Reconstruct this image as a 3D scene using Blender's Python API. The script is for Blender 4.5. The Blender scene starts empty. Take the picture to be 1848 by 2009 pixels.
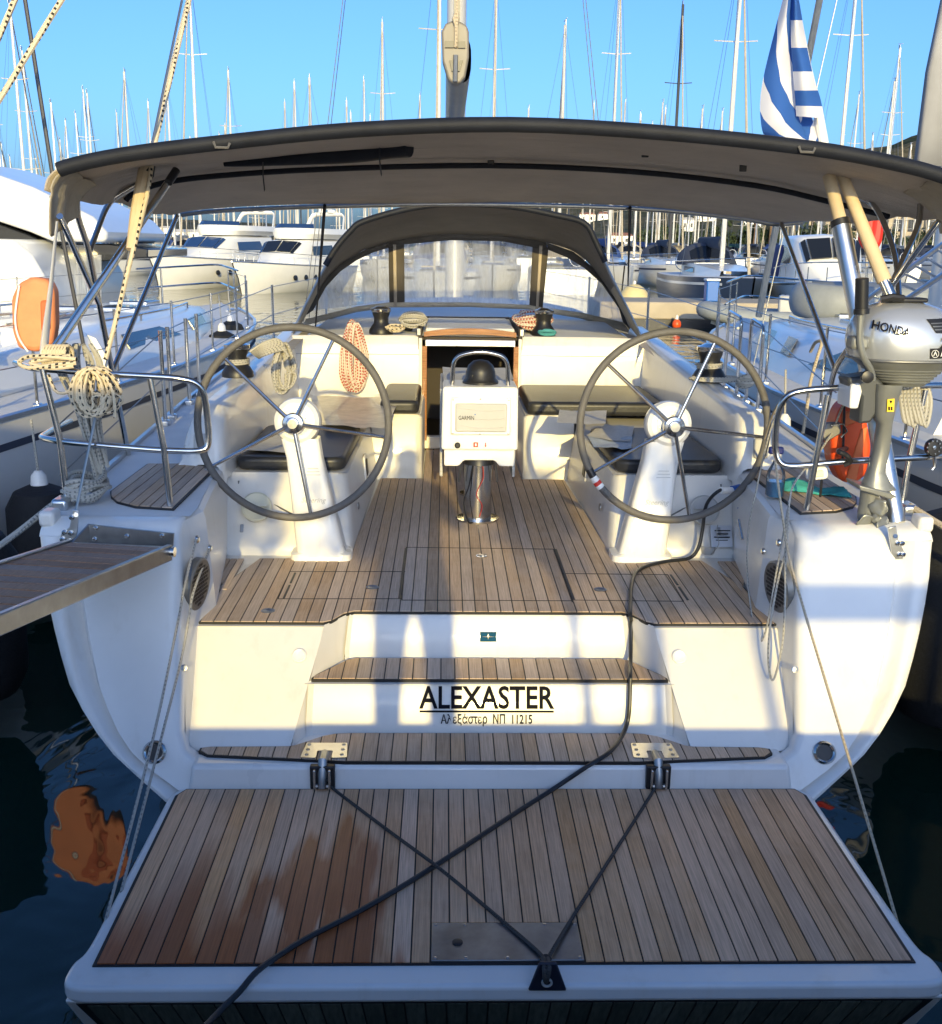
import bpy, math, random
from mathutils import Vector, Matrix, noise
rnd = random.Random(7)
sc = bpy.context.scene
col = sc.collection
R_ = math.radians

# ---------------------------------------------------------------- camera
F_PX, C_X, C_Y = 2100.0, 924.0, 1004.5          # focal length and centre, in a 1848 x 2009 frame
CAM = Vector((-0.21, 0.0, 2.45))
PITCH, YAW, ROLL = R_(14.06), R_(-1.55), 0.013
_cf = Vector((-math.sin(YAW) * math.cos(PITCH), math.cos(YAW) * math.cos(PITCH), -math.sin(PITCH)))
_cr0 = Vector((math.cos(YAW), math.sin(YAW), 0)); _cu0 = _cr0.cross(_cf)
_cr = _cr0 * math.cos(ROLL) + _cu0 * math.sin(ROLL); _cu = _cu0 * math.cos(ROLL) - _cr0 * math.sin(ROLL)
cam_d = bpy.data.cameras.new('camera'); cam = bpy.data.objects.new('camera', cam_d); col.objects.link(cam)
cam_d.sensor_fit = 'HORIZONTAL'; cam_d.sensor_width = 36.0; cam_d.lens = 36.0 * F_PX / 1848.0
cam_d.clip_start = 0.05; cam_d.clip_end = 9000
m3 = Matrix((_cr, _cu, -_cf)).transposed()
cam.matrix_world = Matrix.Translation(CAM) @ m3.to_4x4()
sc.camera = cam

# ---------------------------------------------------------------- sky, sun, exposure
SUN_EL, SUN_AZ = 13.5, 2.5                       # sun stands behind the camera, a little to the right
w = bpy.data.worlds.new('World'); sc.world = w; w.use_nodes = True
nt = w.node_tree; nt.nodes.clear()
sky = nt.nodes.new('ShaderNodeTexSky'); sky.sky_type = 'NISHITA'; sky.sun_disc = False
sky.sun_elevation = R_(SUN_EL); sky.sun_rotation = R_(180 - SUN_AZ)
sky.altitude = 0; sky.air_density = 0.8; sky.dust_density = 2.5; sky.ozone_density = 6.3
bg = nt.nodes.new('ShaderNodeBackground'); bg.inputs['Strength'].default_value = 0.15
wo = nt.nodes.new('ShaderNodeOutputWorld')
nt.links.new(sky.outputs[0], bg.inputs[0]); nt.links.new(bg.outputs[0], wo.inputs[0])
sd = bpy.data.lights.new('sun', 'SUN'); sd.energy = 2.6; sd.angle = R_(0.53); sd.color = (1.0, 0.78, 0.30)
sun = bpy.data.objects.new('sun', sd); col.objects.link(sun)
_e, _a = R_(SUN_EL), R_(SUN_AZ)
sdir = Vector((-math.sin(_a) * math.cos(_e), math.cos(_a) * math.cos(_e), -math.sin(_e)))
sun.rotation_euler = sdir.to_track_quat('-Z', 'Y').to_euler(); sun.location = (0, -20, 20)
vs = sc.view_settings; vs.view_transform = 'Standard'; vs.look = 'None'; vs.gamma = 1.0; vs.exposure = 0.98
vs.use_curve_mapping = False
sc.cycles.max_bounces = 8; sc.cycles.transparent_max_bounces = 16
sc.cycles.use_adaptive_sampling = True; sc.cycles.use_denoising = True

# ---------------------------------------------------------------- measuring: a sight line of the photograph met with a plane of the place
def at(x, y, X=None, Y=None, Z=None, pl=None):
    d = _cf + _cr * ((x - C_X) / F_PX) - _cu * ((y - C_Y) / F_PX)
    if X is not None: t = (X - CAM.x) / d.x
    elif Y is not None: t = (Y - CAM.y) / d.y
    elif Z is not None: t = (Z - CAM.z) / d.z
    else:
        p0, n = pl; t = (Vector(p0) - CAM).dot(Vector(n)) / d.dot(Vector(n))
    return CAM + d * t

# ---------------------------------------------------------------- mesh builder
def V(*a): return Vector(a)
def spl(pts, n=6, closed=False):
    """Catmull-Rom through the points."""
    P = [Vector(p) for p in pts]; out = []; k = len(P)
    rng = range(k if closed else k - 1)
    for i in rng:
        if closed: a, b, c, d = P[(i - 1) % k], P[i], P[(i + 1) % k], P[(i + 2) % k]
        else: a, b, c, d = P[max(i - 1, 0)], P[i], P[i + 1], P[min(i + 2, k - 1)]
        for j in range(n):
            t = j / n
            out.append(0.5 * ((2 * b) + (c - a) * t + (2 * a - 5 * b + 4 * c - d) * t * t + (3 * b - a - 3 * c + d) * t ** 3))
    if not closed: out.append(P[-1])
    return out
def fillet(pts, r, n=5, closed=False):
    """Round the corners of a polyline with radius about r."""
    P = [Vector(p) for p in pts]; out = []; k = len(P)
    for i in range(k):
        if not closed and i in (0, k - 1): out.append(P[i]); continue
        a, b, c = P[(i - 1) % k], P[i], P[(i + 1) % k]
        u, v_ = (a - b), (c - b); ru = min(r, u.length * .48); rv = min(r, v_.length * .48)
        s, e = b + u.normalized() * ru, b + v_.normalized() * rv
        for j in range(n + 1):
            t = j / n; out.append(s * (1 - t) ** 2 + b * 2 * t * (1 - t) + e * t * t)
    return out
class MB:
    def __init__(s): s.v = []; s.f = []; s.uv = []
    def add(s, vs_, fs, uvs=None):
        o = len(s.v); s.v += [tuple(p) for p in vs_]
        for i, f in enumerate(fs):
            s.f.append([o + j for j in f]); s.uv.append(uvs[i] if uvs else None)
        return s
    def box(s, c, d, rot=None):
        h = Vector(d) / 2; c = Vector(c); q = []
        for z in (-1, 1):
            for x, y in ((-1, -1), (1, -1), (1, 1), (-1, 1)):
                p = Vector((x * h.x, y * h.y, z * h.z))
                if rot is not None: p = rot @ p
                q.append(c + p)
        return s.hexa(q)
    def hexa(s, q):
        return s.add(q, [(3, 2, 1, 0), (4, 5, 6, 7), (0, 1, 5, 4), (1, 2, 6, 5), (2, 3, 7, 6), (3, 0, 4, 7)])
    def bx(s, x0, x1, y0, y1, z0, z1): return s.box(((x0 + x1) / 2, (y0 + y1) / 2, (z0 + z1) / 2), (abs(x1 - x0), abs(y1 - y0), abs(z1 - z0)))
    def poly(s, pts): return s.add(pts, [tuple(range(len(pts)))])
    def grid(s, rows, close_u=False, close_v=False):
        n, m = len(rows), len(rows[0]); vs_ = [p for r in rows for p in r]; fs = []
        for i in range(n if close_u else n - 1):
            for j in range(m if close_v else m - 1):
                a, b = i, (i + 1) % n; c, d = j, (j + 1) % m
                fs.append((a * m + c, a * m + d, b * m + d, b * m + c))
        return s.add(vs_, fs)
    def tube(s, path, r, n=8, closed=False, caps=True, squash=None):
        P = [Vector(p) for p in path]; k = len(P)
        if k < 2: return s
        rs = r if isinstance(r, (list, tuple)) else [r] * k
        T = []
        for i in range(k):
            a = P[(i - 1) % k] if (closed or i) else P[i]; b = P[(i + 1) % k] if (closed or i < k - 1) else P[i]
            t = b - a; T.append(t.normalized() if t.length > 1e-9 else Vector((0, 0, 1)))
        up = Vector((0, 0, 1)) if abs(T[0].z) < .9 else Vector((0, 1, 0))
        nrm = (up - T[0] * up.dot(T[0])).normalized(); vs_ = []; L = [0.]
        for i in range(k):
            if i:
                nrm = (nrm - T[i] * nrm.dot(T[i])); nrm = nrm.normalized() if nrm.length > 1e-9 else T[i].orthogonal().normalized()
                L.append(L[-1] + (P[i] - P[i - 1]).length)
            bn = T[i].cross(nrm)
            for j in range(n):
                a = 2 * math.pi * j / n; sx, sy = (1, 1) if not squash else squash
                vs_.append(P[i] + nrm * math.cos(a) * rs[i] * sx + bn * math.sin(a) * rs[i] * sy)
        fs, uv = [], []
        for i in range(k if closed else k - 1):
            i2 = (i + 1) % k; l0 = L[i]; l1 = L[i2] if i2 else L[i] + (P[0] - P[i]).length
            for j in range(n):
                j2 = (j + 1) % n
                fs.append((i * n + j, i * n + j2, i2 * n + j2, i2 * n + j))
                uv.append(((l0, j / n), (l0, (j + 1) / n), (l1, (j + 1) / n), (l1, j / n)))
        if caps and not closed:
            fs.append(tuple(range(n - 1, -1, -1))); uv.append(tuple((0, 0) for _ in range(n)))
            fs.append(tuple((k - 1) * n + j for j in range(n))); uv.append(tuple((L[-1], 0) for _ in range(n)))
        return s.add(vs_, fs, uv)
    def lathe(s, prof, o=(0, 0, 0), axis=(0, 0, 1), n=20, caps=True):
        ax = Vector(axis).normalized(); e1 = ax.orthogonal().normalized(); e2 = ax.cross(e1); o = Vector(o); vs_ = []
        for r, h in prof:
            for j in range(n):
                a = 2 * math.pi * j / n; vs_.append(o + ax * h + (e1 * math.cos(a) + e2 * math.sin(a)) * r)
        fs = []
        for i in range(len(prof) - 1):
            for j in range(n): fs.append((i * n + j, i * n + (j + 1) % n, (i + 1) * n + (j + 1) % n, (i + 1) * n + j))
        if caps:
            fs.append(tuple(range(n - 1, -1, -1))); fs.append(tuple((len(prof) - 1) * n + j for j in range(n)))
        return s.add(vs_, fs)
    def ball(s, c, r, n=12, m=8, sc_=(1, 1, 1)):
        rows = []
        for i in range(m + 1):
            th = math.pi * i / m; rr = max(math.sin(th), 1e-3)
            rows.append([Vector(c) + Vector((math.cos(2 * math.pi * j / n) * rr * r * sc_[0], math.sin(2 * math.pi * j / n) * rr * r * sc_[1], math.cos(th) * r * sc_[2])) for j in range(n)])
        return s.grid(rows, close_v=True)
    def prism(s, pts, off):
        off = Vector(off); P = [Vector(p) for p in pts]; n = len(P)
        fs = [tuple(range(n - 1, -1, -1)), tuple(range(n, 2 * n))]
        for i in range(n): fs.append((i, (i + 1) % n, n + (i + 1) % n, n + i))
        return s.add(P + [p + off for p in P], fs)
    def mesh(s, name, smooth=35):
        me = bpy.data.meshes.new(name); me.from_pydata(s.v, [], s.f)
        if any(u is not None for u in s.uv):
            lay = me.uv_layers.new(name='uv'); k = 0
            for f, u in zip(s.f, s.uv):
                for j in range(len(f)):
                    lay.data[k].uv = u[j] if u is not None else (0, 0); k += 1
        me.validate(); me.update()
        if smooth:
            for p in me.polygons: p.use_smooth = True
            me.set_sharp_from_angle(angle=R_(smooth))
        return me
    def build(s, name, material, parent=None, smooth=35, bevel=0, seg=2, fix=False):
        me = s.mesh(name, smooth)
        if fix:
            import bmesh
            b = bmesh.new(); b.from_mesh(me); bmesh.ops.remove_doubles(b, verts=b.verts, dist=1e-5)
            bmesh.ops.recalc_face_normals(b, faces=b.faces); b.to_mesh(me); b.free()
        return obj(name, me, material, parent, bevel, seg)
def wmat(o):
    m = o.matrix_basis.copy()
    return wmat(o.parent) @ o.matrix_parent_inverse @ m if o.parent else m
def obj(name, me, material, parent=None, bevel=0, seg=2):
    o = bpy.data.objects.new(name, me); col.objects.link(o)
    if material is not None and not me.materials: me.materials.append(material)
    if parent is not None:
        o.parent = parent; o.matrix_parent_inverse = wmat(parent).inverted()
    if bevel:
        b = o.modifiers.new('bevel', 'BEVEL'); b.width = bevel; b.segments = seg; b.limit_method = 'ANGLE'; b.angle_limit = R_(40)
    return o
def tag(o, label, cat, group=None):
    o['label'] = label; o['category'] = cat
    if group: o['group'] = group
    return o
def thing(name, label, cat, loc=(0, 0, 0), group=None):
    o = bpy.data.objects.new(name, None); col.objects.link(o); o.location = loc; o.empty_display_size = .1
    return tag(o, label, cat, group)
def setting(o): o['kind'] = 'structure'; return o
def node(name, parent, loc=None):
    """A part that is itself a group of sub-parts."""
    o = bpy.data.objects.new(name, None); col.objects.link(o); o.empty_display_size = .1
    if loc is not None: o.location = loc
    o.parent = parent; o.matrix_parent_inverse = wmat(parent).inverted()
    return o
def copy_tree(o, parent=None):
    c = o.copy(); col.objects.link(c)
    if parent is not None: c.parent = parent
    for ch in o.children: copy_tree(ch, c)
    return c
def mirror(pts): return [Vector((-p[0], p[1], p[2])) for p in pts]
_fonts = []
def text(body, size, origin, ux, uy, name, material, parent, depth=0.001, width=None, shear=0, align='CENTER', bold=0):
    """Lettering as a thin mesh: ux is the reading direction, uy the letters' up direction."""
    c = bpy.data.curves.new(name, 'FONT'); c.body = body; c.size = 1; c.align_x = align; c.extrude = .5; c.resolution_u = 3; c.shear = shear; c.offset = bold
    t = bpy.data.objects.new(name, c); col.objects.link(t)
    bpy.context.view_layer.update()
    me = bpy.data.meshes.new_from_object(t.evaluated_get(bpy.context.evaluated_depsgraph_get()))
    bpy.data.objects.remove(t)
    ux, uy = Vector(ux).normalized(), Vector(uy).normalized(); n = ux.cross(uy)
    xs = [v.co.x for v in me.vertices]; w0 = max(xs) - min(xs); sx = (width / w0) if width else size
    for v in me.vertices: v.co = Vector(origin) + ux * v.co.x * sx + uy * v.co.y * size + n * (v.co.z * depth)
    me.update(); me.name = name
    for k in range(len(me.materials)): me.materials[k] = material
    return obj(name, me, material, parent)

# ---------------------------------------------------------------- materials
def _new(name):
    m = bpy.data.materials.new(name); m.use_nodes = True; t = m.node_tree
    return m, t, t.nodes['Principled BSDF']
def N(t, typ, **k):
    n = t.nodes.new(typ)
    for a, b in k.items():
        if a.startswith('i_'): n.inputs[a[2:].replace('_', ' ')].default_value = b
        else: setattr(n, a, b)
    return n
def pm(name, c, rough=.5, metal=0, var=0, vs=4, bump=0, bs=40, coat=0, spec=.5, obj_var=0, stretch=None, rvar=0, dirt=None, trans=0, sheen=0, streak=None, fold=None):
    m, t, p = _new(name); L = t.links
    p.inputs['Roughness'].default_value = rough; p.inputs['Metallic'].default_value = metal
    p.inputs['Coat Weight'].default_value = coat; p.inputs['Coat Roughness'].default_value = .08
    p.inputs['Specular IOR Level'].default_value = spec; p.inputs['Transmission Weight'].default_value = trans
    if sheen: p.inputs['Sheen Weight'].default_value = sheen
    c4 = (*c, 1); p.inputs['Base Color'].default_value = c4; cur = None
    tc = N(t, 'ShaderNodeTexCoord'); vec = tc.outputs['Object']
    if stretch:
        mp = N(t, 'ShaderNodeMapping'); mp.inputs['Scale'].default_value = stretch; L.new(vec, mp.inputs[0]); vec = mp.outputs[0]
    if var:
        nz = N(t, 'ShaderNodeTexNoise', i_Scale=vs, i_Detail=6, i_Roughness=.6); L.new(vec, nz.inputs['Vector'])
        mr = N(t, 'ShaderNodeMapRange'); mr.inputs['From Min'].default_value = .3; mr.inputs['From Max'].default_value = .7
        mr.inputs['To Min'].default_value = 1 - var; mr.inputs['To Max'].default_value = 1 + var * .5; L.new(nz.outputs[0], mr.inputs[0])
        mx = N(t, 'ShaderNodeMix', data_type='RGBA', blend_type='MULTIPLY'); mx.inputs[0].default_value = 1
        mx.inputs[6].default_value = c4; L.new(mr.outputs[0], mx.inputs[7]); cur = mx.outputs[2]
        if rvar:
            m2 = N(t, 'ShaderNodeMapRange'); m2.inputs['To Min'].default_value = max(0, rough - rvar); m2.inputs['To Max'].default_value = rough + rvar
            L.new(nz.outputs[0], m2.inputs[0]); L.new(m2.outputs[0], p.inputs['Roughness'])
    if dirt:
        nz = N(t, 'ShaderNodeTexNoise', i_Scale=dirt[1], i_Detail=8, i_Roughness=.7); L.new(tc.outputs['Object'], nz.inputs['Vector'])
        mr = N(t, 'ShaderNodeMapRange'); mr.inputs['From Min'].default_value = dirt[2]; mr.inputs['From Max'].default_value = dirt[2] + .25
        mr.inputs['To Max'].default_value = dirt[3]; L.new(nz.outputs[0], mr.inputs[0])
        mx = N(t, 'ShaderNodeMix', data_type='RGBA'); L.new(mr.outputs[0], mx.inputs[0])
        if cur is not None: L.new(cur, mx.inputs[6])
        else: mx.inputs[6].default_value = c4
        mx.inputs[7].default_value = (*dirt[0], 1); cur = mx.outputs[2]
    if streak:
        mp2 = N(t, 'ShaderNodeMapping'); mp2.inputs['Scale'].default_value = streak[1]; L.new(tc.outputs['Object'], mp2.inputs[0])
        nz = N(t, 'ShaderNodeTexNoise', i_Scale=1.0, i_Detail=6, i_Roughness=.6); L.new(mp2.outputs[0], nz.inputs['Vector'])
        mr = N(t, 'ShaderNodeMapRange'); mr.inputs['From Min'].default_value = .56; mr.inputs['From Max'].default_value = .78; mr.inputs['To Max'].default_value = streak[2]; L.new(nz.outputs[0], mr.inputs[0])
        mx = N(t, 'ShaderNodeMix', data_type='RGBA'); L.new(mr.outputs[0], mx.inputs[0])
        if cur is not None: L.new(cur, mx.inputs[6])
        else: mx.inputs[6].default_value = c4
        mx.inputs[7].default_value = (*streak[0], 1); cur = mx.outputs[2]
    if obj_var:
        oi = N(t, 'ShaderNodeObjectInfo'); mr = N(t, 'ShaderNodeMapRange'); mr.inputs['To Min'].default_value = 1 - obj_var; mr.inputs['To Max'].default_value = 1 + obj_var
        L.new(oi.outputs['Random'], mr.inputs[0])
        mx = N(t, 'ShaderNodeMix', data_type='RGBA', blend_type='MULTIPLY'); mx.inputs[0].default_value = 1
        if cur is not None: L.new(cur, mx.inputs[6])
        else: mx.inputs[6].default_value = c4
        L.new(mr.outputs[0], mx.inputs[7]); cur = mx.outputs[2]
    if cur is not None: L.new(cur, p.inputs['Base Color'])
    if bump:
        nz = N(t, 'ShaderNodeTexNoise', i_Scale=bs, i_Detail=5); L.new(vec, nz.inputs['Vector'])
        b = N(t, 'ShaderNodeBump', i_Strength=bump, i_Distance=.01); L.new(nz.outputs[0], b.inputs['Height']); L.new(b.outputs[0], p.inputs['Normal'])
        if fold:
            mp3 = N(t, 'ShaderNodeMapping'); mp3.inputs['Scale'].default_value = fold[0]; L.new(tc.outputs['Object'], mp3.inputs[0])
            nf = N(t, 'ShaderNodeTexNoise', i_Scale=1.0, i_Detail=3, i_Distortion=1.2); L.new(mp3.outputs[0], nf.inputs['Vector'])
            b2 = N(t, 'ShaderNodeBump', i_Strength=fold[1], i_Distance=fold[2]); L.new(nf.outputs[0], b2.inputs['Height']); L.new(b2.outputs[0], b.inputs['Normal'])
    return m
def teak_mat(name, wet=False, tint=(1, 1, 1), spread=1.0):
    m, t, p = _new(name); L = t.links
    tc = N(t, 'ShaderNodeTexCoord'); oi = N(t, 'ShaderNodeObjectInfo')
    off = N(t, 'ShaderNodeVectorMath', operation='MULTIPLY_ADD'); cx = N(t, 'ShaderNodeCombineXYZ')
    L.new(oi.outputs['Random'], cx.inputs[0]); L.new(oi.outputs['Random'], cx.inputs[1])
    L.new(cx.outputs[0], off.inputs[0]); off.inputs[1].default_value = (7, 13, 0); L.new(tc.outputs['Object'], off.inputs[2])
    mp = N(t, 'ShaderNodeMapping'); mp.inputs['Scale'].default_value = (90, 2.2, 30); L.new(off.outputs[0], mp.inputs[0])
    g = N(t, 'ShaderNodeTexNoise', i_Scale=2.2, i_Detail=7, i_Roughness=.65); L.new(mp.outputs[0], g.inputs['Vector'])
    big = N(t, 'ShaderNodeTexNoise', i_Scale=2.6, i_Detail=6, i_Roughness=.7); L.new(tc.outputs['Object'], big.inputs['Vector'])
    cr = N(t, 'ShaderNodeValToRGB'); e = cr.color_ramp.elements
    T = lambda c: (c[0] * tint[0], c[1] * tint[1], c[2] * tint[2], 1)
    e[0].position = .25; e[0].color = T((.34, .23, .145)); e[1].position = .78; e[1].color = T((.70, .51, .35))
    L.new(g.outputs[0], cr.inputs[0])
    hs = N(t, 'ShaderNodeHueSaturation'); L.new(cr.outputs[0], hs.inputs['Color'])
    mv = N(t, 'ShaderNodeMapRange'); mv.inputs['To Min'].default_value = 1 - .2 * spread; mv.inputs['To Max'].default_value = 1 + .14 * spread; L.new(oi.outputs['Random'], mv.inputs[0])
    L.new(mv.outputs[0], hs.inputs['Value'])
    w2 = N(t, 'ShaderNodeMath', operation='MULTIPLY'); w2.inputs[1].default_value = 7.31; L.new(oi.outputs['Random'], w2.inputs[0])
    fr = N(t, 'ShaderNodeMath', operation='FRACT'); L.new(w2.outputs[0], fr.inputs[0])
    ms = N(t, 'ShaderNodeMapRange'); ms.inputs['To Min'].default_value = 1 - .25 * spread; ms.inputs['To Max'].default_value = 1 + .15 * spread; L.new(fr.outputs[0], ms.inputs[0]); L.new(ms.outputs[0], hs.inputs['Saturation'])
    # weathering: pale grey bloom in broad patches
    wm = N(t, 'ShaderNodeMapRange'); wm.inputs['From Min'].default_value = .45; wm.inputs['From Max'].default_value = .72; wm.inputs['To Max'].default_value = .45; L.new(big.outputs[0], wm.inputs[0])
    mx = N(t, 'ShaderNodeMix', data_type='RGBA'); L.new(wm.outputs[0], mx.inputs[0]); L.new(hs.outputs[0], mx.inputs[6]); mx.inputs[7].default_value = T((.62, .50, .40))
    cur = mx.outputs[2]; p.inputs['Roughness'].default_value = .72
    if wet:
        # water tipped over the port corner: it follows the planks, so its edge differs from plank to plank
        sx = N(t, 'ShaderNodeSeparateXYZ'); L.new(tc.outputs['Object'], sx.inputs[0])
        def mth(op, a, b):
            n = N(t, 'ShaderNodeMath', operation=op)
            for k, q in enumerate((a, b)):
                if isinstance(q, (int, float)): n.inputs[k].default_value = q
                else: L.new(q, n.inputs[k])
            return n.outputs[0]
        def smooth(v_, a, b):
            n = N(t, 'ShaderNodeMapRange', interpolation_type='SMOOTHSTEP'); n.inputs['From Min'].default_value = a; n.inputs['From Max'].default_value = b; L.new(v_, n.inputs[0]); return n.outputs[0]
        mpw = N(t, 'ShaderNodeMapping'); mpw.inputs['Scale'].default_value = (11, 1.5, 1); L.new(tc.outputs['Object'], mpw.inputs[0])
        soak = N(t, 'ShaderNodeTexNoise', i_Scale=1.0, i_Detail=3, i_Roughness=.5); L.new(mpw.outputs[0], soak.inputs['Vector'])
        wob = mth('MULTIPLY', mth('SUBTRACT', soak.outputs[0], .5), .55)
        per = mth('MULTIPLY', mth('SUBTRACT', oi.outputs['Random'], .35), .42)
        yy = mth('ADD', mth('ADD', sx.outputs[1], wob), per)
        d1 = mth('MULTIPLY', smooth(yy, 3.52, 3.02), smooth(mth('ADD', sx.outputs[0], wob), -.30, -.44))
        px = mth('SUBTRACT', sx.outputs[0], -.62); py = mth('MULTIPLY', mth('SUBTRACT', sx.outputs[1], 3.25), .72)
        rr = mth('ADD', mth('SQRT', mth('ADD', mth('MULTIPLY', px, px), mth('MULTIPLY', py, py)), 0), mth('MULTIPLY', wob, 1.2))
        d2 = smooth(rr, .29, .13)
        wetm = mth('MULTIPLY', mth('MAXIMUM', mth('MULTIPLY', d1, mth('ADD', .7, mth('MULTIPLY', fr.outputs[0], .3))), d2), 1.3); wetm = mth('MINIMUM', wetm, 1.0)
        m4 = N(t, 'ShaderNodeMix', data_type='RGBA', blend_type='MULTIPLY'); L.new(wetm, m4.inputs[0]); L.new(cur, m4.inputs[6]); m4.inputs[7].default_value = (.50, .27, .17, 1); cur = m4.outputs[2]
        rg = N(t, 'ShaderNodeMapRange'); rg.inputs['To Min'].default_value = .72; rg.inputs['To Max'].default_value = .3; L.new(wetm, rg.inputs[0]); L.new(rg.outputs[0], p.inputs['Roughness'])
    L.new(cur, p.inputs['Base Color'])
    b = N(t, 'ShaderNodeBump', i_Strength=.25, i_Distance=.003); L.new(g.outputs[0], b.inputs['Height']); L.new(b.outputs[0], p.inputs['Normal'])
    return m
def fleck_mat(name, base, fleck, pitch=.032, duty=.42, arc=.34, rows=2):
    m, t, p = _new(name); L = t.links; p.inputs['Roughness'].default_value = .85
    uv = N(t, 'ShaderNodeUVMap'); s = N(t, 'ShaderNodeSeparateXYZ'); L.new(uv.outputs[0], s.inputs[0])
    def mth(op, a, b=0):
        n = N(t, 'ShaderNodeMath', operation=op)
        for k, q in enumerate((a, b)):
            if isinstance(q, (int, float)): n.inputs[k].default_value = q
            else: L.new(q, n.inputs[k])
        return n.outputs[0]
    a = mth('LESS_THAN', mth('FRACT', mth('DIVIDE', s.outputs[0], pitch)), duty)
    b = mth('LESS_THAN', mth('FRACT', mth('ADD', mth('MULTIPLY', s.outputs[1], rows), mth('MULTIPLY', s.outputs[0], 3))), arc)
    mx = N(t, 'ShaderNodeMix', data_type='RGBA'); L.new(mth('MULTIPLY', a, b), mx.inputs[0]); mx.inputs[6].default_value = (*base, 1); mx.inputs[7].default_value = (*fleck, 1)
    L.new(mx.outputs[2], p.inputs['Base Color'])
    wv = N(t, 'ShaderNodeTexWave', i_Scale=60, i_Distortion=1); L.new(uv.outputs[0], wv.inputs[0])
    bp = N(t, 'ShaderNodeBump', i_Strength=.4, i_Distance=.002); L.new(wv.outputs[0], bp.inputs['Height']); L.new(bp.outputs[0], p.inputs['Normal'])
    return m
def vinyl_mat(name, haze=.3):
    m = bpy.data.materials.new(name); m.use_nodes = True; t = m.node_tree; t.nodes.clear(); L = t.links
    o = N(t, 'ShaderNodeOutputMaterial'); tr = N(t, 'ShaderNodeBsdfTransparent'); tr.inputs[0].default_value = (.93, .94, .95, 1)
    df = N(t, 'ShaderNodeBsdfDiffuse'); df.inputs[0].default_value = (.75, .77, .8, 1)
    tl = N(t, 'ShaderNodeBsdfTranslucent'); tl.inputs[0].default_value = (.8, .8, .82, 1)
    gl = N(t, 'ShaderNodeBsdfGlossy'); gl.inputs['Roughness'].default_value = .08
    a = N(t, 'ShaderNodeMixShader'); a.inputs[0].default_value = .5; L.new(df.outputs[0], a.inputs[1]); L.new(tl.outputs[0], a.inputs[2])
    tc = N(t, 'ShaderNodeTexCoord'); mp = N(t, 'ShaderNodeMapping'); mp.inputs['Scale'].default_value = (9, 3, 1.2); L.new(tc.outputs['Object'], mp.inputs[0])
    nz = N(t, 'ShaderNodeTexNoise', i_Scale=1.6, i_Detail=6, i_Roughness=.65, i_Distortion=.6); L.new(mp.outputs[0], nz.inputs['Vector'])
    mr = N(t, 'ShaderNodeMapRange'); mr.inputs['From Min'].default_value = .3; mr.inputs['From Max'].default_value = .75; mr.inputs['To Min'].default_value = haze * .55; mr.inputs['To Max'].default_value = min(1, haze * 1.6); L.new(nz.outputs[0], mr.inputs[0])
    b = N(t, 'ShaderNodeMixShader'); L.new(mr.outputs[0], b.inputs[0]); L.new(tr.outputs[0], b.inputs[1]); L.new(a.outputs[0], b.inputs[2])
    fr = N(t, 'ShaderNodeFresnel'); fr.inputs[0].default_value = 1.45
    c = N(t, 'ShaderNodeMixShader'); L.new(fr.outputs[0], c.inputs[0]); L.new(b.outputs[0], c.inputs[1]); L.new(gl.outputs[0], c.inputs[2])
    bp = N(t, 'ShaderNodeBump', i_Strength=.35, i_Distance=.03); L.new(nz.outputs[0], bp.inputs['Height']); L.new(bp.outputs[0], gl.inputs['Normal'])
    L.new(c.outputs[0], o.inputs[0]); return m
def water_mat():
    m, t, p = _new('water'); L = t.links
    p.inputs['Base Color'].default_value = (.005, .02, .014, 1); p.inputs['Roughness'].default_value = .03; p.inputs['IOR'].default_value = 1.33
    tc = N(t, 'ShaderNodeTexCoord')
    mp = N(t, 'ShaderNodeMapping'); mp.inputs['Scale'].default_value = (1, .6, 1); L.new(tc.outputs['Object'], mp.inputs[0])
    n1 = N(t, 'ShaderNodeTexNoise', i_Scale=2.2, i_Detail=3, i_Roughness=.45, i_Distortion=.4); L.new(mp.outputs[0], n1.inputs['Vector'])
    n2 = N(t, 'ShaderNodeTexNoise', i_Scale=.55, i_Detail=2); L.new(mp.outputs[0], n2.inputs['Vector'])
    ad = N(t, 'ShaderNodeMath', operation='MULTIPLY_ADD'); ad.inputs[1].default_value = 2.4; L.new(n2.outputs[0], ad.inputs[0]); L.new(n1.outputs[0], ad.inputs[2])
    b = N(t, 'ShaderNodeBump', i_Strength=.27, i_Distance=.08); L.new(ad.outputs[0], b.inputs['Height']); L.new(b.outputs[0], p.inputs['Normal'])
    return m
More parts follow.
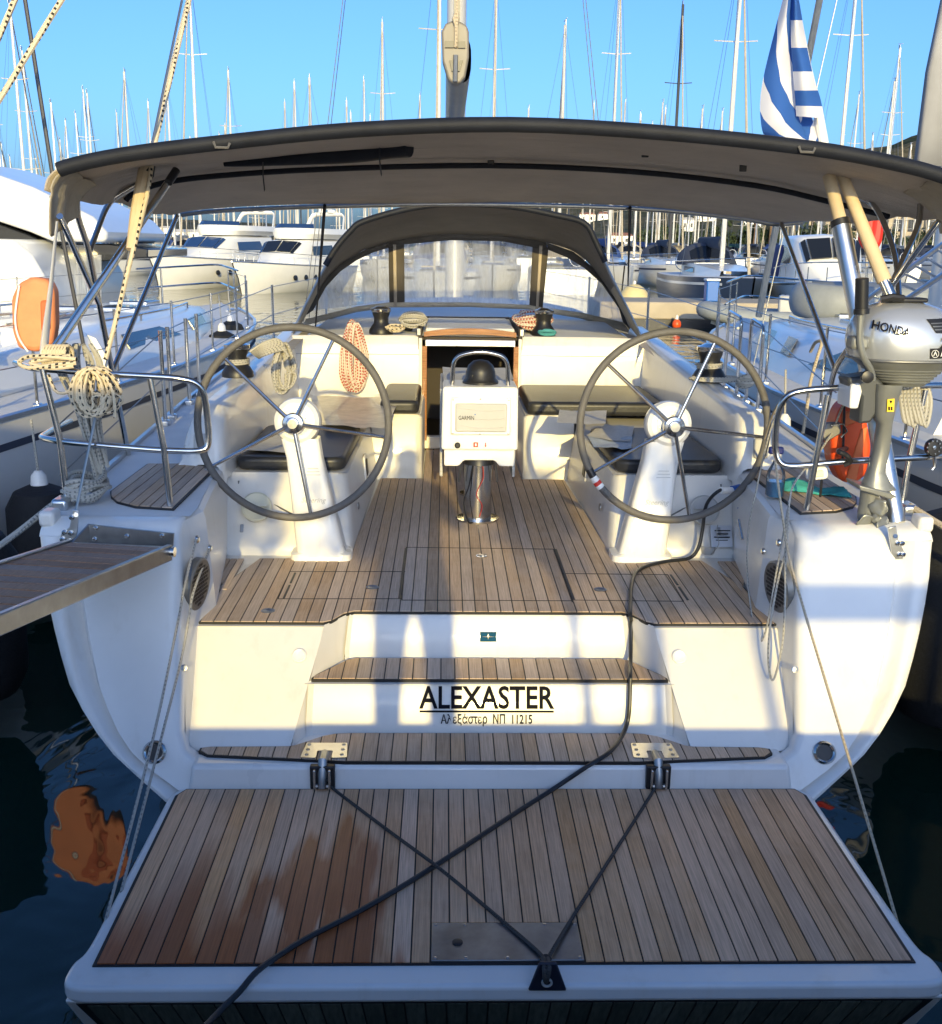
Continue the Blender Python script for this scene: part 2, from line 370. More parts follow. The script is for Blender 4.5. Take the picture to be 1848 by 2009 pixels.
M = dict(
    gel=pm('gelcoat', (.775, .762, .73), .3, coat=.35, var=.05, vs=2.5, rvar=.08, dirt=((.62, .57, .48), 3.0, .62, .2), streak=((.50, .44, .34), (9, 9, .8), .28)),
    gel2=pm('gelcoat_moulded', (.745, .722, .675), .36, coat=.2, var=.05, vs=3, dirt=((.55, .5, .42), 5.0, .58, .24), streak=((.48, .42, .32), (14, 14, 1.2), .22)),
    nonslip=pm('nonslip_deck', (.70, .70, .69), .6, var=.06, vs=6, bump=.25, bs=420),
    teak=teak_mat('teak'), teakwet=teak_mat('teak_platform', wet=True, tint=(1.2, .98, .80), spread=.7),
    teakdark=teak_mat('teak_gangway', tint=(.66, .53, .49)), teakend=pm('teak_dark_green', (.12, .13, .10), .5, var=.5, vs=14, obj_var=.35, stretch=(6, 1, 1)),
    caulk=pm('caulking', (.012, .012, .013), .55), black=pm('black_plastic', (.014, .014, .016), .42, var=.2, vs=20),
    steel=pm('stainless', (.62, .61, .59), .16, 1, var=.12, vs=14, rvar=.07), steel_d=pm('stainless_brushed', (.36, .37, .38), .36, 1, var=.25, vs=9, rvar=.1),
    alu=pm('aluminium', (.66, .67, .68), .3, 1, var=.1, vs=8, rvar=.08), alu_d=pm('anodised_grey', (.24, .24, .235), .4, .7, var=.15, vs=6),
    canvas=pm('canvas_grey', (.50, .43, .35), .9, var=.16, vs=2.5, bump=.5, bs=500, sheen=.1, fold=((1.3, 5, 2), .55, .05), dirt=((.2, .18, .15), 1.6, .55, .35)), canvas_b=pm('canvas_beige', (.42, .37, .29), .9, var=.15, vs=5, bump=.5, bs=400, fold=((3, 9, 4), .6, .04)),
    navy=pm('acrylic_navy', (.013, .015, .022), .6, var=.25, vs=10, bump=.2, bs=200, spec=.25),
    leather=pm('grey_leather', (.115, .108, .1), .62, var=.2, vs=12, bump=.3, bs=160), cushion=pm('cushion', (.026, .027, .03), .42, var=.3, vs=8, bump=.1, bs=60),
    cream=pm('cream_plastic', (.62, .6, .47), .4), white=pm('white_plastic', (.8, .79, .76), .35, var=.05, vs=9), grey=pm('grey_plastic', (.45, .45, .44), .45, var=.08, vs=6),
    wood=pm('varnished_wood', (.34, .15, .055), .25, coat=.5, var=.35, vs=3, stretch=(2, 30, 30)), woodd=pm('dark_wood', (.05, .028, .016), .4, var=.3, vs=3, stretch=(30, 30, 2)),
    dark=pm('cabin_dark_wood', (.03, .022, .018), .7), ink=pm('black_letters', (.010, .010, .014), .9, spec=.1), glass=pm('smoked_glass', (.012, .014, .018), .06, coat=.3),
    rope=fleck_mat('rope_black_fleck', (.62, .52, .36), (.02, .02, .022)), ropered=fleck_mat('rope_red_fleck', (.62, .55, .46), (.36, .06, .045), pitch=.024, duty=.6, arc=.55, rows=2),
    ropegrey=fleck_mat('rope_grey', (.42, .4, .35), (.2, .2, .19), pitch=.02), ropedark=fleck_mat('rope_dark', (.055, .05, .046), (.02, .02, .02), pitch=.012),
    ropetan=fleck_mat('rope_tan', (.5, .42, .3), (.33, .27, .19), pitch=.02), wire=pm('wire', (.35, .35, .34), .35, .9), cable=pm('rubber_cable', (.016, .018, .022), .38),
    red=pm('red', (.55, .03, .02), .5), orange=pm('orange_plastic', (.75, .085, .015), .38, var=.15, vs=5), orange_f=pm('orange_foam', (.72, .25, .10), .6, var=.15, vs=7),
    blue=pm('blue_plastic', (.02, .12, .42), .4), teal=pm('teal_cloth', (.05, .36, .36), .9, var=.2, vs=14, bump=.4, bs=90), paper=pm('printed_paper', (.62, .6, .56), .7, var=.25, vs=26, stretch=(1, 5, 1)),
    vinyl=vinyl_mat('clear_vinyl', .42), yellow=pm('yellow', (.8, .55, .02), .5),
    silver=pm('silver_paint', (.52, .54, .56), .24, .55, coat=.6, var=.05, vs=6), engine=pm('engine_grey', (.21, .215, .20), .38, .3, coat=.2, var=.12, vs=8),
    rubber=pm('grey_rubber', (.27, .29, .30), .55, var=.1, vs=5), fender=pm('black_fender', (.008, .009, .012), .8, bump=.4, bs=60),
    hullw=pm('hull_white', (.78, .775, .75), .25, coat=.3, var=.05, vs=1.2, dirt=((.5, .46, .38), 1.2, .6, .3)),
    sailc=pm('sail_cover', (.05, .06, .09), .85, var=.2, vs=2), mastw=pm('mast_alloy', (.66, .64, .6), .4, .25, var=.1, vs=.5, obj_var=.15), mastd=pm('mast_dark', (.05, .05, .055), .4),
    water=water_mat(),
)
# ================================================================ water and quay
b = MB(); b.grid([[(-900, -60, 0), (900, -60, 0)], [(-900, 1500, 0), (900, 1500, 0)]])
setting(b.build('water', M['water'], smooth=0))

# ================================================================ the yacht whose stern faces the quay
def TY(z): return 3.85 + .52 * z
FLZ = .823
def pw(pts):
    def f(x):
        if x <= pts[0][0]: return pts[0][1]
        for (a, p), (b_, q) in zip(pts, pts[1:]):
            if x <= b_: return p + (q - p) * (x - a) / (b_ - a) if b_ > a else q
        return pts[-1][1]
    return f
def planks(parent, edges, low, high, z, material, th=.009, gap=.0055, brk=(), name='teak_plank', sheet=True, zf=None, margin=.007):
    """Planks laid fore and aft between two outlines, each a mesh of its own, on a black caulking bed."""
    zz = zf or (lambda x, y: z)
    for x0, x1 in zip(edges, edges[1:]):
        a, c = x0 + gap / 2, x1 - gap / 2
        if c - a < .004: continue
        xs = [a] + [q for q in brk if a + .002 < q < c - .002] + [c]
        lo = [(x, low(x)) for x in xs]; hi = [(x, high(x)) for x in reversed(xs)]
        if all(h[1] - l[1] < .012 for l, h in zip(lo, reversed(hi))): continue
        pts = []
        for x, y in lo + hi:
            if not pts or (Vector((x, y)) - Vector(pts[-1][:2])).length > .002: pts.append((x, y))
        if len(pts) < 3: continue
        zo = rnd.uniform(-.0006, .0006)
        MB().prism([(x, y, zz(x, y) - th + zo) for x, y in pts], (0, 0, th)).build(name, material, parent, smooth=0)
    if sheet:
        xs = sorted(set([edges[0], edges[-1]] + [q for q in brk if edges[0] < q < edges[-1]] + [q + 1e-4 for q in brk if edges[0] < q < edges[-1]]))
        bb = MB()
        for p, q in zip(xs, xs[1:]):
            if q - p < 2e-4: continue
            p0 = p - (margin if p == xs[0] else 0); q0 = q + (margin if q == xs[-1] else 0); e = 1e-5
            bb.prism([(p0, low(p + e) - margin, zz(p, low(p + e)) - .016), (q0, low(q - e) - margin, zz(q, low(q - e)) - .016), (q0, high(q - e) + margin, zz(q, high(q - e)) - .016), (p0, high(p + e) + margin, zz(p, high(p + e)) - .016)], (0, 0, .0125))
        bb.build('caulking', M['caulk'], parent, smooth=0)
def frange(a, b_, n): return [a + (b_ - a) * i / n for i in range(n + 1)]

Y = thing('sailing_yacht', 'white cruising yacht with teak swim platform, twin wheels and grey bimini', 'yacht', (0, 4.3, 0))

# ---- hull, transom
OUT = [(1.94, 1.215), (1.925, 1.15), (1.91, 1.07), (1.88, .965), (1.845, .86), (1.805, .755), (1.76, .65), (1.70, .56), (1.635, .48), (1.56, .405), (1.475, .34), (1.32, .225), (1.1, .12), (.7, .03), (.3, 0), (0, 0)]
out_full = [(x, z) for x, z in OUT] + [(-x, z) for x, z in reversed(OUT[:-1])]
stations = [(4.51, 1.0, 0, 0), (5.6, 1.025, 0, -.05), (7.2, 1.055, .05, -.14), (9.2, 1.075, .10, -.26), (11.2, 1.04, .15, -.32), (13.2, .87, .2, -.3), (15.2, .52, .28, -.2), (16.6, .2, .33, -.05), (17.3, .02, .36, .1)]
def hull_pt(i, x, z):
    yb, kx, dz, kz = stations[i]
    t = z / 1.215
    zz = z + (dz + (.055 if i else 0)) * t + kz * (1 - t)
    yy = TY(z) if i == 0 else yb
    return Vector((x * kx, yy, zz))
b = MB(); b.grid([[hull_pt(i, x, z) for x, z in out_full] for i in range(len(stations))])
b.build('hull', M['gel'], Y, smooth=60)
# transom skin: rings from the hull edge (rounded rim, shallow gutter) in to the cockpit opening
INN = [(1.345, 1.215), (1.335, 1.14), (1.328, 1.06), (1.32, .955), (1.31, .85), (1.30, .745), (1.29, .64), (1.283, .55), (1.278, .47), (1.255, .41), (1.2, .375), (1.1, .37), (.9, .37), (.6, .37), (.3, .37), (0, .37)]
inn_full = [(x, z) for x, z in INN] + [(-x, z) for x, z in reversed(INN[:-1])]
def ring(k, dy):
    r = []
    for (xo, zo), (xi, zi) in zip(out_full, inn_full):
        f = k if abs(xo) > 1.4 else k
        x, z = xo + (xi - xo) * f, zo + (zi - zo) * f
        r.append(Vector((x, TY(z) + dy, z)))
    return r
b = MB(); b.grid([ring(0, 0), ring(.03, -.02), ring(.09, -.028), ring(.15, -.022), ring(.185, .022), ring(.225, .03), ring(.255, .01), ring(.275, -.013), ring(.6, -.014), ring(.90, -.014), ring(.95, -.009), ring(.98, .002), ring(.995, .018), ring(1, .045)])
b.build('transom', M['gel'], Y, smooth=50)
# lower ledge below the first step, band above the platform
b = MB(); b.hexa([(-1.24, 3.955, .26), (1.24, 3.955, .26), (1.24, 4.2, .26), (-1.24, 4.2, .26), (-1.22, 3.972, .393), (1.22, 3.972, .393), (1.22, 4.3, .393), (-1.22, 4.3, .393)])
b.build('step_ledge', M['gel'], Y, bevel=.02, seg=3)
# sloping panels either side of the steps, risers
cl = MB()
for s in (-1, 1):
    # recess side walls, up to the seat fronts
    A, Fp, E_, B_, D_, C_ = (s * 1.265, TY(.37) + .03, .37), (s * 1.262, 4.15, .37), (s * 1.25, 4.70, FLZ), (s * 1.345, TY(1.215) + .045, 1.215), (s * 1.40, 5.80, FLZ), (s * 1.445, 6.0, 1.262)
    cl.grid([[A, (s * 1.31, TY(.85) + .045, .85), B_, (s * 1.36, TY(1.215) + .075, 1.25), (s * 1.385, TY(1.215) + .11, 1.266)], [Fp, E_, (s * 1.29, 4.75, 1.225), (s * 1.30, 4.75, 1.255), (s * 1.325, 4.76, 1.268)]])
    cl.grid([[Fp, E_], [(s * 1.3, 4.47, FLZ), E_]])
    cl.grid([[E_, (s * 1.29, 4.75, 1.225), (s * 1.30, 4.75, 1.255), (s * 1.325, 4.76, 1.268)], [D_, (s * 1.42, 5.98, 1.225), (s * 1.43, 5.99, 1.255), (s * 1.455, 6.0, 1.268)]])
    # rolled top edge of the quarter
    rl = []; y0 = TY(1.215) - .014
    for t in frange(0, 1, 8):
        yy, zz = y0 + 2 * t * (1 - t) * .028 + t * t * .14, 1.213 + 2 * t * (1 - t) * .055 + t * t * .056
        rl.append([(s * x, yy + e_, zz - d_) for x, e_, d_ in ((1.345, .055, .004), (1.35, .03, .001), (1.37, .008, 0), (1.40, 0, 0), (1.6, 0, 0), (1.8, -.004, 0), (1.88, -.002, 0), (1.925, .008, .002), (1.945, .016, .008))])
    MB().grid(rl).build('quarter_top', M['gel'], Y, smooth=60)
    # wing panel
    cl.grid([[(s * 1.27, 4.115, .385), (s * .86, 4.115, .385)], [(s * 1.27, 4.125, .405), (s * .84, 4.125, .405)], [(s * 1.295, 4.46, .80), (s * .73, 4.46, .80)], [(s * 1.295, 4.485, FLZ - .012), (s * .725, 4.485, FLZ - .012)]])
    # cheeks beside the treads
    cl.grid([[(s * .84, 4.125, .39), (s * .785, 4.25, .39)], [(s * .80, 4.31, .615), (s * .785, 4.318, .615)]])
    cl.grid([[(s * .78, 4.31, .61), (s * .655, 4.57, .61)], [(s * .73, 4.465, FLZ - .01), (s * .63, 4.625, FLZ - .01)]])
rows = []
for z, y, hw in ((.39, 4.255, .79), (.45, 4.262, .79), (.6, 4.315, .785), (.617, 4.325, .78)):
    rows.append([(x * hw, y - (.02 if abs(x) > .98 else 0), z) for x in (-1, -.97, -.5, 0, .5, .97, 1)])
cl.grid(rows)
rows = []
for z, y, hw in ((.612, 4.575, .65), (.66, 4.58, .65), (.79, 4.612, .635), (FLZ - .012, 4.63, .63)):
    rows.append([(x * hw, y - (.02 if abs(x) > .98 else 0), z) for x in (-1, -.97, -.5, 0, .5, .97, 1)])
cl.grid(rows)
cl.poly([(-.80, 4.29, .61), (.80, 4.29, .61), (.66, 4.60, .61), (-.66, 4.60, .61)])
cl.poly([(-1.38, 4.46, FLZ - .014), (-.73, 4.46, FLZ - .014), (-.63, 4.62, FLZ - .014), (.63, 4.62, FLZ - .014), (.73, 4.46, FLZ - .014), (1.38, 4.46, FLZ - .014), (1.38, 5.8, FLZ - .014), (.9, 8.9, FLZ - .014), (-.9, 8.9, FLZ - .014), (-1.38, 5.8, FLZ - .014)])
cl.build('transom_steps', M['gel2'], Y, smooth=30)

# ---- teak: platform, steps, cockpit floor, quarter seats
plat = node('swim_platform', Y, (0, 3.4, .25))
def slab(outl, z0, z1, mb): return mb.prism([(x, y, z0) for x, y in outl], (0, 0, z1 - z0))
po = [(-1.345, 2.775), (1.345, 2.775)]
o2 = [Vector((x, y, 0)) for x, y in [(-1.34, 2.765), (1.34, 2.765), (1.345, 2.885), (1.315, 2.93), (1.30, 3.975), (-1.30, 3.975), (-1.315, 2.93), (-1.345, 2.885)]]
o2 = fillet(o2, .09, 5, closed=True)
b = MB(); slab([(p.x, p.y) for p in o2], .232, .292, b); b.build('platform_moulding', M['gel'], plat, bevel=.022, seg=4, smooth=45)
# undercut after face, planked too, in dark greenish teak
def face_y(z): return 2.772 + (.245 - z) * .577
b = MB(); b.hexa([(-1.31, face_y(-.02), -.02), (1.31, face_y(-.02), -.02), (1.28, 3.4, .0), (-1.28, 3.4, .0), (-1.335, face_y(.238), .238), (1.335, face_y(.238), .238), (1.30, 3.5, .238), (-1.30, 3.5, .238)])
b.build('platform_underside', M['gel2'], plat, bevel=.01)
b = MB(); b.hexa([(-1.255, face_y(.02) - .003, .02), (1.255, face_y(.02) - .003, .02), (1.255, face_y(.02) + .01, .02), (-1.255, face_y(.02) + .01, .02), (-1.30, face_y(.225) - .003, .225), (1.30, face_y(.225) - .003, .225), (1.30, face_y(.225) + .01, .225), (-1.30, face_y(.225) + .01, .225)])
b.build('caulking', M['caulk'], plat, smooth=0)
ed = frange(-1.27, 1.27, 40)
for x0, x1 in zip(ed, ed[1:]):
    a, c = x0 + .003, x1 - .003; k = .975
    b = MB(); b.hexa([(a * k, face_y(.03) - .007, .03), (c * k, face_y(.03) - .007, .03), (c * k, face_y(.03), .03), (a * k, face_y(.03), .03), (a, face_y(.218) - .007, .218), (c, face_y(.218) - .007, .218), (c, face_y(.218), .218), (a, face_y(.218), .218)])
    b.build('end_plank', M['teakend'], plat, smooth=0)
# top planks, with a cut-out for the steel plate
pl_e = frange(-1.262, 1.262, 42)
lowp = lambda x: 2.868; highp = pw([(-1.262, 3.90), (-1.235, 3.945), (1.235, 3.945), (1.262, 3.90)])
PX0, PX1, PY1 = pl_e[17] , pl_e[25], 3.062
e_l, e_r = pl_e[:18], pl_e[25:]
planks(plat, e_l, lowp, highp, .3005, M['teakwet'], brk=(-1.235,), sheet=False)
planks(plat, e_r, lowp, highp, .3005, M['teakwet'], brk=(1.235,), sheet=False)
planks(plat, pl_e[17:26], lambda x: PY1 + .004, highp, .3005, M['teakwet'], sheet=False)
b = MB(); b.prism([(-1.272, 2.86, .28), (1.272, 2.86, .28), (1.272, 3.90, .28), (1.24, 3.955, .28), (-1.24, 3.955, .28), (-1.272, 3.90, .28)], (0, 0, .0165)); b.build('caulking', M['caulk'], plat, smooth=0)
b = MB(); b.bx(PX0 + .003, PX1 - .003, 2.872, PY1, .29, .3015); pt = b.build('ladder_hatch_plate', M['steel_d'], plat, bevel=.002)
b = MB(); b.lathe([(.017, 0), (.017, .004), (.012, .005)], (-.155, 2.96, .300), n=16); b.build('finger_hole', M['black'], plat)
for x in (PX0 + .015, -.13, 0, .13, PX1 - .015):
    for y in (2.885, PY1 - .012):
        MB().lathe([(.005, 0), (.005, .0022), (.002, .003)], (x, y, .3008), n=10).build('screw', M['steel'], plat)
# lower step
st1 = node('lower_step', Y, (0, 4.1, .4))
lo1 = pw([(-1.21, 4.085), (-1.17, 4.045), (-.6, 3.988), (.6, 3.985), (1.13, 4.03), (1.17, 4.07)])
hi1 = pw([(-1.21, 4.095), (-1.17, 4.108), (-.85, 4.112), (-.82, 4.122), (-.72, 4.205), (-.66, 4.232), (-.6, 4.238), (.6, 4.238), (.66, 4.232), (.72, 4.205), (.82, 4.122), (.85, 4.112), (1.13, 4.105), (1.17, 4.09)])
b1 = (-1.17, -.85, -.82, -.72, -.66, -.6, .6, .66, .72, .82, .85, 1.13)
planks(st1, frange(-1.205, 1.165, 39), lo1, hi1, .407, M['teak'], brk=b1)
st2 = node('upper_step', Y, (0, 4.4, .6))
lo2 = pw([(-.77, 4.315), (.77, 4.315)])
hi2 = pw([(-.775, 4.32), (-.64, 4.52), (-.60, 4.548), (.60, 4.548), (.64, 4.52), (.775, 4.32)])
planks(st2, frange(-.765, .765, 25), lo2, hi2, .627, M['teak'], brk=(-.64, -.60, .60, .64))
# cockpit floor
cf = node('cockpit_floor', Y, (0, 6, .8))
lo3 = pw([(-1.32, 4.488), (-.735, 4.485), (-.70, 4.51), (-.655, 4.60), (-.61, 4.632), (.61, 4.632), (.655, 4.60), (.70, 4.51), (.735, 4.485), (1.32, 4.488)])
hi3 = pw([(-1.32, 4.80), (-1.175, 5.46), (-.70, 5.46), (-.6999, 5.62), (-.68, 7.47), (-.352, 7.47), (-.3519, 8.6), (.3519, 8.6), (.352, 7.47), (.68, 7.47), (.6999, 5.62), (.70, 5.46), (1.175, 5.46), (1.32, 4.80)])
fe = frange(-1.276, 1.276, 44)
fe = [min(((q, abs(q - t)) for q in (-.70, -.352, .352, .70)), key=lambda k: k[1])[0] if min(abs(q - t) for q in (-.70, -.352, .352, .70)) < .029 else t for t in fe]
fe = sorted(set(fe))
planks(cf, fe, lo3, hi3, FLZ, M['teak'], brk=(-1.175, -.735, -.70, -.655, -.61, -.352, .352, .61, .655, .70, .735, 1.175))
for s in (-1, 1):      # narrow side strips, set apart by a gutter
    b = MB()
    for k in range(3):
        x = s * (1.262 + k * .036)
        MB().prism([(x - .0155 + (-s) * .0, 4.93 + k * .10, FLZ - .006), (x + .0155, 4.93 + k * .10 + .1 * (s > 0), FLZ - .006), (x + .0155 + s * .01, 5.44, FLZ - .006), (x - .0155 + s * .01, 5.44, FLZ - .006)], (0, 0, .009)).build('side_plank', M['teak'], cf, smooth=0)
def seam(pts, wd=.004, z=FLZ + .0006):
    for p, q in zip(pts, pts[1:]):
        d = (Vector(q) - Vector(p)).normalized(); n = Vector((-d.y, d.x)) * wd / 2
        MB().prism([(p[0] + n.x, p[1] + n.y, z), (p[0] - n.x, p[1] - n.y, z), (q[0] - n.x, q[1] - n.y, z), (q[0] + n.x, q[1] + n.y, z)], (0, 0, .0016)).build('hatch_seam', M['caulk'], cf, smooth=0)
seam([(-.40, 4.78), (-.41, 5.68), (.40, 5.66), (.40, 4.76)]); seam([(-.40, 4.80), (-.98, 4.79), (-.985, 5.22), (-.40, 5.23)]); seam([(.40, 4.79), (.93, 4.78), (.94, 5.20), (.40, 5.21)]); seam([(-.4, 4.78), (.4, 4.78)])
for s in (-1, 1):
    MB().bx(s * .955 - .005, s * .955 + .005, 4.80, 5.0, FLZ, FLZ + .0024).build('hatch_hinge', M['black'], cf)
    MB().bx(s * .955 - .005, s * .955 + .005, 5.03, 5.2, FLZ, FLZ + .0024).build('hatch_hinge', M['black'], cf)
    MB().bx(s * .412 - .006, s * .412 + .006, 4.8, 5.66, FLZ, FLZ + .0024).build('hatch_hinge', M['black'], cf)
for x, y, mt in ((.0, 5.52, 'steel'), (-.55, 4.97, 'steel_d'), (.56, 4.95, 'steel_d'), (-1.0, 4.62, 'steel_d')):
    MB().lathe([(.032, 0), (.032, .002), (.024, .003), (.02, .001)], (x, y, FLZ + .001), n=18).build('floor_catch', M[mt], cf)
# quarter seats: teak pads on the after deck corners
for s in (-1, 1):
    q = node('quarter_seat', Y, (s * 1.6, 5.2, 1.27))
    xs = frange(1.425, 1.795, 7); e = [s * t for t in xs]
    if s < 0: e = e[::-1]
    lo = pw(sorted([(s * 1.42, 4.70), (s * 1.60, 4.74), (s * 1.71, 4.83), (s * 1.765, 4.93), (s * 1.80, 5.05)]))
    hi = pw(sorted([(s * 1.42, 5.50), (s * 1.46, 5.52), (s * 1.50, 5.70), (s * 1.80, 5.68)]))
    planks(q, e, lo, hi, 1.284, M['teak'], brk=tuple(sorted((s * 1.46, s * 1.50, s * 1.60, s * 1.71, s * 1.765))))

# ---- deck, coamings, coachroof
def rail(y):
    i = 0
    for i in range(len(stations) - 1):
        if stations[i + 1][0] >= y: break
    a, c = stations[i], stations[i + 1]; t = (y - a[0]) / (c[0] - a[0])
    return 1.94 * (a[1] + (c[1] - a[1]) * t), 1.27 + a[2] + (c[2] - a[2]) * t
for s in (-1, 1):
    b = MB(); rows = []
    for y in (4.60, 4.75, 5.2, 5.66, 6.4, 7.2, 8.2, 9.2, 10.4, 11.6, 12.8, 14, 15.2, 16.4, 17.2):
        xr, zr = rail(max(y, 4.51))
        xi = (1.325 + max(0, y - 4.75) * .10) if y < 5.7 else (1.60 if y < 9.2 else max(0, 1.60 - max(0, (y - 10.5)) * .36))
        xi = min(xi, xr - .005) if y < 17 else 0
        r = []
        for k, t in enumerate((0, .03, .06, .5, 1)):
            x = xr + (xi - xr) * t
            r.append((s * x, y, zr - .004 + (.022 * math.sin(math.pi * min(1, t * 1.2)) if y > 6 else .004 * (t > 0))))
        rows.append(r)
    b.grid(rows); b.build('deck', M['nonslip'], Y, smooth=40)
    # toe rail
    pth = []
    for y in (4.75, 5.5, 6.5, 7.5, 9, 10.5, 12, 13.5, 15, 16.4, 17.2):
        xr, zr = rail(y); pth.append((s * (xr - .012), y, zr + .012))
    MB().tube(pth, .018, 6, squash=(1.3, .7)).build('toe_rail', M['alu'], Y)
    xr, zr = rail(4.7)
    MB().bx(s * (xr - .065), s * (xr + .004), 4.50, 4.60, zr - .03, zr + .04).build('corner_moulding', M['gel2'], Y, bevel=.018, seg=3)
    MB().bx(s * (xr - .06), s * (xr + .012), 4.68, 4.80, zr - .005, zr + .05).build('fairlead', M['alu'], Y, bevel=.015, seg=3)
    # coaming
    rows = []
    for y, zt, g in ((5.63, 1.29, .9), (5.66, 1.44, .5), (5.72, 1.54, .2), (5.82, 1.585, .06), (6.2, 1.605, 0), (7.0, 1.64, 0), (7.8, 1.68, 0), (8.6, 1.73, 0), (9.4, 1.77, 0)):
        xi = 1.365
        rows.append([(s * (xi + g * .03), y + .10 * (1 - g), 1.20), (s * (xi + .015), y, zt - .16), (s * (xi + .03), y, zt - .05), (s * (xi + .045), y, zt - .014), (s * (xi + .07), y, zt), (s * (xi + .15), y, zt), (s * (xi + .19), y, zt - .03), (s * (xi + .225), y, zt - .11), (s * (xi + .27), y - .02, 1.262 + (y - 5) * .012)])
    b = MB(); b.grid(rows); b.build('coaming', M['gel'], Y, smooth=60)
    # seat: after wall, front, forward block, tops
    b = MB()
    sw = fillet([V(s * 1.39, 5.56, 0), V(s * .725, 5.56, 0), V(s * .70, 5.64, 0), V(s * .68, 7.49, 0)], .07, 4)
    top = fillet([V(s * 1.40, 5.80, 0), V(s * .80, 5.80, 0), V(s * .745, 5.87, 0), V(s * .735, 7.49, 0)], .09, 4)
    b.grid([[(p.x, p.y, FLZ - .02) for p in sw], [(p.x, p.y, FLZ + .025) for p in sw], [(p.x * .995 + q.x * .005, p.y * .93 + q.y * .07, FLZ + .05) for p, q in zip(sw, top)], [(p.x * .4 + q.x * .6, p.y * .4 + q.y * .6, 1.10) for p, q in zip(sw, top)], [(q.x, q.y, 1.215) for q in top]])
    fb = fillet([V(s * .72, 7.49, 0), V(s * .36, 7.49, 0), V(s * .36, 8.62, 0)], .05, 4)
    b.grid([[(p.x, p.y, FLZ - .02) for p in fb], [(p.x, p.y + .01, FLZ + .04) for p in fb], [(p.x, p.y + .03, 1.25) for p in fb], [(p.x + s * .02, p.y + .05, 1.275) for p in fb]])
    b.poly([(s * .37, 7.53, 1.274), (s * .75, 7.53, 1.274), (s * .75, 8.6, 1.274), (s * .37, 8.6, 1.274)])
    b.poly([(s * .735, 5.80, 1.214), (s * 1.42, 5.80, 1.214), (s * 1.42, 8.6, 1.214), (s * .735, 8.6, 1.214)])
    b.build('cockpit_seat', M['gel2'], Y, smooth=45)
    # bulkhead half
    rows = []
    for z, y in ((1.2, 8.58), (1.55, 8.585), (1.60, 8.595), (1.66, 8.605), (1.715, 8.62), (1.735, 8.65)):
        rows.append([(s * x, y - .10 * max(0, (x - 1.0)) ** 2, z + (-.0 if x < 1 else -.02 * (x - 1))) for x in (.385, .41, .6, .8, 1.0, 1.15, 1.3, 1.42)])
    b = MB(); b.grid(rows); b.build('bulkhead', M['gel2'], Y, smooth=50)
    MB().tube([(s * x, 8.592 - .10 * max(0, (x - 1.0)) ** 2, 1.588) for x in (.40, .6, .8, 1.0, 1.15, 1.3, 1.40)], .0035, 5).build('bulkhead_seam', M['grey'], Y)
    # round inspection hatch, drains, speaker grilles
    b = MB(); b.lathe([(.082, -.01), (.082, .008), (.072, .013), (.066, .009), (.0, .010)], (s * 1.215, 5.63 if s < 0 else 5.63, 1.06), (0, -.87, -.45 + .95), n=28)
    b.build('inspection_hatch', M['cream'] if s < 0 else M['grey'], Y)
    MB().box((s * 1.215, 5.605, 1.075), (.12, .01, .012), Matrix.Rotation(R_(-29), 3, 'X')).build('hatch_grip', M['cream'] if s < 0 else M['grey'], Y)
    b = MB(); rows = []
    gp = V(s * 1.284, 4.515, .985); ga = Vector((-s * .985, -.16, -.09)).normalized(); gu = Vector((0, 0, 1)).cross(ga).normalized(); gv = ga.cross(gu)
    b.lathe([(.118, -.02), (.118, .008), (.11, .013), (.10, .010), (.0, .009)], gp, ga, n=32, caps=False); sg = b.build('speaker_grille', M['alu_d'], Y)
    hb = MB()
    for i in range(-5, 6):
        for j in range(-4, 5):
            a_, c_ = j * .021 + (.0105 if i % 2 else 0), i * .018
            if a_ * a_ + c_ * c_ < .0088:
                p = gp + gu * a_ + gv * c_ + ga * .0095; q = [p + gu * (u_ * .0075) + gv * (v_ * .0055) + ga * w_ for w_ in (0, .0022) for u_, v_ in ((-1, -1), (1, -1), (1, 1), (-1, 1))]
                hb.hexa(q)
    hb.build('grille_holes', M['black'], sg)
    b = MB(); b.lathe([(.048, 0), (.048, .012), (.04, .02), (.033, .014), (.031, -.03), (.0, -.031)], (s * 1.385, TY(.41) - .012, .41), (0, -1, .5), n=24); b.build('exhaust_outlet', M['steel'], Y)
    MB().lathe([(.034, -.004), (.034, .004), (.0, .0045)], (s * 1.385, TY(.41) - .016, .41), (0, -1, .5), n=20).build('outlet_bore', M['black'], Y)
# coachroof
rows = []
for y, zt, hw in ((8.65, 1.735, 1.40), (9.4, 1.755, 1.40), (10.2, 1.80, 1.36), (11.2, 1.86, 1.2), (12.4, 1.86, .95), (13.6, 1.75, .6), (14.2, 1.55, .3)):
    rows.append([(x * hw, y, zt - (.05 * abs(x) ** 2.5) if abs(x) < .96 else (1.30 + (y - 8) * .02)) for x in (-1.08, -.95, -.8, -.5, -.27, 0, .27, .5, .8, .95, 1.08)])
b = MB(); b.grid(rows); b.build('coachroof', M['nonslip'], Y, smooth=50)
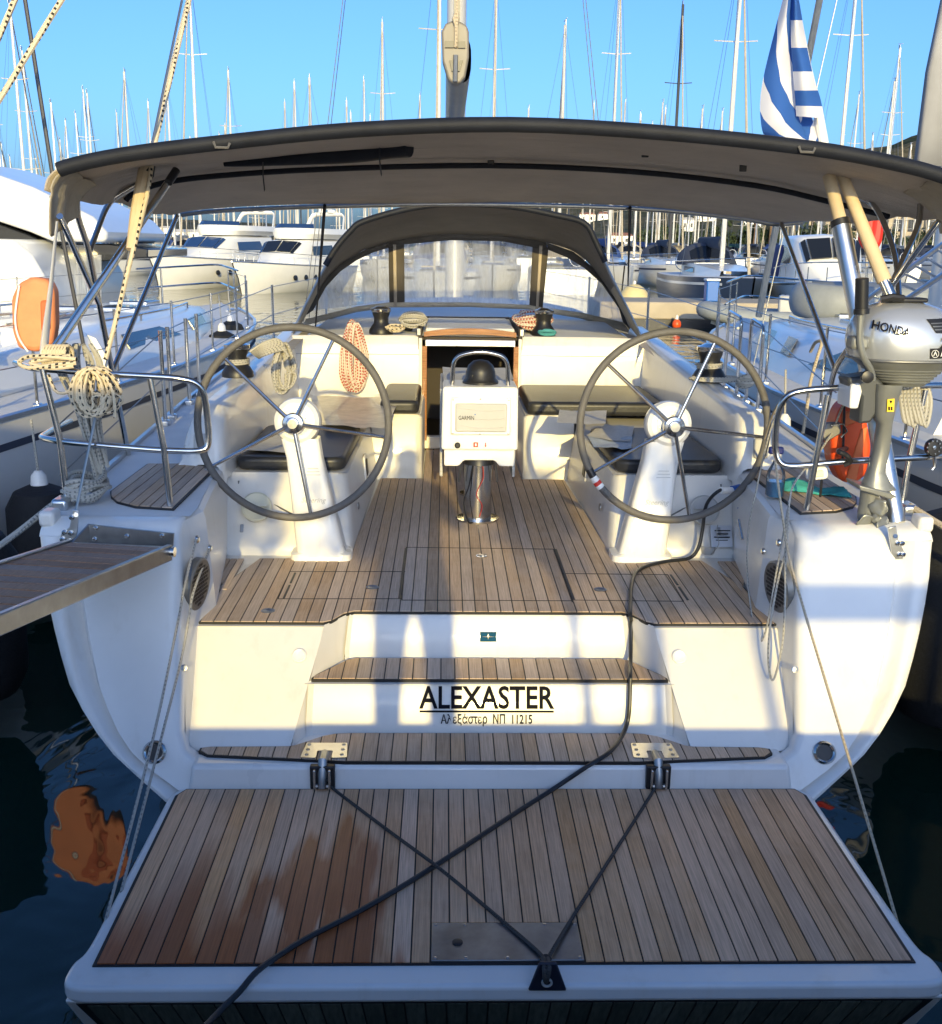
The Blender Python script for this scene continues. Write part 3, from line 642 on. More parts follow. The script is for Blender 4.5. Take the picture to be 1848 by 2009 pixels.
# ---- companionway: a real opening with dark cabin behind, wooden trim and sliding hatch
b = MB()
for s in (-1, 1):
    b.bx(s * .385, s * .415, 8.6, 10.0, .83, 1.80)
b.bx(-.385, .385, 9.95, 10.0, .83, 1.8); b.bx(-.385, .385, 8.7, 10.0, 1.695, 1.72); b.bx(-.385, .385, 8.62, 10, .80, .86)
b.build('cabin_lining', M['dark'], Y, smooth=0)  # whole lining in one even dark wood colour
for s in (-1, 1):
    MB().bx(s * .345, s * .383, 8.555, 8.66, .90, 1.66).build('door_post', M['wood'], Y, bevel=.004)
    MB().bx(s * .383, s * .41, 8.57, 8.63, .86, 1.72).build('door_frame', M['gel2'], Y, bevel=.006)
    MB().bx(s * .39, s * .43, 8.6, 10.3, 1.735, 1.80).build('hatch_rail', M['steel_d'], Y, bevel=.008)
MB().bx(-.385, .385, 8.57, 8.66, .83, .93).build('door_sill', M['gel2'], Y, bevel=.01)
MB().bx(-.36, .36, 8.585, 8.7, 1.655, 1.71).build('hatch_frame', M['alu'], Y, bevel=.006)
MB().prism([(x, 8.66, 1.725 + (.022 * (1 - (x / .36) ** 2))) for x in frange(-.37, .37, 8)] + [(x, 8.66, 1.765 + (.03 * (1 - (x / .36) ** 2))) for x in frange(.37, -.37, 8)], (0, .06, 0)).build('hatch_lip', M['wood'], Y, smooth=0)
MB().bx(-.36, .36, 8.72, 10.1, 1.72, 1.79).build('sliding_hatch', M['nonslip'], Y, bevel=.015)
# ---- helm pedestals and wheels
WP = []
for s in (-1, 1):
    ped = node('helm_pedestal', Y, (s * .85, 5.5, FLZ))
    hub = at(580, 822, Y=5.42) if s < 0 else at(1312, 833, Y=5.42)
    hub = Vector((s * .975, 5.42, 1.55)); WP.append(hub)
    rows = []
    def prof(cx, cy, z, hw, d, n=6):
        return fillet([V(cx - hw, cy + d, z), V(cx - hw, cy - d, z), V(cx + hw, cy - d, z), V(cx + hw, cy + d, z)], min(hw, d) * .55, n, closed=True)
    rows.append(prof(s * .852, 5.51, FLZ - .005, .162, .10)); rows.append(prof(s * .852, 5.51, FLZ + .03, .160, .098))
    rows.append(prof(s * .854, 5.51, FLZ + .04, .128, .085)); rows.append(prof(s * .90, 5.525, 1.15, .107, .07)); rows.append(prof(s * .935, 5.535, 1.36, .093, .062)); rows.append(prof(s * .955, 5.54, 1.46, .10, .058))
    b = MB(); b.grid(rows, close_v=True); b.build('pedestal_column', M['gel'], ped, smooth=50)
    hd = Vector((s * .968, 5.54, 1.545))
    b = MB(); b.lathe([(.0, .062), (.095, .06), (.115, .045), (.122, .02), (.122, -.03), (.11, -.05), (.0, -.055)], hd, (0, -1, .12), n=40, caps=False); b.build('pedestal_head', M['gel'], ped)
    MB().lathe([(.072, .062), (.072, .066), (.068, .068), (.0, .068)], hd, (0, -1, .12), n=32, caps=False).build('bearing_plate', M['white'] if s < 0 else M['gel'], ped)
    for k in range(6):
        a = R_(60 * k + 20); MB().lathe([(.006, .066), (.006, .072), (.0, .073)], hd + Vector((math.cos(a) * .055, 0, math.sin(a) * .055)), (0, -1, .12), n=8, caps=False).build('bolt', M['steel_d'], ped)
    tilt = Matrix.Rotation(R_(-5), 3, 'X')
    wh = node('steering_wheel', Y, hub)
    RW = .485
    b = MB(); b.tube([hub + tilt @ Vector((RW * math.cos(t), 0, RW * math.sin(t))) for t in [2 * math.pi * i / 72 for i in range(72)]], .0195, 12, closed=True); b.build('rim', M['leather'], wh)
    for k in range(5):
        a = R_((64 if s < 0 else 66) + 72 * k); d = tilt @ Vector((math.cos(a), 0, math.sin(a)))
        f = tilt @ Vector((0, -1, 0))
        b = MB(); b.tube([hub + f * .012 + d * .03, hub + d * (RW - .012)], [.0105, .009], 10); b.build('spoke', M['steel'], wh)
    ax = tilt @ Vector((0, -1, 0))
    b = MB(); b.lathe([(.03, -.09), (.03, -.02), (.055, -.018), (.056, .012), (.05, .022), (.034, .026), (.031, .034), (.022, .037), (.0, .037)], hub, ax, n=32, caps=False); b.build('hub', M['steel'], wh)
    MB().lathe([(.024, .036), (.024, .0395), (.0, .04)], hub, ax, n=24, caps=False).build('hub_cap', M['alu_d'], wh)
    if s > 0:
        for a0, a1, mt in ((207.0, 212.5, 'black'), (212.5, 216, 'white'), (216, 218.5, 'red'), (218.5, 221, 'white')):
            ts = [R_(a0 + (a1 - a0) * i / 5) for i in range(6)]
            MB().tube([hub + tilt @ Vector((RW * math.cos(t), 0, RW * math.sin(t))) for t in ts], .0208, 12).build('rim_tape', M[mt], wh)
    # maker's lettering low on the column
    text('Steering', .038, (s * .90 + .012, 5.4505, 1.13), (1, 0, .0), (s * -.10 * 0, .06, 1), 'pedestal_lettering', M['grey'], ped, .0006, shear=.35)
    for k in range(3):
        MB().box((s * .915 + .03, 5.462, 1.275 + k * .017), (.075 - .01 * k, .002, .003)).build('warning_print', M['grey'], ped)
    # engine or instrument panels on the coaming ends
    xr = 1.50
    MB().box((s * 1.50, 5.645, 1.40), (.075, .03, .11), Matrix.Rotation(R_(-18), 3, 'X')).build('instrument_panel', M['grey'], Y, bevel=.012)
# ---- cushions
for s in (-1, 1):
    c = fillet([V(s * .755, 5.83, 1.218), V(s * 1.36, 5.83, 1.218), V(s * 1.36, 6.95, 1.218), V(s * .745, 6.95, 1.218)], .09, 5, closed=True)
    MB().prism(c, (0, 0, .075)).build('seat_cushion', M['cushion'], Y, bevel=.025, seg=4)
    c = fillet([V(s * .385, 7.51, 1.277), V(s * (.66 if s < 0 else 1.36), 7.51, 1.277), V(s * (.66 if s < 0 else 1.36), 8.5, 1.277), V(s * .385, 8.5, 1.277)], .06, 4, closed=True)
    MB().prism(c, (0, 0, .095)).build('seat_cushion', M['cushion'], Y, bevel=.03, seg=4)
    # locker openings and vents in the seat front, drain recess lines
    MB().box((s * .708, 6.75, 1.055), (.016, .15, .15), Matrix.Rotation(R_(s * 5), 3, 'Y')).build('speaker_recess', M['gel2'], Y, bevel=.012)
    MB().box((s * .702, 6.74, 1.055), (.016, .10, .105), Matrix.Rotation(R_(s * 5), 3, 'Y')).build('locker_opening', M['black'], Y, bevel=.01)
    MB().lathe([(.022, 0), (.022, .005), (.012, .008), (.0, .008)], (s * .697, 5.98, .985), (-s, 0, .08), n=14).build('locker_latch', M['steel_d'], Y)
    # moulded seam below the helm seat
    MB().tube([(s * 1.33, 5.762, 1.175), (s * 1.33, 5.755, 1.15), (s * .96, 5.63, .985)], .005, 6).build('locker_seam', M['alu_d'], Y)
    MB().box((s * 1.288, 5.574, .955), (.018, .008, .045), Matrix.Rotation(R_(-29), 3, 'X')).build('socket_cover', M['steel_d'], Y, bevel=.004)
    # grab handles, cleat and shower plates on the inner pillar wall
    for (y, z, r_) in ((4.58, 1.17, .018), (4.72, 1.09, .016)):
        MB().lathe([(r_, 0), (r_, .008), (r_ * .6, .014), (0, .014)], (s * (1.283 - (y - 4.5) * .09 + (z - .985) * .12), y, z), (-s, 0, 0), n=14).build('line_stud', M['steel'], Y)
    MB().lathe([(.014, 0), (.014, .004), (.008, .005), (.007, -.01)], (s * 1.288, TY(.72) - .012, .715), (0, -1, .4), n=14).build('drain', M['steel_d'], Y)
    MB().lathe([(.032, 0), (.032, .007), (.026, .011), (.015, .006), (.0, .007)], (s * .83, 4.375, .705), (0, -.78, .62), n=22).build('courtesy_light', M['white'], Y)
MB().box((1.30, 5.56, .93), (.115, .004, .12), Matrix.Rotation(R_(-29), 3, 'X')).build('builder_plate', M['alu'], Y)
for k in range(5): MB().box((1.30, 5.549 + .0, .965 - k * .018), (.085 - .02 * (k % 2), .004, .005), Matrix.Rotation(R_(-29), 3, 'X')).build('plate_print', M['ink'], Y)
MB().box((1.343, 4.93, 1.13), (.012, .13, .12)).build('engine_panel_recess', M['black'], Y, bevel=.01)
MB().lathe([(.045, 0), (.045, .015), (.04, .02), (.0, .02)], (1.34, 4.96, 1.14), (-1, -.3, 0), n=20).build('gauge', M['black'], Y)
# ---- table with instrument pod
tb = node('cockpit_table', Y, (0, 6.4, FLZ))
b = MB(); b.prism(fillet([V(-.222, 6.10, 1.29), V(.222, 6.10, 1.29), V(.215, 6.08, 1.66), V(-.215, 6.08, 1.66)], .02, 3, closed=True), (0, .34, .0)); b.build('instrument_pod', M['white'], tb, bevel=.012, seg=3)
b = MB(); b.prism(fillet([V(-.205, 6.13, 1.292), V(-.205, 6.13, 1.19), V(-.12, 6.13, 1.19), V(-.09, 6.13, 1.225), V(.09, 6.13, 1.225), V(.12, 6.13, 1.19), V(.205, 6.13, 1.19), V(.205, 6.13, 1.292)], .012, 3, closed=True), (0, .28, 0)); b.build('pod_base', M['white'], tb, bevel=.006)
MB().bx(-.19, .19, 6.45, 7.25, 1.585, 1.625).build('table_top', M['gel2'], tb, bevel=.01)
MB().bx(-.19, .19, 6.42, 7.2, 1.28, 1.585).build('table_box', M['gel2'], tb, bevel=.01)
for s in (-1, 1):
    MB().bx(s * .212, s * .232, 6.44, 7.25, 1.06, 1.60).build('table_leaf', M['grey'], tb, bevel=.006)
MB().bx(-.168, .175, 6.072, 6.09, 1.385, 1.60).build('display_bezel', M['white'], tb, bevel=.008)
b = MB(); b.prism(fillet([V(-.142, 6.058, 1.405), V(.152, 6.058, 1.405), V(.152, 6.056, 1.568), V(-.142, 6.056, 1.568)], .012, 3, closed=True), (0, .02, 0)); dc = b.build('display_cover', M['grey'], tb, bevel=.006)
for k in range(3):     # raised waves on the cover
    MB().tube([(-.13 + .27 * t, 6.0575, 1.545 - k * .05 - .02 * math.sin(t * 2.6)) for t in frange(0, 1, 10)], .0022, 5).build('cover_wave', M['grey'], dc)
text('GARMIN', .034, (-.125, 6.0555, 1.475), (1, 0, 0), (0, 0, 1), 'maker_name', M['ink'], tb, .0008, align='LEFT', width=.088)
MB().add([(-.035, 6.055, 1.503), (-.025, 6.055, 1.503), (-.030, 6.055, 1.512)], [(0, 1, 2)]).build('maker_mark', M['blue'], tb, smooth=0)
for x, z in ((-.155, 1.588), (0, 1.592), (.163, 1.588), (-.155, 1.396), (0, 1.393), (.163, 1.396)):
    MB().lathe([(.005, 0), (.005, .003), (0, .004)], (x, 6.071, z), (0, -1, 0), n=8).build('screw', M['steel_d'], tb)
MB().lathe([(.017, 0), (.017, .014), (.012, .018), (0, .018)], (-.128, 6.09, 1.322), (0, -1, 0), n=16).build('power_socket', M['black'], tb)
MB().bx(-.036, -.010, 6.084, 6.092, 1.312, 1.339).build('warning_label', M['red'], tb)
MB().box((-.023, 6.0825, 1.326), (.009, .002, .015)).build('label_print', M['white'], tb)
b = MB(); b.box((.034, 6.0845, 1.330), (.005, .003, .017)); b.add([(.027, 6.084, 1.322), (.041, 6.084, 1.322), (.034, 6.084, 1.312)], [(0, 2, 1)]); b.build('arrow_mark', M['red'], tb, smooth=0)
MB().lathe([(.105, 0), (.105, .012), (.09, .03), (.086, .07), (.072, .105), (.045, .13), (.0, .139)], (.005, 6.26, 1.66), n=32, caps=False).build('compass', M['black'], tb)
MB().tube(fillet([V(-.162, 6.17, 1.65), V(-.155, 6.15, 1.82), V(-.05, 6.14, 1.852), V(.05, 6.14, 1.852), V(.155, 6.15, 1.82), V(.162, 6.17, 1.65)], .07, 8), .0125, 12).build('grab_rail', M['steel'], tb)
MB().lathe([(.13, 0), (.13, .012), (.085, .016), (.083, .38)], (.0, 6.32, FLZ), n=36).build('table_leg', M['steel'], tb)
MB().lathe([(.1, 0), (.1, .012), (.065, .016), (.063, .45)], (.0, 7.0, FLZ), n=28).build('table_leg', M['steel'], tb)
MB().lathe([(.09, .0), (.08, .05), (.06, .07)], (.0, 6.22, 1.19), n=24).build('leg_collar', M['black'], tb)
for s in (-1, 1): MB().tube([(s * .10, 6.25, 1.2), (s * .115, 6.3, 1.06)], .008, 8).build('leaf_support', M['steel_d'], tb)
MB().tube(spl([(.02, 6.235, 1.2), (.03, 6.232, 1.1), (-.01, 6.232, 1.0), (.025, 6.232, .93), (.01, 6.233, .86)], 6), .003, 5).build('wire', M['red'], tb)
MB().tube(spl([(-.03, 6.24, 1.2), (-.055, 6.24, 1.05), (-.085, 6.235, .95), (-.06, 6.2, .84), (-.03, 6.19, .835)], 6), .005, 6).build('wire', M['black'], tb)

# ---- name, builder's emblem, platform hinges
text('ALEXASTER', .134, (-.015, 4.2770, .505), (1, 0, 0), (0, .353, 1), 'yacht_name', M['ink'], Y, .0016, width=.585, bold=.018)
b = MB(); b.hexa([(-.305, 4.2710, .4875), (.275, 4.2710, .4875), (.275, 4.285, .4875), (-.305, 4.285, .4875), (-.305, 4.2732, .494), (.275, 4.2732, .494), (.275, 4.286, .494), (-.305, 4.286, .494)]); b.build('name_underline', M['ink'], Y, smooth=0)
text('Αλεξάστερ  ΝΠ  11215', .056, (-.015, 4.2570, .4425), (1, 0, 0), (0, .117, 1), 'port_registration', M['ink'], Y, .001, width=.395, bold=.012)
MB().hexa([(-.037, 4.5830, .693), (.037, 4.5830, .693), (.037, 4.5930, .693), (-.037, 4.5930, .693), (-.037, 4.5930, .735), (.037, 4.5930, .735), (.037, 4.6030, .735), (-.037, 4.6030, .735)]).build('builder_emblem', pm('emblem_blue', (.012, .075, .14), .8, spec=.1), Y, smooth=0)
b = MB(); b.add([(-.03, 4.5865, .716), (0, 4.5865, .713), (.03, 4.5865, .716), (0, 4.5865, .719)], [(0, 1, 2, 3)]); b.add([(-.004, 4.5855, .716), (0, 4.5845, .702), (.004, 4.5855, .716), (0, 4.5880, .730)], [(0, 1, 2, 3)]); b.build('emblem_star', M['alu'], Y, smooth=0)
for x in (-.69, .675):
    h = node('platform_hinge', Y, (x, 4.0, .4))
    b = MB(); b.prism(fillet([V(x - .095, 4.005, .408), V(x - .032, 4.0, .408), V(x - .032, 4.065, .408), V(x + .032, 4.065, .408), V(x + .032, 4.0, .408), V(x + .095, 4.005, .408), V(x + .085, 4.135, .408), V(x - .085, 4.135, .408)], .008, 3, closed=True), (0, 0, .004)); b.build('hinge_plate', M['steel'], h, smooth=0)
    for sx in (-.072, .072):
        for dy in (.02, .065, .11): MB().lathe([(.008, 0), (.008, .0022), (.004, .003)], (x + sx, 4.01 + dy, .412), n=10).build('bolt', M['steel_d'], h)
    MB().bx(x - .05, x + .05, 3.945, 3.975, .30, .40).build('hinge_recess', M['black'], h, bevel=.004)
    MB().tube([(x, 4.05, .405), (x, 3.97, .412), (x, 3.945, .36), (x, 3.935, .312)], .019, 10, squash=(1, 1)).build('hinge_arm', M['steel_d'], h)
    for sx in (-.03, .03): MB().bx(x + sx - .005, x + sx + .005, 3.925, 3.98, .305, .392).build('hinge_cheek', M['steel'], h, bevel=.003)
    MB().tube([(x - .034, 3.938, .318), (x + .034, 3.938, .318)], .010, 8).build('hinge_pin', M['steel_d'], h)

# ---- pushpits (stern rails)
def pxs(pts): return [at(x, y, Y=d) for x, y, d in pts]
for s in (-1, 1):
    pp = node('pushpit', Y, (s * 1.6, 4.8, 1.27))
    if s < 0:
        loop = pxs([(30, 712, 5.25), (60, 722, 4.9), (83, 724, 4.78), (200, 733, 4.74), (345, 741, 4.72), (395, 752, 4.74), (405, 800, 4.76), (411, 872, 4.76), (398, 886, 4.75), (322, 884, 4.74), (200, 874, 4.75), (118, 866, 4.78), (78, 859, 4.9), (110, 838, 5.4), (138, 826, 5.9)])
        posts = [((83, 723, 4.78), (118, 865, 4.78), (135, 1004, 4.78)), ((294, 740, 4.73), (322, 882, 4.73), (334, 998, 4.73))]
    else:
        loop = pxs([(1880, 756, 4.9), (1848, 756, 4.8), (1757, 757, 4.73), (1675, 759, 4.72), (1590, 764, 4.72), (1545, 772, 4.73), (1525, 807, 4.75), (1519, 880, 4.76), (1530, 912, 4.75), (1560, 915, 4.74), (1655, 905, 4.73), (1815, 897, 4.78), (1880, 890, 5.0)])
        posts = [((1624, 775, 4.73), (1600, 905, 4.73), (1579, 1017, 4.73)), ((1815, 765, 4.78), (1785, 897, 4.78), (1764, 1017, 4.76))]
    MB().tube(fillet(loop, .07, 6), .0145, 12).build('rail', M['steel'], pp)
    for q in posts:
        pts = pxs(q); MB().tube([pts[0], pts[1], pts[2]], .0145, 12).build('post', M['steel'], pp)
        MB().lathe([(.028, 0), (.028, .008), (.018, .014)], pts[2] + Vector((0, 0, -.012)), n=14).build('post_foot', M['steel_d'], pp)
# guard stanchions and gate hoops along the side decks
def stanchion(base, h, name='stanchion'):
    n = node(name, Y, base)
    MB().tube([base, base + Vector((0, 0, h))], .0125, 10).build('post', M['steel'], n)
    MB().bx(base.x - .028, base.x + .028, base.y - .035, base.y + .035, base.z - .005, base.z + .04).build('socket', M['alu'], n, bevel=.01)
    return base + Vector((0, 0, h))
tops = {-1: [], 1: []}
for px in ((312, 772), (329, 786), (369, 774), (391, 750)):
    q = at(px[0], px[1], X=-2.0); xr, zr = rail(q.y); q = Vector((-(xr - .06), q.y, zr)); tops[-1].append(stanchion(q, .60))
for y in (11.2, 13.2, 15.2):
    xr, zr = rail(y); tops[-1].append(stanchion(Vector((-(xr - .05), y, zr)), .6))
for (p0, p1) in (((1499, 806), (1512, 812)), ((1454, 782), (1432, 768))):
    hoop = node('gate_hoop', Y, at(*p0, Z=1.33))
    a, c = at(*p0, Z=1.34), at(*p1, Z=1.34)
    for q in (a, c): q.x, q.z = rail(q.y)[0] - .06, rail(q.y)[1]
    if (a - c).length < .15: c = a + Vector((.01, .34, .01))
    MB().tube(fillet([a, a + Vector((0, 0, .60)), c + Vector((0, 0, .62)), c], .06, 6), .0125, 10).build('post', M['steel'], hoop)
    for q in (a, c): MB().bx(q.x - .028, q.x + .028, q.y - .035, q.y + .035, q.z - .005, q.z + .04).build('socket', M['alu'], hoop, bevel=.01)
    tops[1] += [a + Vector((0, 0, .6)), c + Vector((0, 0, .6))]
for y in (11.4, 13.4, 15.2):
    xr, zr = rail(y); tops[1].append(stanchion(Vector((xr - .05, y, zr)), .6))
for s in (-1, 1):
    t = tops[s]; st = at(110, 838, Y=5.4) if s < 0 else at(1640, 770, Y=5.2)
    MB().tube([st] + [p - Vector((0, 0, .02)) for p in t], .004, 5).build('guard_wire', M['wire'], Y)
    MB().tube([st - Vector((0, 0, .25))] + [p - Vector((0, 0, .3)) for p in t], .004, 5).build('guard_wire', M['wire'], Y)

# ---- winches, clutches
def winch(loc, k=1.0, ropes=None):
    n = node('winch', Y, loc)
    MB().lathe([(.085 * k, 0), (.085 * k, .025 * k), (.07 * k, .05 * k), (.052 * k, .075 * k), (.05 * k, .11 * k), (.06 * k, .135 * k), (.062 * k, .15 * k)], loc, n=28).build('drum', M['black'], n)
    MB().lathe([(.066 * k, .15 * k), (.07 * k, .158 * k), (.07 * k, .175 * k), (.05 * k, .18 * k), (.03 * k, .19 * k), (.0, .19 * k)], loc, n=28, caps=False).build('self_tailer', M['steel'], n)
    if ropes:
        MB().tube([loc + Vector((math.cos(a) * .062 * k, math.sin(a) * .062 * k, .065 * k + .011 * a / 6.28)) for a in [i * .35 for i in range(60)]], .0065, 6).build('turns', M[ropes], n)
winch(Vector((-.72, 8.8, 1.735)), 1.15); winch(Vector((.60, 8.8, 1.735)), 1.15)
winch(Vector((-1.50, 6.75, 1.625)), 1.15, 'ropegrey'); winch(Vector((1.47, 6.75, 1.625)), 1.25, 'ropegrey')
for s in (-1, 1):
    MB().bx(s * .47, s * .56, 8.95, 9.1, 1.75, 1.80).build('rope_clutch', M['black'], Y, bevel=.01)

# ---- boom, mast, standing rigging
mast = node('mast', Y, (0, 13.0, 1.8))
sec = lambda z: [(-.11 + .11 * math.cos(a) + .02, 13.05 + .16 * math.sin(a), z) for a in [2 * math.pi * i / 20 for i in range(20)]]
b = MB(); b.grid([sec(1.7), sec(12), sec(20)], close_v=True); b.build('mast_tube', M['mastw'], mast)
MB().bx(-.125, -.055, 12.83, 12.9, 2.6, 19.5).build('sail_slot', M['mastd'], mast)
for z, hw in ((8, 1.0), (13, .8)): MB().tube([(-hw, 13.3, z + .1), (-.09, 13.05, z), (hw, 13.3, z + .1)], .03, 6).build('spreader', M['mastw'], mast)
bm = node('boom', Y, (0, 9, 3.5))
def bsec(y, z, k=1): return [(-.135 + .075 * k * math.cos(a) * (abs(math.cos(a)) ** -.35 if abs(math.cos(a)) > .01 else 1), y, z + .13 * k * math.sin(a) * (abs(math.sin(a)) ** -.3 if abs(math.sin(a)) > .01 else 1)) for a in [2 * math.pi * i / 24 + .01 for i in range(24)]]
b = MB(); b.grid([bsec(6.75, 3.50), bsec(12.8, 3.45)], close_v=True); b.build('boom_tube', M['alu_d'], bm)
e0 = [at(x, y, Y=6.62) for x, y in ((866, 62), (874, 46), (888, 40), (903, 42), (916, 50), (920, 62), (920, 112), (913, 150), (903, 163), (889, 165), (879, 155), (868, 118))]
b = MB(); b.prism(e0, (0, .13, 0)); b.build('boom_end_cap', pm('cap_grey', (.2, .18, .15), .5, var=.1, vs=9), bm, bevel=.012, seg=3)
for poly in (((873, 80), (890, 80), (890, 93), (873, 93)), ((899, 81), (913, 81), (913, 94), (899, 94)), ((882, 144), (887, 144), (892, 171), (886, 171)), ((908, 144), (903, 144), (896, 171), (902, 171))):
    poly = [(x, y if y < 100 else y - 0) for x, y in poly]
    b = MB(); b.prism([at(x, y if y < 100 else 118 + (y - 144) * .8, Y=6.605) for x, y in poly], (0, .02, 0)); b.build('sheave_slot', M['black'], bm, smooth=0)
MB().tube(pxs([(894, 108, 6.60), (893, 160, 6.60)]), .014, 8).build('casting_rib', M['alu_d'], bm)
MB().tube(pxs([(894, 92, 6.61), (895, 78, 6.59), (895, 50, 6.6)]), .011, 8).build('outhaul', M['ropetan'], bm)
MB().tube(pxs([(895, 52, 6.6), (894, 38, 6.6), (896, 24, 6.6)]), [.010, .022, .012], 8).build('topping_lift_knot', M['ropetan'], bm)
MB().tube([at(896, 26, Y=6.6), (-.02, 13.0, 19.8)], .008, 6).build('topping_lift', M['ropetan'], bm)
rigd = pm('rigging_dark', (.10, .10, .105), .6)
for s in (-1, 1):
    bk = node('backstay', Y, (s * 1.87, 4.6, 1.2))
    q0 = at(149, 1003, Y=4.60) if s < 0 else at(1764, 1052, Y=4.56)
    mid = at(297, 290, Y=5.25) if s < 0 else at(1628, 345, Y=5.15)
    d = (mid - q0)
    up = mid + d * 3.2
    if s < 0:
        MB().tube([q0, q0 + d * .30], .006, 6).build('stay_wire', M['wire'], bk)
        MB().tube([q0 + d * .36, up], .006, 6).build('stay_wire', M['wire'], bk)
        MB().tube(pxs([(296, 292, 5.25), (285, 340, 5.2), (270, 420, 5.1), (256, 490, 5.02)]), [.026, .034, .034, .02], 10).build('stay_sleeve', pm('sleeve_beige', (.60, .47, .30), .7, var=.15, vs=6), bk)
        MB().tube(pxs([(290, 318, 5.235), (286, 343, 5.2)]), .0365, 10).build('sleeve_band', M['black'], bk)
        MB().tube(pxs([(372, 0, 5.9), (304, 283, 5.27), (288, 385, 5.1), (254, 520, 4.98), (222, 650, 4.86), (207, 705, 4.8)]), .011, 8).build('tackle_line', M['rope'], bk)
        MB().tube(pxs([(368, 0, 5.92), (299, 283, 5.3)]), .009, 8).build('tackle_line', M['ropegrey'], bk)
    else:
        MB().tube(pxs([(1626, 345, 5.15), (1650, 440, 5.05)]), .030, 12).build('stay_sleeve', bpy.data.materials['sleeve_beige'], bk)
        MB().tube(pxs([(1647, 432, 5.06), (1650, 444, 5.05)]), .044, 12).build('sleeve_band', M['black'], bk)
        MB().tube(pxs([(1650, 444, 5.05), (1692, 660, 4.88), (1757, 1025, 4.60)]), .042, 16).build('stay_tube', M['alu'], bk)
        MB().tube([mid, up], .006, 6).build('stay_wire', M['wire'], bk)
        MB().tube(pxs([(1650, 338, 5.15), (1735, 552, 4.98)]), [.026, .034], 12).build('stay_sleeve', bpy.data.materials['sleeve_beige'], bk)
        MB().tube(pxs([(1733, 548, 4.98), (1752, 592, 4.95)]), .026, 12).build('stay_end', M['steel'], bk)
    # chain plate on the transom corner
    cpx = [(1742, 1036), (1758, 1032), (1763, 1060), (1776, 1086), (1772, 1097), (1757, 1098), (1750, 1085)] if s > 0 else [(142, 1000), (154, 1002), (152, 1040), (146, 1066), (118, 1064), (119, 1048), (136, 1034)]
    yb = 4.43 if s > 0 else 4.40
    MB().prism([at(x, y, Y=yb) for x, y in cpx], (0, .01, 0)).build('chain_plate', M['alu'], bk, bevel=.002)
    for x, y in ([(1761, 1066), (1770, 1066), (1764, 1088), (1772, 1088)] if s > 0 else [(127, 1044), (139, 1046), (123, 1058), (136, 1062), (141, 1015)]):
        MB().lathe([(.011, 0), (.011, .006), (.006, .01), (0, .01)], at(x, y, Y=yb - .001), (0, -1, 0), n=12).build('bolt', M['steel'], bk)
    MB().tube([q0, at(1757, 1052, Y=4.42) if s > 0 else at(149, 1010, Y=4.39)], .010, 8).build('toggle', M['steel'], bk)
for s in (-1, 1):
    for yy, zz in ((13.1, 19.5), (12.6, 13)):
        MB().tube([(s * 1.85, yy, 1.45), (s * .95, 13.3, 8.1), (s * .1, 13.1, zz)], .0045, 5).build('shroud', rigd, Y)

# ---- sprayhood
sh = node('sprayhood', Y, (0, 9.2, 1.8))
arch = [at(x, y, Y=8.75) for x, y in ((568, 668), (585, 630), (622, 555), (655, 495), (688, 455), (714, 436), (800, 412), (885, 402), (1000, 407), (1090, 424), (1146, 440), (1170, 480), (1205, 555), (1238, 620), (1262, 672))]
arch = spl(arch, 4); NA = len(arch)
def wpt(x, y):
    """Point on the raked front panel of the sprayhood."""
    return at(x, y, pl=((0, 10.15, 1.80), (0, 1, .42)))
win = [wpt(x, y) for x, y in ((590, 625), (603, 606), (632, 556), (664, 520), (696, 500), (722, 486), (800, 466), (885, 458), (985, 462), (1070, 474), (1125, 492), (1160, 520), (1198, 572), (1228, 615), (1240, 650))]
win = spl(win, 4)
rows = []
for t in (0, .12, .3, .5, .7, .88, 1):
    rows.append([a.lerp(c, t) + Vector((0, 0, .03 * math.sin(math.pi * t))) for a, c in zip(arch, win)])
b = MB(); b.grid(rows); o = b.build('hood_canvas', pm('hood_canvas', (.23, .2, .165), .9, var=.16, vs=2.5, bump=.5, bs=500, fold=((2, 6, 3), .5, .04)), sh, smooth=60); m_ = o.modifiers.new('thick', 'SOLIDIFY'); m_.thickness = .006
b = MB(); b.tube([p + Vector((0, -.01, .008)) for p in arch[10:47]], .024, 10); b.build('grab_edge', M['navy'], sh)
b = MB(); b.tube(arch, .012, 8); b.build('hood_bow', M['steel_d'], sh)
def band(a, c, mat_, name, par, off=0):
    A = [wpt(*p) + Vector((0, off, 0)) for p in a]; C = [wpt(*p) + Vector((0, off, 0)) for p in c]
    b = MB(); b.grid([A, C]); o = b.build(name, mat_, par, smooth=60); m_ = o.modifiers.new('thick', 'SOLIDIFY'); m_.thickness = .004; return o
paneL = [(614, 609), (640, 562), (668, 532), (700, 510), (732, 495), (762, 486), (764, 592)]
topL = [(590, 625), (614, 609), (640, 562), (668, 532), (700, 510), (732, 495), (762, 486)]
outT = [(590, 625), (603, 600), (628, 556), (662, 520), (696, 500), (728, 484), (762, 476)]
M['canvas_d'] = pm('canvas_dark', (.085, .075, .065), .9, var=.15, vs=6)
band(outT, topL, M['canvas_d'], 'window_surround', sh)
band([(762, 474), (800, 464), (885, 456), (985, 460), (1072, 474)], [(762, 486), (793, 479), (885, 471), (985, 473), (1073, 490)], M['canvas_d'], 'window_surround', sh)
band([(1240, 652), (1230, 615), (1200, 572), (1160, 522), (1125, 494), (1073, 476)], [(1222, 632), (1214, 605), (1180, 556), (1145, 525), (1112, 505), (1075, 490)], M['canvas_d'], 'window_surround', sh)
band([(762, 480), (764, 600)], [(793, 476), (794, 600)], M['canvas_d'], 'window_post', sh, -.004)
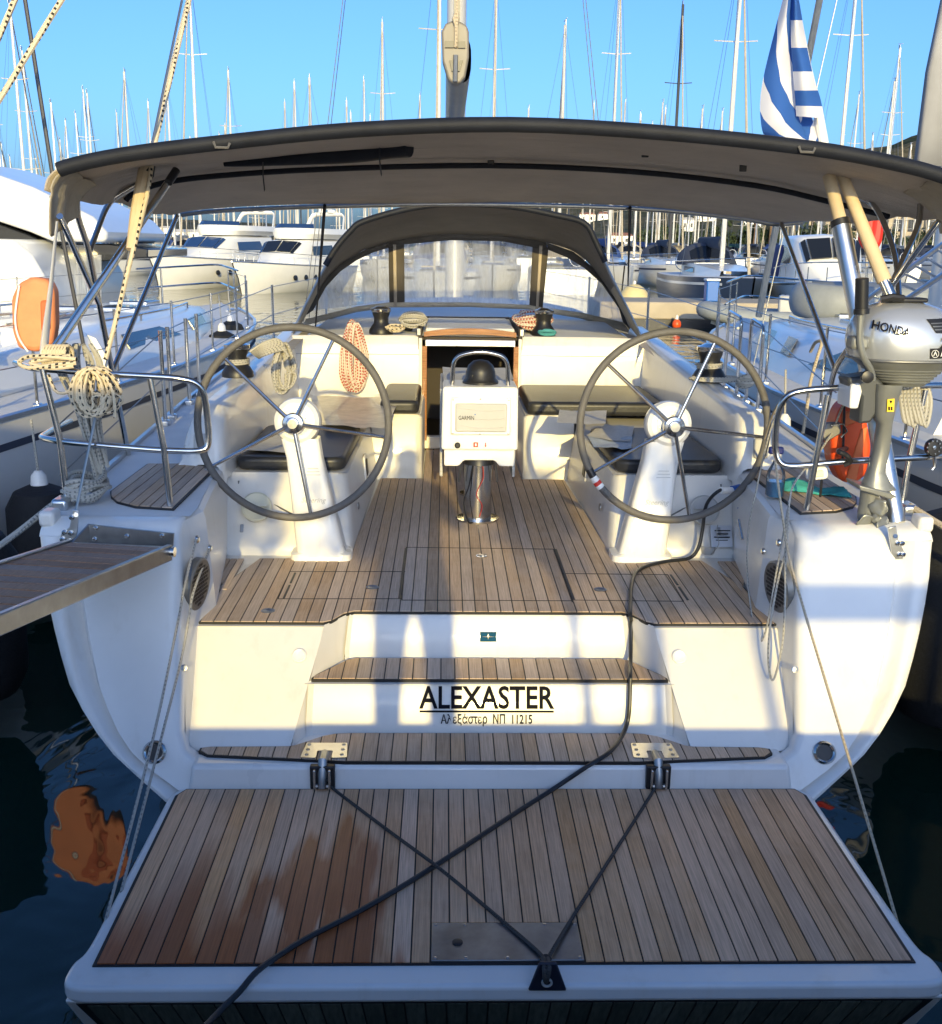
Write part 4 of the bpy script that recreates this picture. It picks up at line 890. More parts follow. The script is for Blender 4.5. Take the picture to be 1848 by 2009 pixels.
band([(1045, 480), (1038, 606)], [(1076, 486), (1064, 610)], M['canvas_d'], 'window_post', sh, -.004)
band([(771, 480), (773, 600)], [(777, 480), (779, 600)], M['canvas'], 'zip', sh, -.012)
band([(1058, 482), (1051, 608)], [(1064, 482), (1056, 608)], M['canvas'], 'zip', sh, -.012)
band([(600, 626), (700, 601), (764, 593), (920, 593), (1038, 598), (1064, 603), (1140, 613), (1222, 632)], [(592, 640), (700, 612), (764, 603), (920, 602), (1038, 607), (1064, 612), (1140, 625), (1240, 655)], M['canvas_b'], 'window_hem', sh)
for nm, pts in (('left', paneL), ('mid', [(793, 592), (793, 479), (850, 472), (925, 470), (990, 473), (1046, 482), (1038, 598)]), ('right', [(1064, 605), (1075, 490), (1112, 505), (1145, 525), (1180, 556), (1214, 605), (1222, 632)])):
    b = MB(); b.poly([wpt(*p) + Vector((0, -.002, 0)) for p in pts]); b.build('window_pane', M['vinyl'], sh, smooth=0)
for s in (-1, 1):   # side flaps running down to the coaming
    a = [arch[0], arch[4], arch[8]] if s < 0 else [arch[-1], arch[-5], arch[-9]]
    c = [win[0], win[3], win[6]] if s < 0 else [win[-1], win[-4], win[-7]]
    b = MB(); b.grid([[p + Vector((0, 0, -.02)) for p in a], [p + Vector((0, .3, -.01)) for p in [x.lerp(y_, .35) for x, y_ in zip(a, c)]]]); b.build('side_flap', M['canvas_b'], sh, smooth=60)
    fl = [at(568, 660, Y=8.75), at(540, 720, Z=1.66), at(620, 640, Y=9.6)] if s < 0 else [at(1262, 665, Y=8.75), at(1285, 700, Z=1.66), at(1215, 650, Y=9.6)]
    b = MB(); b.poly(fl); b.build('hem_corner', M['canvas_b'] if s < 0 else M['canvas'], sh, smooth=0)

# ---- bimini
bi = node('bimini', Y, (0, 5.9, 2.7))
aft = [at(x, y, Y=4.72) for x, y in ((90, 376), (98, 350), (132, 330), (245, 306), (430, 283), (700, 257), (1000, 247), (1300, 263), (1580, 292), (1750, 322), (1848, 348), (1905, 378), (1925, 410))]
fwd = [at(x, y, Y=7.2) for x, y in ((348, 420), (352, 419), (360, 417), (400, 412), (480, 407), (640, 401), (920, 397), (1240, 405), (1440, 423), (1520, 436), (1560, 434), (1590, 431), (1600, 430))]
midl = [at(x, y, Y=5.85) for x, y in ((238, 398), (246, 380), (262, 366), (320, 345), (430, 331), (640, 318), (960, 311), (1240, 323), (1480, 350), (1610, 378), (1690, 398), (1745, 412), (1760, 425))]
aft, fwd, midl = spl(aft, 4), spl(fwd, 4), spl(midl, 4)
rows = []
for t in frange(0, 1, 14):
    r = []
    for a, m_, f in zip(aft, midl, fwd):
        p = a * (1 - t) * (1 - 2 * t) + m_ * 4 * t * (1 - t) + f * t * (2 * t - 1)
        sag = -.028 * abs(math.sin(2 * math.pi * t)) + .006 * math.sin(t * 31 + p.x * 3)
        r.append(p + Vector((0, 0, sag)))
    rows.append(r)
b = MB(); b.grid(rows); o = b.build('canopy', M['canvas'], bi, smooth=60); m_ = o.modifiers.new('thick', 'SOLIDIFY'); m_.thickness = .008; m_.offset = 1
MB().tube([p + Vector((0, -.01, .004)) for p in aft[7:44]], .031, 12).build('padded_edge', M['navy'], bi)
# after corner pockets, gathered over the tube ends
for s in (-1, 1):
    c0 = aft[0] if s < 0 else aft[-1]
    rows = []
    for t in frange(0, 1, 8):
        r = []
        for u in frange(0, 1, 10):
            p = (aft[int(8 * u)] if s < 0 else aft[-1 - int(8 * u)]).lerp((rows_l := (aft[int(8 * u)] if s < 0 else aft[-1 - int(8 * u)])) + Vector((0, .42, -.05)), t)
            drop = -.17 * (1 - u) * (.45 + .55 * math.cos(t * 2.2)) - .012 * math.sin(t * 16 + u * 7)
            r.append(p + Vector((s * .012 * math.sin(t * 14), -.004, drop * (1 - u * .6))))
        rows.append(r)
    b = MB(); b.grid(rows); o = b.build('corner_pocket', M['canvas_b'], bi, smooth=60); m_ = o.modifiers.new('thick', 'SOLIDIFY'); m_.thickness = .006
# bows under the canopy, window flap rolled up, straps
MB().tube([p + Vector((0, 0, -.035)) for p in midl[4:-4]], .0145, 10).build('bow', M['navy'], bi)
MB().tube([p + Vector((0, .02, -.012)) for p in fwd[6:-6]], .0145, 10).build('bow', M['steel_d'], bi)
MB().tube([a.lerp(m_, .55) + Vector((0, 0, -.002)) for a, m_ in zip(aft[6:44], midl[6:44])], .006, 6).build('seam', M['navy'], bi)
MB().tube([m_.lerp(f, .3) + Vector((0, 0, .0)) for m_, f in zip(midl[8:44], fwd[8:44])], .003, 5).build('seam', M['navy'], bi)
MB().tube(spl(pxs([(440, 322, 5.4), (560, 312, 5.35), (680, 302, 5.3), (755, 292, 5.25), (803, 288, 5.2)]), 5), [.012 + .035 * math.sin(min(1, i / 14) * 1.5) for i in range(21)], 12).build('rolled_flap', M['navy'], bi)
for x, y0, y1, d in ((516, 318, 372, 5.35), (745, 290, 342, 5.22)):
    MB().tube(pxs([(x, y0, d - .06), (x, (y0 + y1) / 2, d - .06), (x + 3, y1, d)]), .011, 4, squash=(1.5, .3)).build('strap', M['navy'], bi)
for x, y in ((1266, 297), (1458, 325), (963, 318)):
    MB().box(at(x, y, Y=5.3 if x > 1000 else 5.8), (.035, .01, .055 if x > 1000 else .02)).build('buckle', M['black'], bi, bevel=.004)
def bow(pts, r=.0145, name='frame_tube', mt='steel', rad=.06): return MB().tube(fillet(pts, rad, 6), r, 12).build(name, M[mt], bi)
d0 = at(249, 848, X=-1.97); d0.z = rail(d0.y)[1]; t2 = at(173, 486, Y=5.35)
bow([at(151, 398, Y=5.2), at(152, 425, Y=5.22), t2, d0])
bow(pxs([(290, 352, 5.75), (240, 378, 5.72), (211, 398, 5.7)]) + [t2.lerp(d0, .02)], mt='steel', rad=.12)
bow([at(117, 424, Y=4.75), t2.lerp(d0, .24)])
bow([at(347, 424, Y=7.15), t2.lerp(d0, .56)])
bow([at(346, 334, Y=5.3), at(111, 682, Y=4.78)], .0175)
MB().tube(pxs([(346, 334, 5.29), (330, 358, 5.235)]), .0195, 12).build('end_fitting', M['black'], bi)
bow([at(338, 345, Y=5.33), at(104, 684, Y=4.82)], .013)
d1 = at(1608, 842, X=1.95); d1.z = rail(d1.y)[1]; t3 = at(1741, 575, Y=5.0); k1 = at(1637, 722, Y=5.5)
bow([at(1806, 400, Y=5.2), at(1803, 443, Y=5.18), t3, k1, d1], rad=.1)
bow(pxs([(1640, 372, 5.75), (1690, 386, 5.72), (1722, 408, 5.68), (1758, 498, 5.4), (1764, 590, 5.2)]), rad=.15)
bow([at(1842, 434, Y=4.8), t3 + Vector((.0, .03, -.01))])
bow([at(1533, 440, Y=7.15), k1])
for x, y in ((637, 403), (1236, 407)):
    MB().tube([at(x, y, Y=7.15), at(x - 18 if x < 900 else x - 4, 640 if x < 900 else 560, Y=8.9)], [.012, .006], 6).build('tension_strap', M['navy'], bi)
MB().tube(pxs([(112, 434, 4.73), (100, 560, 4.74), (88, 670, 4.76), (84, 700, 4.76)]), [.010, .018, .034, .03], 8, squash=(1.2, .35)).build('webbing', M['white'], bi)
for x, y in ((435, 281), (1583, 290)):
    MB().tube(pxs([(x - 16, y - 3, 4.675), (x - 12, y + 8, 4.67), (x + 12, y + 9, 4.67), (x + 16, y, 4.675)]), .006, 6).build('zip_loop', M['leather'], bi)
# ================================================================ things on and around the yacht
def rope(name, label, pts, r, mt, n=6, cat='rope', group=None, k=7):
    o = MB().tube(spl(pts, n), r, k).build(name, M[mt] if isinstance(mt, str) else mt)
    return tag(o, label, cat, group)
def coil(cx, cy, cz, w_, h_, loops, r, jit=.012, pinch=.5, depth=.05, seed=1, tails=(), steps=22):
    """One long line laid in hanging loops."""
    g = random.Random(seed); pts = []
    for i in range(loops):
        a, c = 1 + g.uniform(-.75, .12), 1 + g.uniform(-.22, .08); dx, dy, tw = g.uniform(-jit, jit), g.uniform(-depth, depth), g.uniform(-.2, .2)
        for j in range(steps):
            t = 2 * math.pi * j / steps; s_, q = math.sin(t), math.cos(t)
            kx = 1 - pinch * (s_ + 1) / 2
            pts.append(Vector((cx + dx + w_ / 2 * a * q * kx + tw * .03 * s_ + g.uniform(-.002, .002), cy + dy + q * .012, cz + (h_ / 2) * (s_ if s_ > 0 else s_ * c))))
    b = MB(); b.tube(spl(pts, 2), r, 6)
    for t in tails: b.tube(spl(t, 6), r, 6)
    return b
# gangway hinged on the port quarter
gw = thing('gangway', 'slatted teak gangway with steel side rails hinged on the port quarter', 'gangway', (-1.55, 4.4, 1.2))
gd = Vector((-.15, -1, .112)).normalized(); gx = Vector((.99, -.08, -.03)).normalized(); gn = gx.cross(gd); gn = -gn if gn.z < 0 else gn
g0 = at(240, 1069, Y=4.36); GW = .42; GL = 2.7
def gp(u, v_, h): return g0 + gx * u + gd * v_ + gn * h
def gbox(u0, u1, v0, v1, h0, h1): return [gp(u0, v0, h0), gp(u1, v0, h0), gp(u1, v1, h0), gp(u0, v1, h0), gp(u0, v0, h1), gp(u1, v0, h1), gp(u1, v1, h1), gp(u0, v1, h1)]
for s in (-1, 1): MB().hexa(gbox(s * (GW / 2) - .013, s * (GW / 2) + .013, .02, GL, -.05, .018)).build('side_rail', M['steel_d'], gw, bevel=.005)
nsl = 26
for k in range(nsl):
    v0 = .05 + k * (GL - .08) / nsl; MB().hexa(gbox(-GW / 2 + .014, GW / 2 - .014, v0, v0 + (GL - .08) / nsl - .017, -.012, .008 + rnd.uniform(-.001, .001))).build('slat', M['teakdark'], gw, smooth=0)
br = [(139, 1062), (171, 1029), (341, 1047), (334, 1083), (322, 1075), (150, 1062)]
MB().prism([at(x, y, Y=4.40) for x, y in [(171, 1029), (341, 1047), (339, 1072), (152, 1064)]], (0, .012, 0)).build('hinge_bracket', M['steel_d'], gw)
MB().prism([at(139, 1064, Y=4.34), at(171, 1029, Y=4.40), at(173, 1062, Y=4.40)], (.008, 0, 0)).build('bracket_cheek', M['steel_d'], gw, smooth=0)
for x, y in ((188, 1036), (249, 1052), (318, 1051), (186, 1058)): MB().lathe([(.010, 0), (.010, .005), (.005, .009), (0, .009)], at(x, y, Y=4.398), (0, -1, .1), n=12).build('bolt', M['steel'], gw)
MB().tube([gp(GW / 2 + .03, .04, -.01), gp(GW / 2 - .02, .04, -.01)], .022, 12).build('pivot', M['steel'], gw)

# shore power cable
fl = FLZ + .010
cp = [at(1436, 962, Y=5.5), at(1412, 962, Y=5.46), at(1386, 990, Y=5.5), at(1378, 1040, Y=5.5), at(1370, 1075, Y=5.48), at(1352, 1095, Z=fl), at(1310, 1101, Z=fl), at(1270, 1110, Z=fl), at(1247, 1124, Z=fl), at(1239, 1150, Z=fl), at(1237, 1180, Z=fl), at(1236.5, 1206, Z=fl), at(1238, 1220, Y=4.585), at(1237.5, 1262, Y=4.545), at(1237, 1300, Z=.643), at(1236.5, 1326, Z=.642), at(1236, 1342, Y=4.288), at(1234.5, 1390, Y=4.25), at(1230, 1420, Y=4.232), at(1219, 1446, Z=.425), at(1195, 1476, Z=.42), at(1150, 1505, Y=3.95), at(1090, 1545, Z=.312), at(1000, 1602, Z=.31), at(900, 1668, Z=.31), at(800, 1732, Z=.31), at(700, 1790, Z=.31), at(610, 1836, Z=.31), at(560, 1866, Z=.312), at(505, 1905, Z=.316), at(470, 1945, Y=2.735), at(430, 1985, Y=2.66), at(390, 2030, Y=2.55), at(330, 2120, Y=2.35)]
cb = thing('shore_power_cable', 'black shore power cable running from blue plug down the steps and across the platform', 'cable', (.9, 5.4, FLZ))
MB().tube(spl(cp, 5), .0095, 10).build('cable_sheath', M['cable'], cb)
MB().tube([at(1438, 962, Y=5.5), at(1414, 962, Y=5.46)], .018, 12).build('plug', M['white'], cb)
MB().tube([at(1436, 962, Y=5.5), at(1452, 958, Y=5.52)], .024, 12).build('plug_shell', M['blue'], cb)
MB().tube(pxs([(1452, 960, 5.52), (1456, 985, 5.5), (1448, 998, 5.49)]), [.014, .026, .012], 8, squash=(1, .4)).build('plug_cap', M['blue'], cb)

# dark lashing from both hinges to the quay ring on the platform lip
g = 'lashing lines across the platform'
lz = .308
rope('lashing_line', 'thin dark line crossing the platform from port hinge to lip fitting', [at(640, 1530, Y=3.93), at(652, 1546, Z=lz), at(760, 1628, Z=lz), at(860, 1702, Z=lz + .02), at(960, 1785, Z=lz), at(1050, 1862, Z=lz), at(1070, 1885, Z=lz + .01)], .0065, 'ropedark')
rope('lashing_line', 'thin dark line crossing the platform from starboard hinge to lip fitting', [at(1290, 1528, Y=3.93), at(1284, 1548, Z=lz), at(1200, 1680, Z=lz), at(1120, 1805, Z=lz), at(1075, 1880, Z=lz + .01)], .0065, 'ropedark')
pf = thing('mooring_pad', 'dark triangular rubber pad with eye clipped over the platform lip', 'fitting', (.12, 2.77, .28))
b = MB(); tri = [(1058, 1890), (1092, 1890), (1112, 1945), (1036, 1945)]
b.prism([at(x, y, Y=2.752) for x, y in tri], (0, .012, 0)); b.build('pad', pm('pad_blue_black', (.012, .015, .03), .5), pf, bevel=.005)
MB().tube([at(1073 + 9 * math.cos(t), 1928 + 7 * math.sin(t), Y=2.748) for t in [2 * math.pi * i / 14 for i in range(14)]], .004, 6, closed=True).build('eye', M['grey'], pf)
MB().tube(spl([at(1066, 1878, Z=.318), at(1068, 1900, Y=2.742), at(1071, 1926, Y=2.738), at(1077, 1900, Y=2.742), at(1074, 1880, Z=.318)], 6), .008, 7).build('lanyard', M['ropedark'], pf)
MB().ball(at(1071, 1882, Z=.315), .018, 10, 8, (1, 1, .8)).build('knot', M['ropedark'], pf)

# platform falls
g = 'grey lifting lines of the platform'
rope('lifting_line', 'outer grey lifting line running from port pillar down to the platform', [(-1.295, 4.57, 1.175), at(360, 1160, X=-1.29), at(352, 1205, X=-1.297), at(300, 1450, Y=3.72), at(196, 1850, Z=.25)], .0055, 'ropegrey', 4, group=g)
rope('lifting_line', 'inner grey lifting line running from port stud past the speaker grille to the platform', [(-1.27, 4.72, 1.09), at(380, 1160, X=-1.265), at(370, 1215, X=-1.275), at(354, 1300, X=-1.29), at(308, 1480, Y=3.75), at(226, 1795, Z=.25)], .0055, 'ropegrey', 4, group=g)
rope('lifting_line', 'pale lifting line running taut from starboard stern rail to the platform edge', [at(1521, 905, Y=4.74), at(1543, 1065, Y=4.42), at(1568, 1165, Y=4.22), at(1660, 1470, Y=3.62), at(1764, 1822, Z=.25)], .0055, 'ropetan', 4, group=g)
rope('hanging_line', 'slack grey line hanging in a loop beside the starboard speaker grille', pxs([(1548, 980, 4.62), (1543, 1070, 4.44), (1528, 1130, 4.4), (1512, 1220, 4.33), (1507, 1290, 4.28), (1513, 1332, 4.26), (1522, 1322, 4.26), (1535, 1260, 4.3), (1540, 1180, 4.34), (1541, 1075, 4.42)]), .0048, 'ropegrey')
rope('hanging_line', 'slender grey line dropping from the starboard wheel to the cockpit floor edge', pxs([(1545, 772, 4.75), (1512, 842, 4.9), (1484, 960, 5.0), (1468, 1040, 4.95), (1466, 1120, 4.8), (1474, 1200, 4.6), (1487, 1258, 4.45), (1502, 1238, 4.42), (1520, 1140, 4.4), (1545, 1000, 4.6)]), .0042, 'ropegrey')
rope('hanging_line', 'double grey line slanting from the starboard pulley down to the pillar', pxs([(1633, 848, 5.0), (1605, 890, 4.85), (1560, 945, 4.7), (1548, 990, 4.6), (1540, 1060, 4.46)]), .0048, 'ropegrey')
pb = thing('pulley_block', 'small steel pulley block tied under the starboard stern rail', 'pulley', at(1637, 842, Y=5.0))
MB().prism([at(x, y, Y=4.99) for x, y in ((1622, 830), (1648, 828), (1652, 850), (1622, 868), (1612, 856))], (0, .03, 0)).build('cheek', M['alu_d'], pb, bevel=.006)
MB().tube(pxs([(1630, 835, 4.98), (1655, 832, 4.97), (1662, 846, 4.97), (1650, 858, 4.97)]), .005, 6).build('shackle', M['steel'], pb)
MB().tube(spl(pxs([(1640, 830, 4.98), (1652, 800, 4.95), (1668, 772, 4.8), (1680, 757, 4.74)]), 5), .005, 6).build('lanyard', M['ropetan'], pb)
rb = thing('ratchet_block', 'round black ratchet block at the outboard end of the starboard stern rail', 'pulley', at(1832, 880, Y=4.8))
MB().lathe([(.028, -.018), (.04, -.016), (.043, 0), (.04, .016), (.028, .018)], at(1832, 878, Y=4.78), (.2, -1, .1), n=26).build('sheave', M['black'], rb)
for k in range(10): MB().lathe([(.004, 0), (.004, .003)], at(1832, 878, Y=4.76) + Vector((math.cos(k * .628) * .031, 0, math.sin(k * .628) * .031)), (.2, -1, .1), n=8).build('ball_race', M['steel'], rb)
MB().lathe([(.009, 0), (.009, .006), (0, .007)], at(1832, 878, Y=4.76), (.2, -1, .1), n=12).build('axle', M['steel'], rb)
MB().tube(pxs([(1833, 896, 4.78), (1834, 915, 4.78), (1828, 922, 4.78)]), .009, 8).build('swivel', M['steel'], rb)

# coiled ropes
o = coil(*at(186, 768, Y=4.69), .175, .20, 24, .0075, jit=.03, pinch=.25, depth=.045, seed=3, tails=[pxs([(205, 735, 4.66), (222, 770, 4.64), (226, 820, 4.64)]), pxs([(95, 735, 4.7), (110, 768, 4.68), (135, 768, 4.68), (148, 740, 4.66)])])
tag(o.build('rope_coil', M['rope']), 'big cream rope coil with black flecks slung over the port stern rail', 'rope')
b = MB()
b.tube(spl(pxs([(150, 705, 4.68), (100, 700, 4.70), (55, 700, 4.74), (38, 712, 4.76), (60, 722, 4.72), (110, 716, 4.68), (150, 712, 4.68)]), 6), .010, 7); b.tube(spl(pxs([(140, 698, 4.70), (90, 705, 4.72), (60, 712, 4.74), (100, 722, 4.68), (145, 718, 4.68)]), 6), .010, 7)
for k in range(8):
    x = 92 + k * 5; b.tube([at(x + 9 * math.cos(t) + k, 700 + 22 * math.sin(t), Y=4.76 + .03 * math.sin(t * 1.0 + 1.5)) for t in [2 * math.pi * i / 14 for i in range(14)]], .008, 6, closed=True)
tag(b.build('rope_wrap', M['rope']), 'black flecked cream rope wrapped round the port stern rail corner', 'rope')
b = MB(); c0 = at(152, 710, Y=4.95)
for k in range(16):
    a0 = rnd.uniform(-.12, .12); b.tube(spl([c0 + Vector((a0 * .6, rnd.uniform(-.03, .03), .08)), c0 + Vector((a0, rnd.uniform(-.05, .05), -.03)), c0 + Vector((.03 + a0 * .35, rnd.uniform(-.04, .04), -.28)), c0 + Vector((.07 + a0 * .3, 0, -.50 + rnd.uniform(-.1, .05)))], 5), .010, 6)
tag(b.build('mooring_line_bundle', M['ropegrey']), 'thick grey mooring line bundle hanging behind the port stern rail', 'rope')
b = MB(); c0 = at(165, 905, X=-1.86); c0.z = 1.29
for k in range(7): b.tube([c0 + Vector((math.cos(t) * (.06 + .02 * k % .05), math.sin(t) * .13, .01 + k * .014 + .01 * math.sin(3 * t + k))) for t in [2 * math.pi * i / 20 for i in range(20)]], .012, 6, closed=True)
tag(b.build('mooring_line_pile', M['ropegrey']), 'grey mooring line piled around the port quarter cleat', 'rope')
o = coil(*at(695, 700, Y=8.48), .20, .52, 24, .0095, jit=.035, pinch=.55, depth=.03, seed=5, tails=[[at(680, 645, Y=8.55), at(690, 628, Y=8.6), at(705, 645, Y=8.5)]])
tag(o.build('rope_coil', M['ropered']), 'long red flecked rope coil hanging from the port cabin winch', 'rope')
b = coil(*at(556, 722, Y=6.66), .17, .30, 14, .008, jit=.02, pinch=.55, depth=.03, seed=8)
for k in range(7):
    b.tube(spl(pxs([(490 + k * 3, 690 + k * 2, 6.6 + .02 * k), (520, 672 + k * 4, 6.6), (548 + k, 668 + k * 3, 6.6), (566, 700, 6.62)]), 5), .009, 6)
tag(b.build('sheet_tail', M['ropegrey']), 'grey green sheet tail hanked over the port coaming winch', 'rope')
def pile(cx, cy, cz, w_, d_, h_, n, r, seed):
    g = random.Random(seed); b = MB(); pts = []
    for i in range(n):
        a = g.uniform(.55, 1); ph = g.uniform(0, 6.3); tl = g.uniform(-.9, .9)
        for j in range(14):
            t = 2 * math.pi * j / 14 + ph
            pts.append(Vector((cx + math.cos(t) * w_ / 2 * a + g.uniform(-.004, .004), cy + math.sin(t) * d_ / 2 * a * math.cos(tl), cz + r + h_ * (.5 + .5 * math.sin(t) * math.sin(tl)) * a)))
    return b.tube(spl(pts, 2), r, 6)
tag(pile(-.46, 8.83, 1.76, .22, .16, .16, 9, .010, 4).build('rope_tangle', M['ropegrey']), 'black and white rope tangle stowed beside the port cabin winch', 'rope')
tag(pile(-.60, 8.70, 1.735, .16, .1, .10, 5, .009, 14).build('rope_tangle', M['rope']), 'cream rope loops lying at the foot of the port cabin winch', 'rope')
tag(pile(.52, 8.92, 1.735, .34, .2, .24, 14, .011, 6).build('rope_tangle', M['ropered']), 'dark red and white rope tangle piled round the starboard cabin winch', 'rope')
tag(pile(.62, 8.68, 1.735, .17, .14, .06, 6, .010, 9).build('rope_tangle', pm('rope_turquoise', (.06, .28, .30), .8)), 'turquoise line looped at the foot of the starboard cabin winch', 'rope')
tag(pile(1.50, 6.68, 1.625, .34, .2, .03, 6, .010, 12).build('sheet_turns', M['ropegrey']), 'pale sheet laid round the starboard coaming winch base', 'rope')
tag(pile(1.62, 6.45, 1.60, .1, .1, .10, 7, .012, 22).build('rope_ball', M['ropegrey']), 'grey rope knotted into a ball by the starboard coaming winch', 'rope')
rope('spare_line', 'tan line tied to the starboard gate and hanging down its side', pxs([(1590, 690, 6.6), (1600, 672, 6.5), (1612, 672, 6.4), (1604, 700, 6.4), (1590, 750, 6.3), (1583, 800, 6.2), (1575, 850, 6.1)]), .010, 'ropetan')
rope('spare_line', 'frayed white line led from the starboard stern rail to the winch handle', pxs([(1548, 768, 4.76), (1530, 790, 4.9), (1515, 815, 5.1), (1500, 860, 5.4), (1490, 900, 5.6)]), .006, 'ropetan')

# outboard motor on the starboard stern rail
ob = thing('outboard_motor', 'silver outboard motor clamped on the starboard stern rail', 'outboard', at(1735, 900, Y=4.62))
OY = 4.60
def opx(x, y): return at(x, y, Y=OY)
prof = [(757, 40), (745, 52), (735, 62), (725, 74), (715, 88), (707, 97), (704, 100), (702, 104), (690, 106), (670, 107), (650, 104), (630, 97), (615, 86), (603, 70), (595, 48), (590, 22), (588.5, 4)]
XC = 1776
def cw(y):
    for (a, p), (c, q) in zip(prof, prof[1:]):
        if c <= y <= a: return p + (q - p) * (a - y) / (a - c)
    return 4
PXM = (opx(1776, 660) - opx(1775, 660)).x
def cowl_ring(y, hw, n=40):
    c = opx(XC, y); W = hw * PXM; Dp = W * .80; r = []
    for j in range(n):
        t = 2 * math.pi * j / n; q, s_ = math.cos(t), math.sin(t); e = 2 / 2.35
        r.append(Vector((c.x + W * math.copysign(abs(q) ** e, q), c.y + .03 + Dp * math.copysign(abs(s_) ** e, s_), c.z)))
    return r
b = MB(); b.grid([cowl_ring(y, h) for y, h in prof if y <= 702], close_v=True); b.build('cowl', M['silver'], ob, smooth=70)
b = MB(); rr = []
for y, h in [(y, h) for y, h in prof if y >= 702]: rr.append(cowl_ring(y, h))
b.grid(rr, close_v=True); b.build('lower_cowl', M['engine'], ob, smooth=50)
for k in range(5): b = MB(); b.tube(cowl_ring(724 + k * 6, cw(724 + k * 6) + 1.2, 36), .004, 5, closed=True); b.build('cooling_fin', M['engine'], ob)
b = MB(); b.tube(cowl_ring(703, 105, 40), .006, 6, closed=True); b.build('cowl_seam', M['alu_d'], ob)
def on_cowl(o, lift=.002):
    """Lay flat lettering onto the curved front of the cowl."""
    for v in o.data.vertices:
        p = v.co; lo, hi = 588.6, 757.0
        for _ in range(24):
            m_ = (lo + hi) / 2
            if opx(XC, m_).z > p.z: lo = m_
            else: hi = m_
        y = lo; c = opx(XC, y); W = cw(y) * PXM; q = min(1, abs((p.x - c.x) / W)); e = 2.35
        v.co.y = c.y + .03 - .80 * W * (1 - q ** e) ** (1 / e) - lift - (p.y - 4.0) 
def decal(pts, name, mt, par, lift=.002, z=0):
    """A flat mark cut as a fine grid so that it follows the cowl."""
    A = [opx(*p) for p in pts]; rows = []
    for i in range(7): rows.append([A[0].lerp(A[1], j / 10).lerp(A[3].lerp(A[2], j / 10), i / 6) for j in range(11)])
    for r in rows:
        for p in r: p.y = 4.0
    b = MB(); b.grid(rows); o = b.build(name, M[mt], par, smooth=60); on_cowl(o, lift); return o
def cowl_text(body, x, y, x2, y2, h, name, mt, lift=.02, **k):
    p, q = opx(x, y), opx(x2, y2); p.y = q.y = 4.0; ux = (q - p).normalized()
    o = text(body, h * PXM * 1.4, p, ux, Vector((-ux.z, 0, ux.x)), name, M[mt], ob, .0004, align='LEFT', width=(q - p).length, **k); on_cowl(o, lift); return o
cowl_text('HONDA', 1690, 640, 1749, 655, 16, 'maker_name', 'ink', bold=.02)
decal([(1791, 622), (1850, 620), (1846, 650), (1806, 648)], 'air_intake', 'black', ob, .003)
for k in range(3): decal([(1797 + k * 3, 629 + k * 6), (1842, 628 + k * 6), (1842, 630 + k * 6), (1798 + k * 3, 631 + k * 6)], 'intake_slat', 'alu_d', ob, .005)
cowl_text('2.3', 1811, 677, 1852, 672, 20, 'power_rating', 'black', .006, shear=.3, bold=.03)
decal([(1793, 677), (1866, 676), (1866, 695), (1793, 697)], 'dealer_plate', 'black', ob, .003)
cowl_text('ARCHON', 1813, 692, 1866, 690, 14, 'dealer_name', 'white', .009, bold=.02)
o = MB().tube([opx(1802 + 7 * math.cos(t), 687 + 7 * math.sin(t)) * 1.0 for t in [2 * math.pi * i / 20 for i in range(20)]], .0012, 4, closed=True).build('dealer_ring', M['white'], ob)
for v in o.data.vertices: v.co.y = 4.0
on_cowl(o, .008)
o = MB().add([opx(*p) for p in ((1798, 691), (1802, 681), (1806, 691), (1804, 690), (1802, 685), (1800, 690))], [(0, 1, 4, 5), (1, 2, 3, 4)]).build('dealer_mark', M['white'], ob, smooth=0)
for v in o.data.vertices: v.co.y = 4.0
on_cowl(o, .008)
MB().box(opx(1776, 588), (.16, .1, .02)).build('recoil_cover', M['black'], ob, bevel=.008)
MB().tube(pxs([(1728, 588, 4.56), (1750, 583, 4.55), (1772, 586, 4.55)]), .016, 8).build('starter_grip', M['black'], ob)
# tiller, bracket, leg, propeller
MB().tube(pxs([(1691, 546, 4.46), (1690, 610, 4.47)]), .027, 16).build('tiller_grip', M['black'], ob, bevel=.003)
MB().tube(pxs([(1690, 606, 4.47), (1690, 616, 4.47)]), .032, 16).build('tiller_collar', M['black'], ob)
MB().tube(spl(pxs([(1689, 618, 4.47), (1687, 665, 4.47), (1694, 700, 4.47), (1708, 725, 4.49), (1712, 745, 4.5)]), 6), [.014] * 25, 10).build('tiller_arm', M['engine'], ob)
MB().box(at(1682, 672, Y=4.52), (.075, .08, .055)).build('shift_box', M['engine'], ob, bevel=.012)
MB().lathe([(.026, 0), (.026, .02), (.012, .024), (0, .024)], at(1699, 739, Y=4.50), (0, -1, 0), n=18).build('clamp_knob', M['black'], ob)
MB().prism([at(x, y, Y=4.58) for x, y in ((1662, 742), (1715, 735), (1735, 752), (1730, 800), (1708, 830), (1685, 832), (1690, 780), (1668, 760))], (0, .13, 0)).build('clamp_bracket', pm('bracket_grey', (.06, .065, .07), .45, .2), ob, bevel=.012)
MB().prism([at(x, y, Y=4.565) for x, y in ((1671, 754), (1688, 752), (1692, 768), (1684, 802), (1667, 802), (1669, 768))], (0, .16, 0)).build('clamp_pad', M['white'], ob, bevel=.008)
b = MB(); rr = []
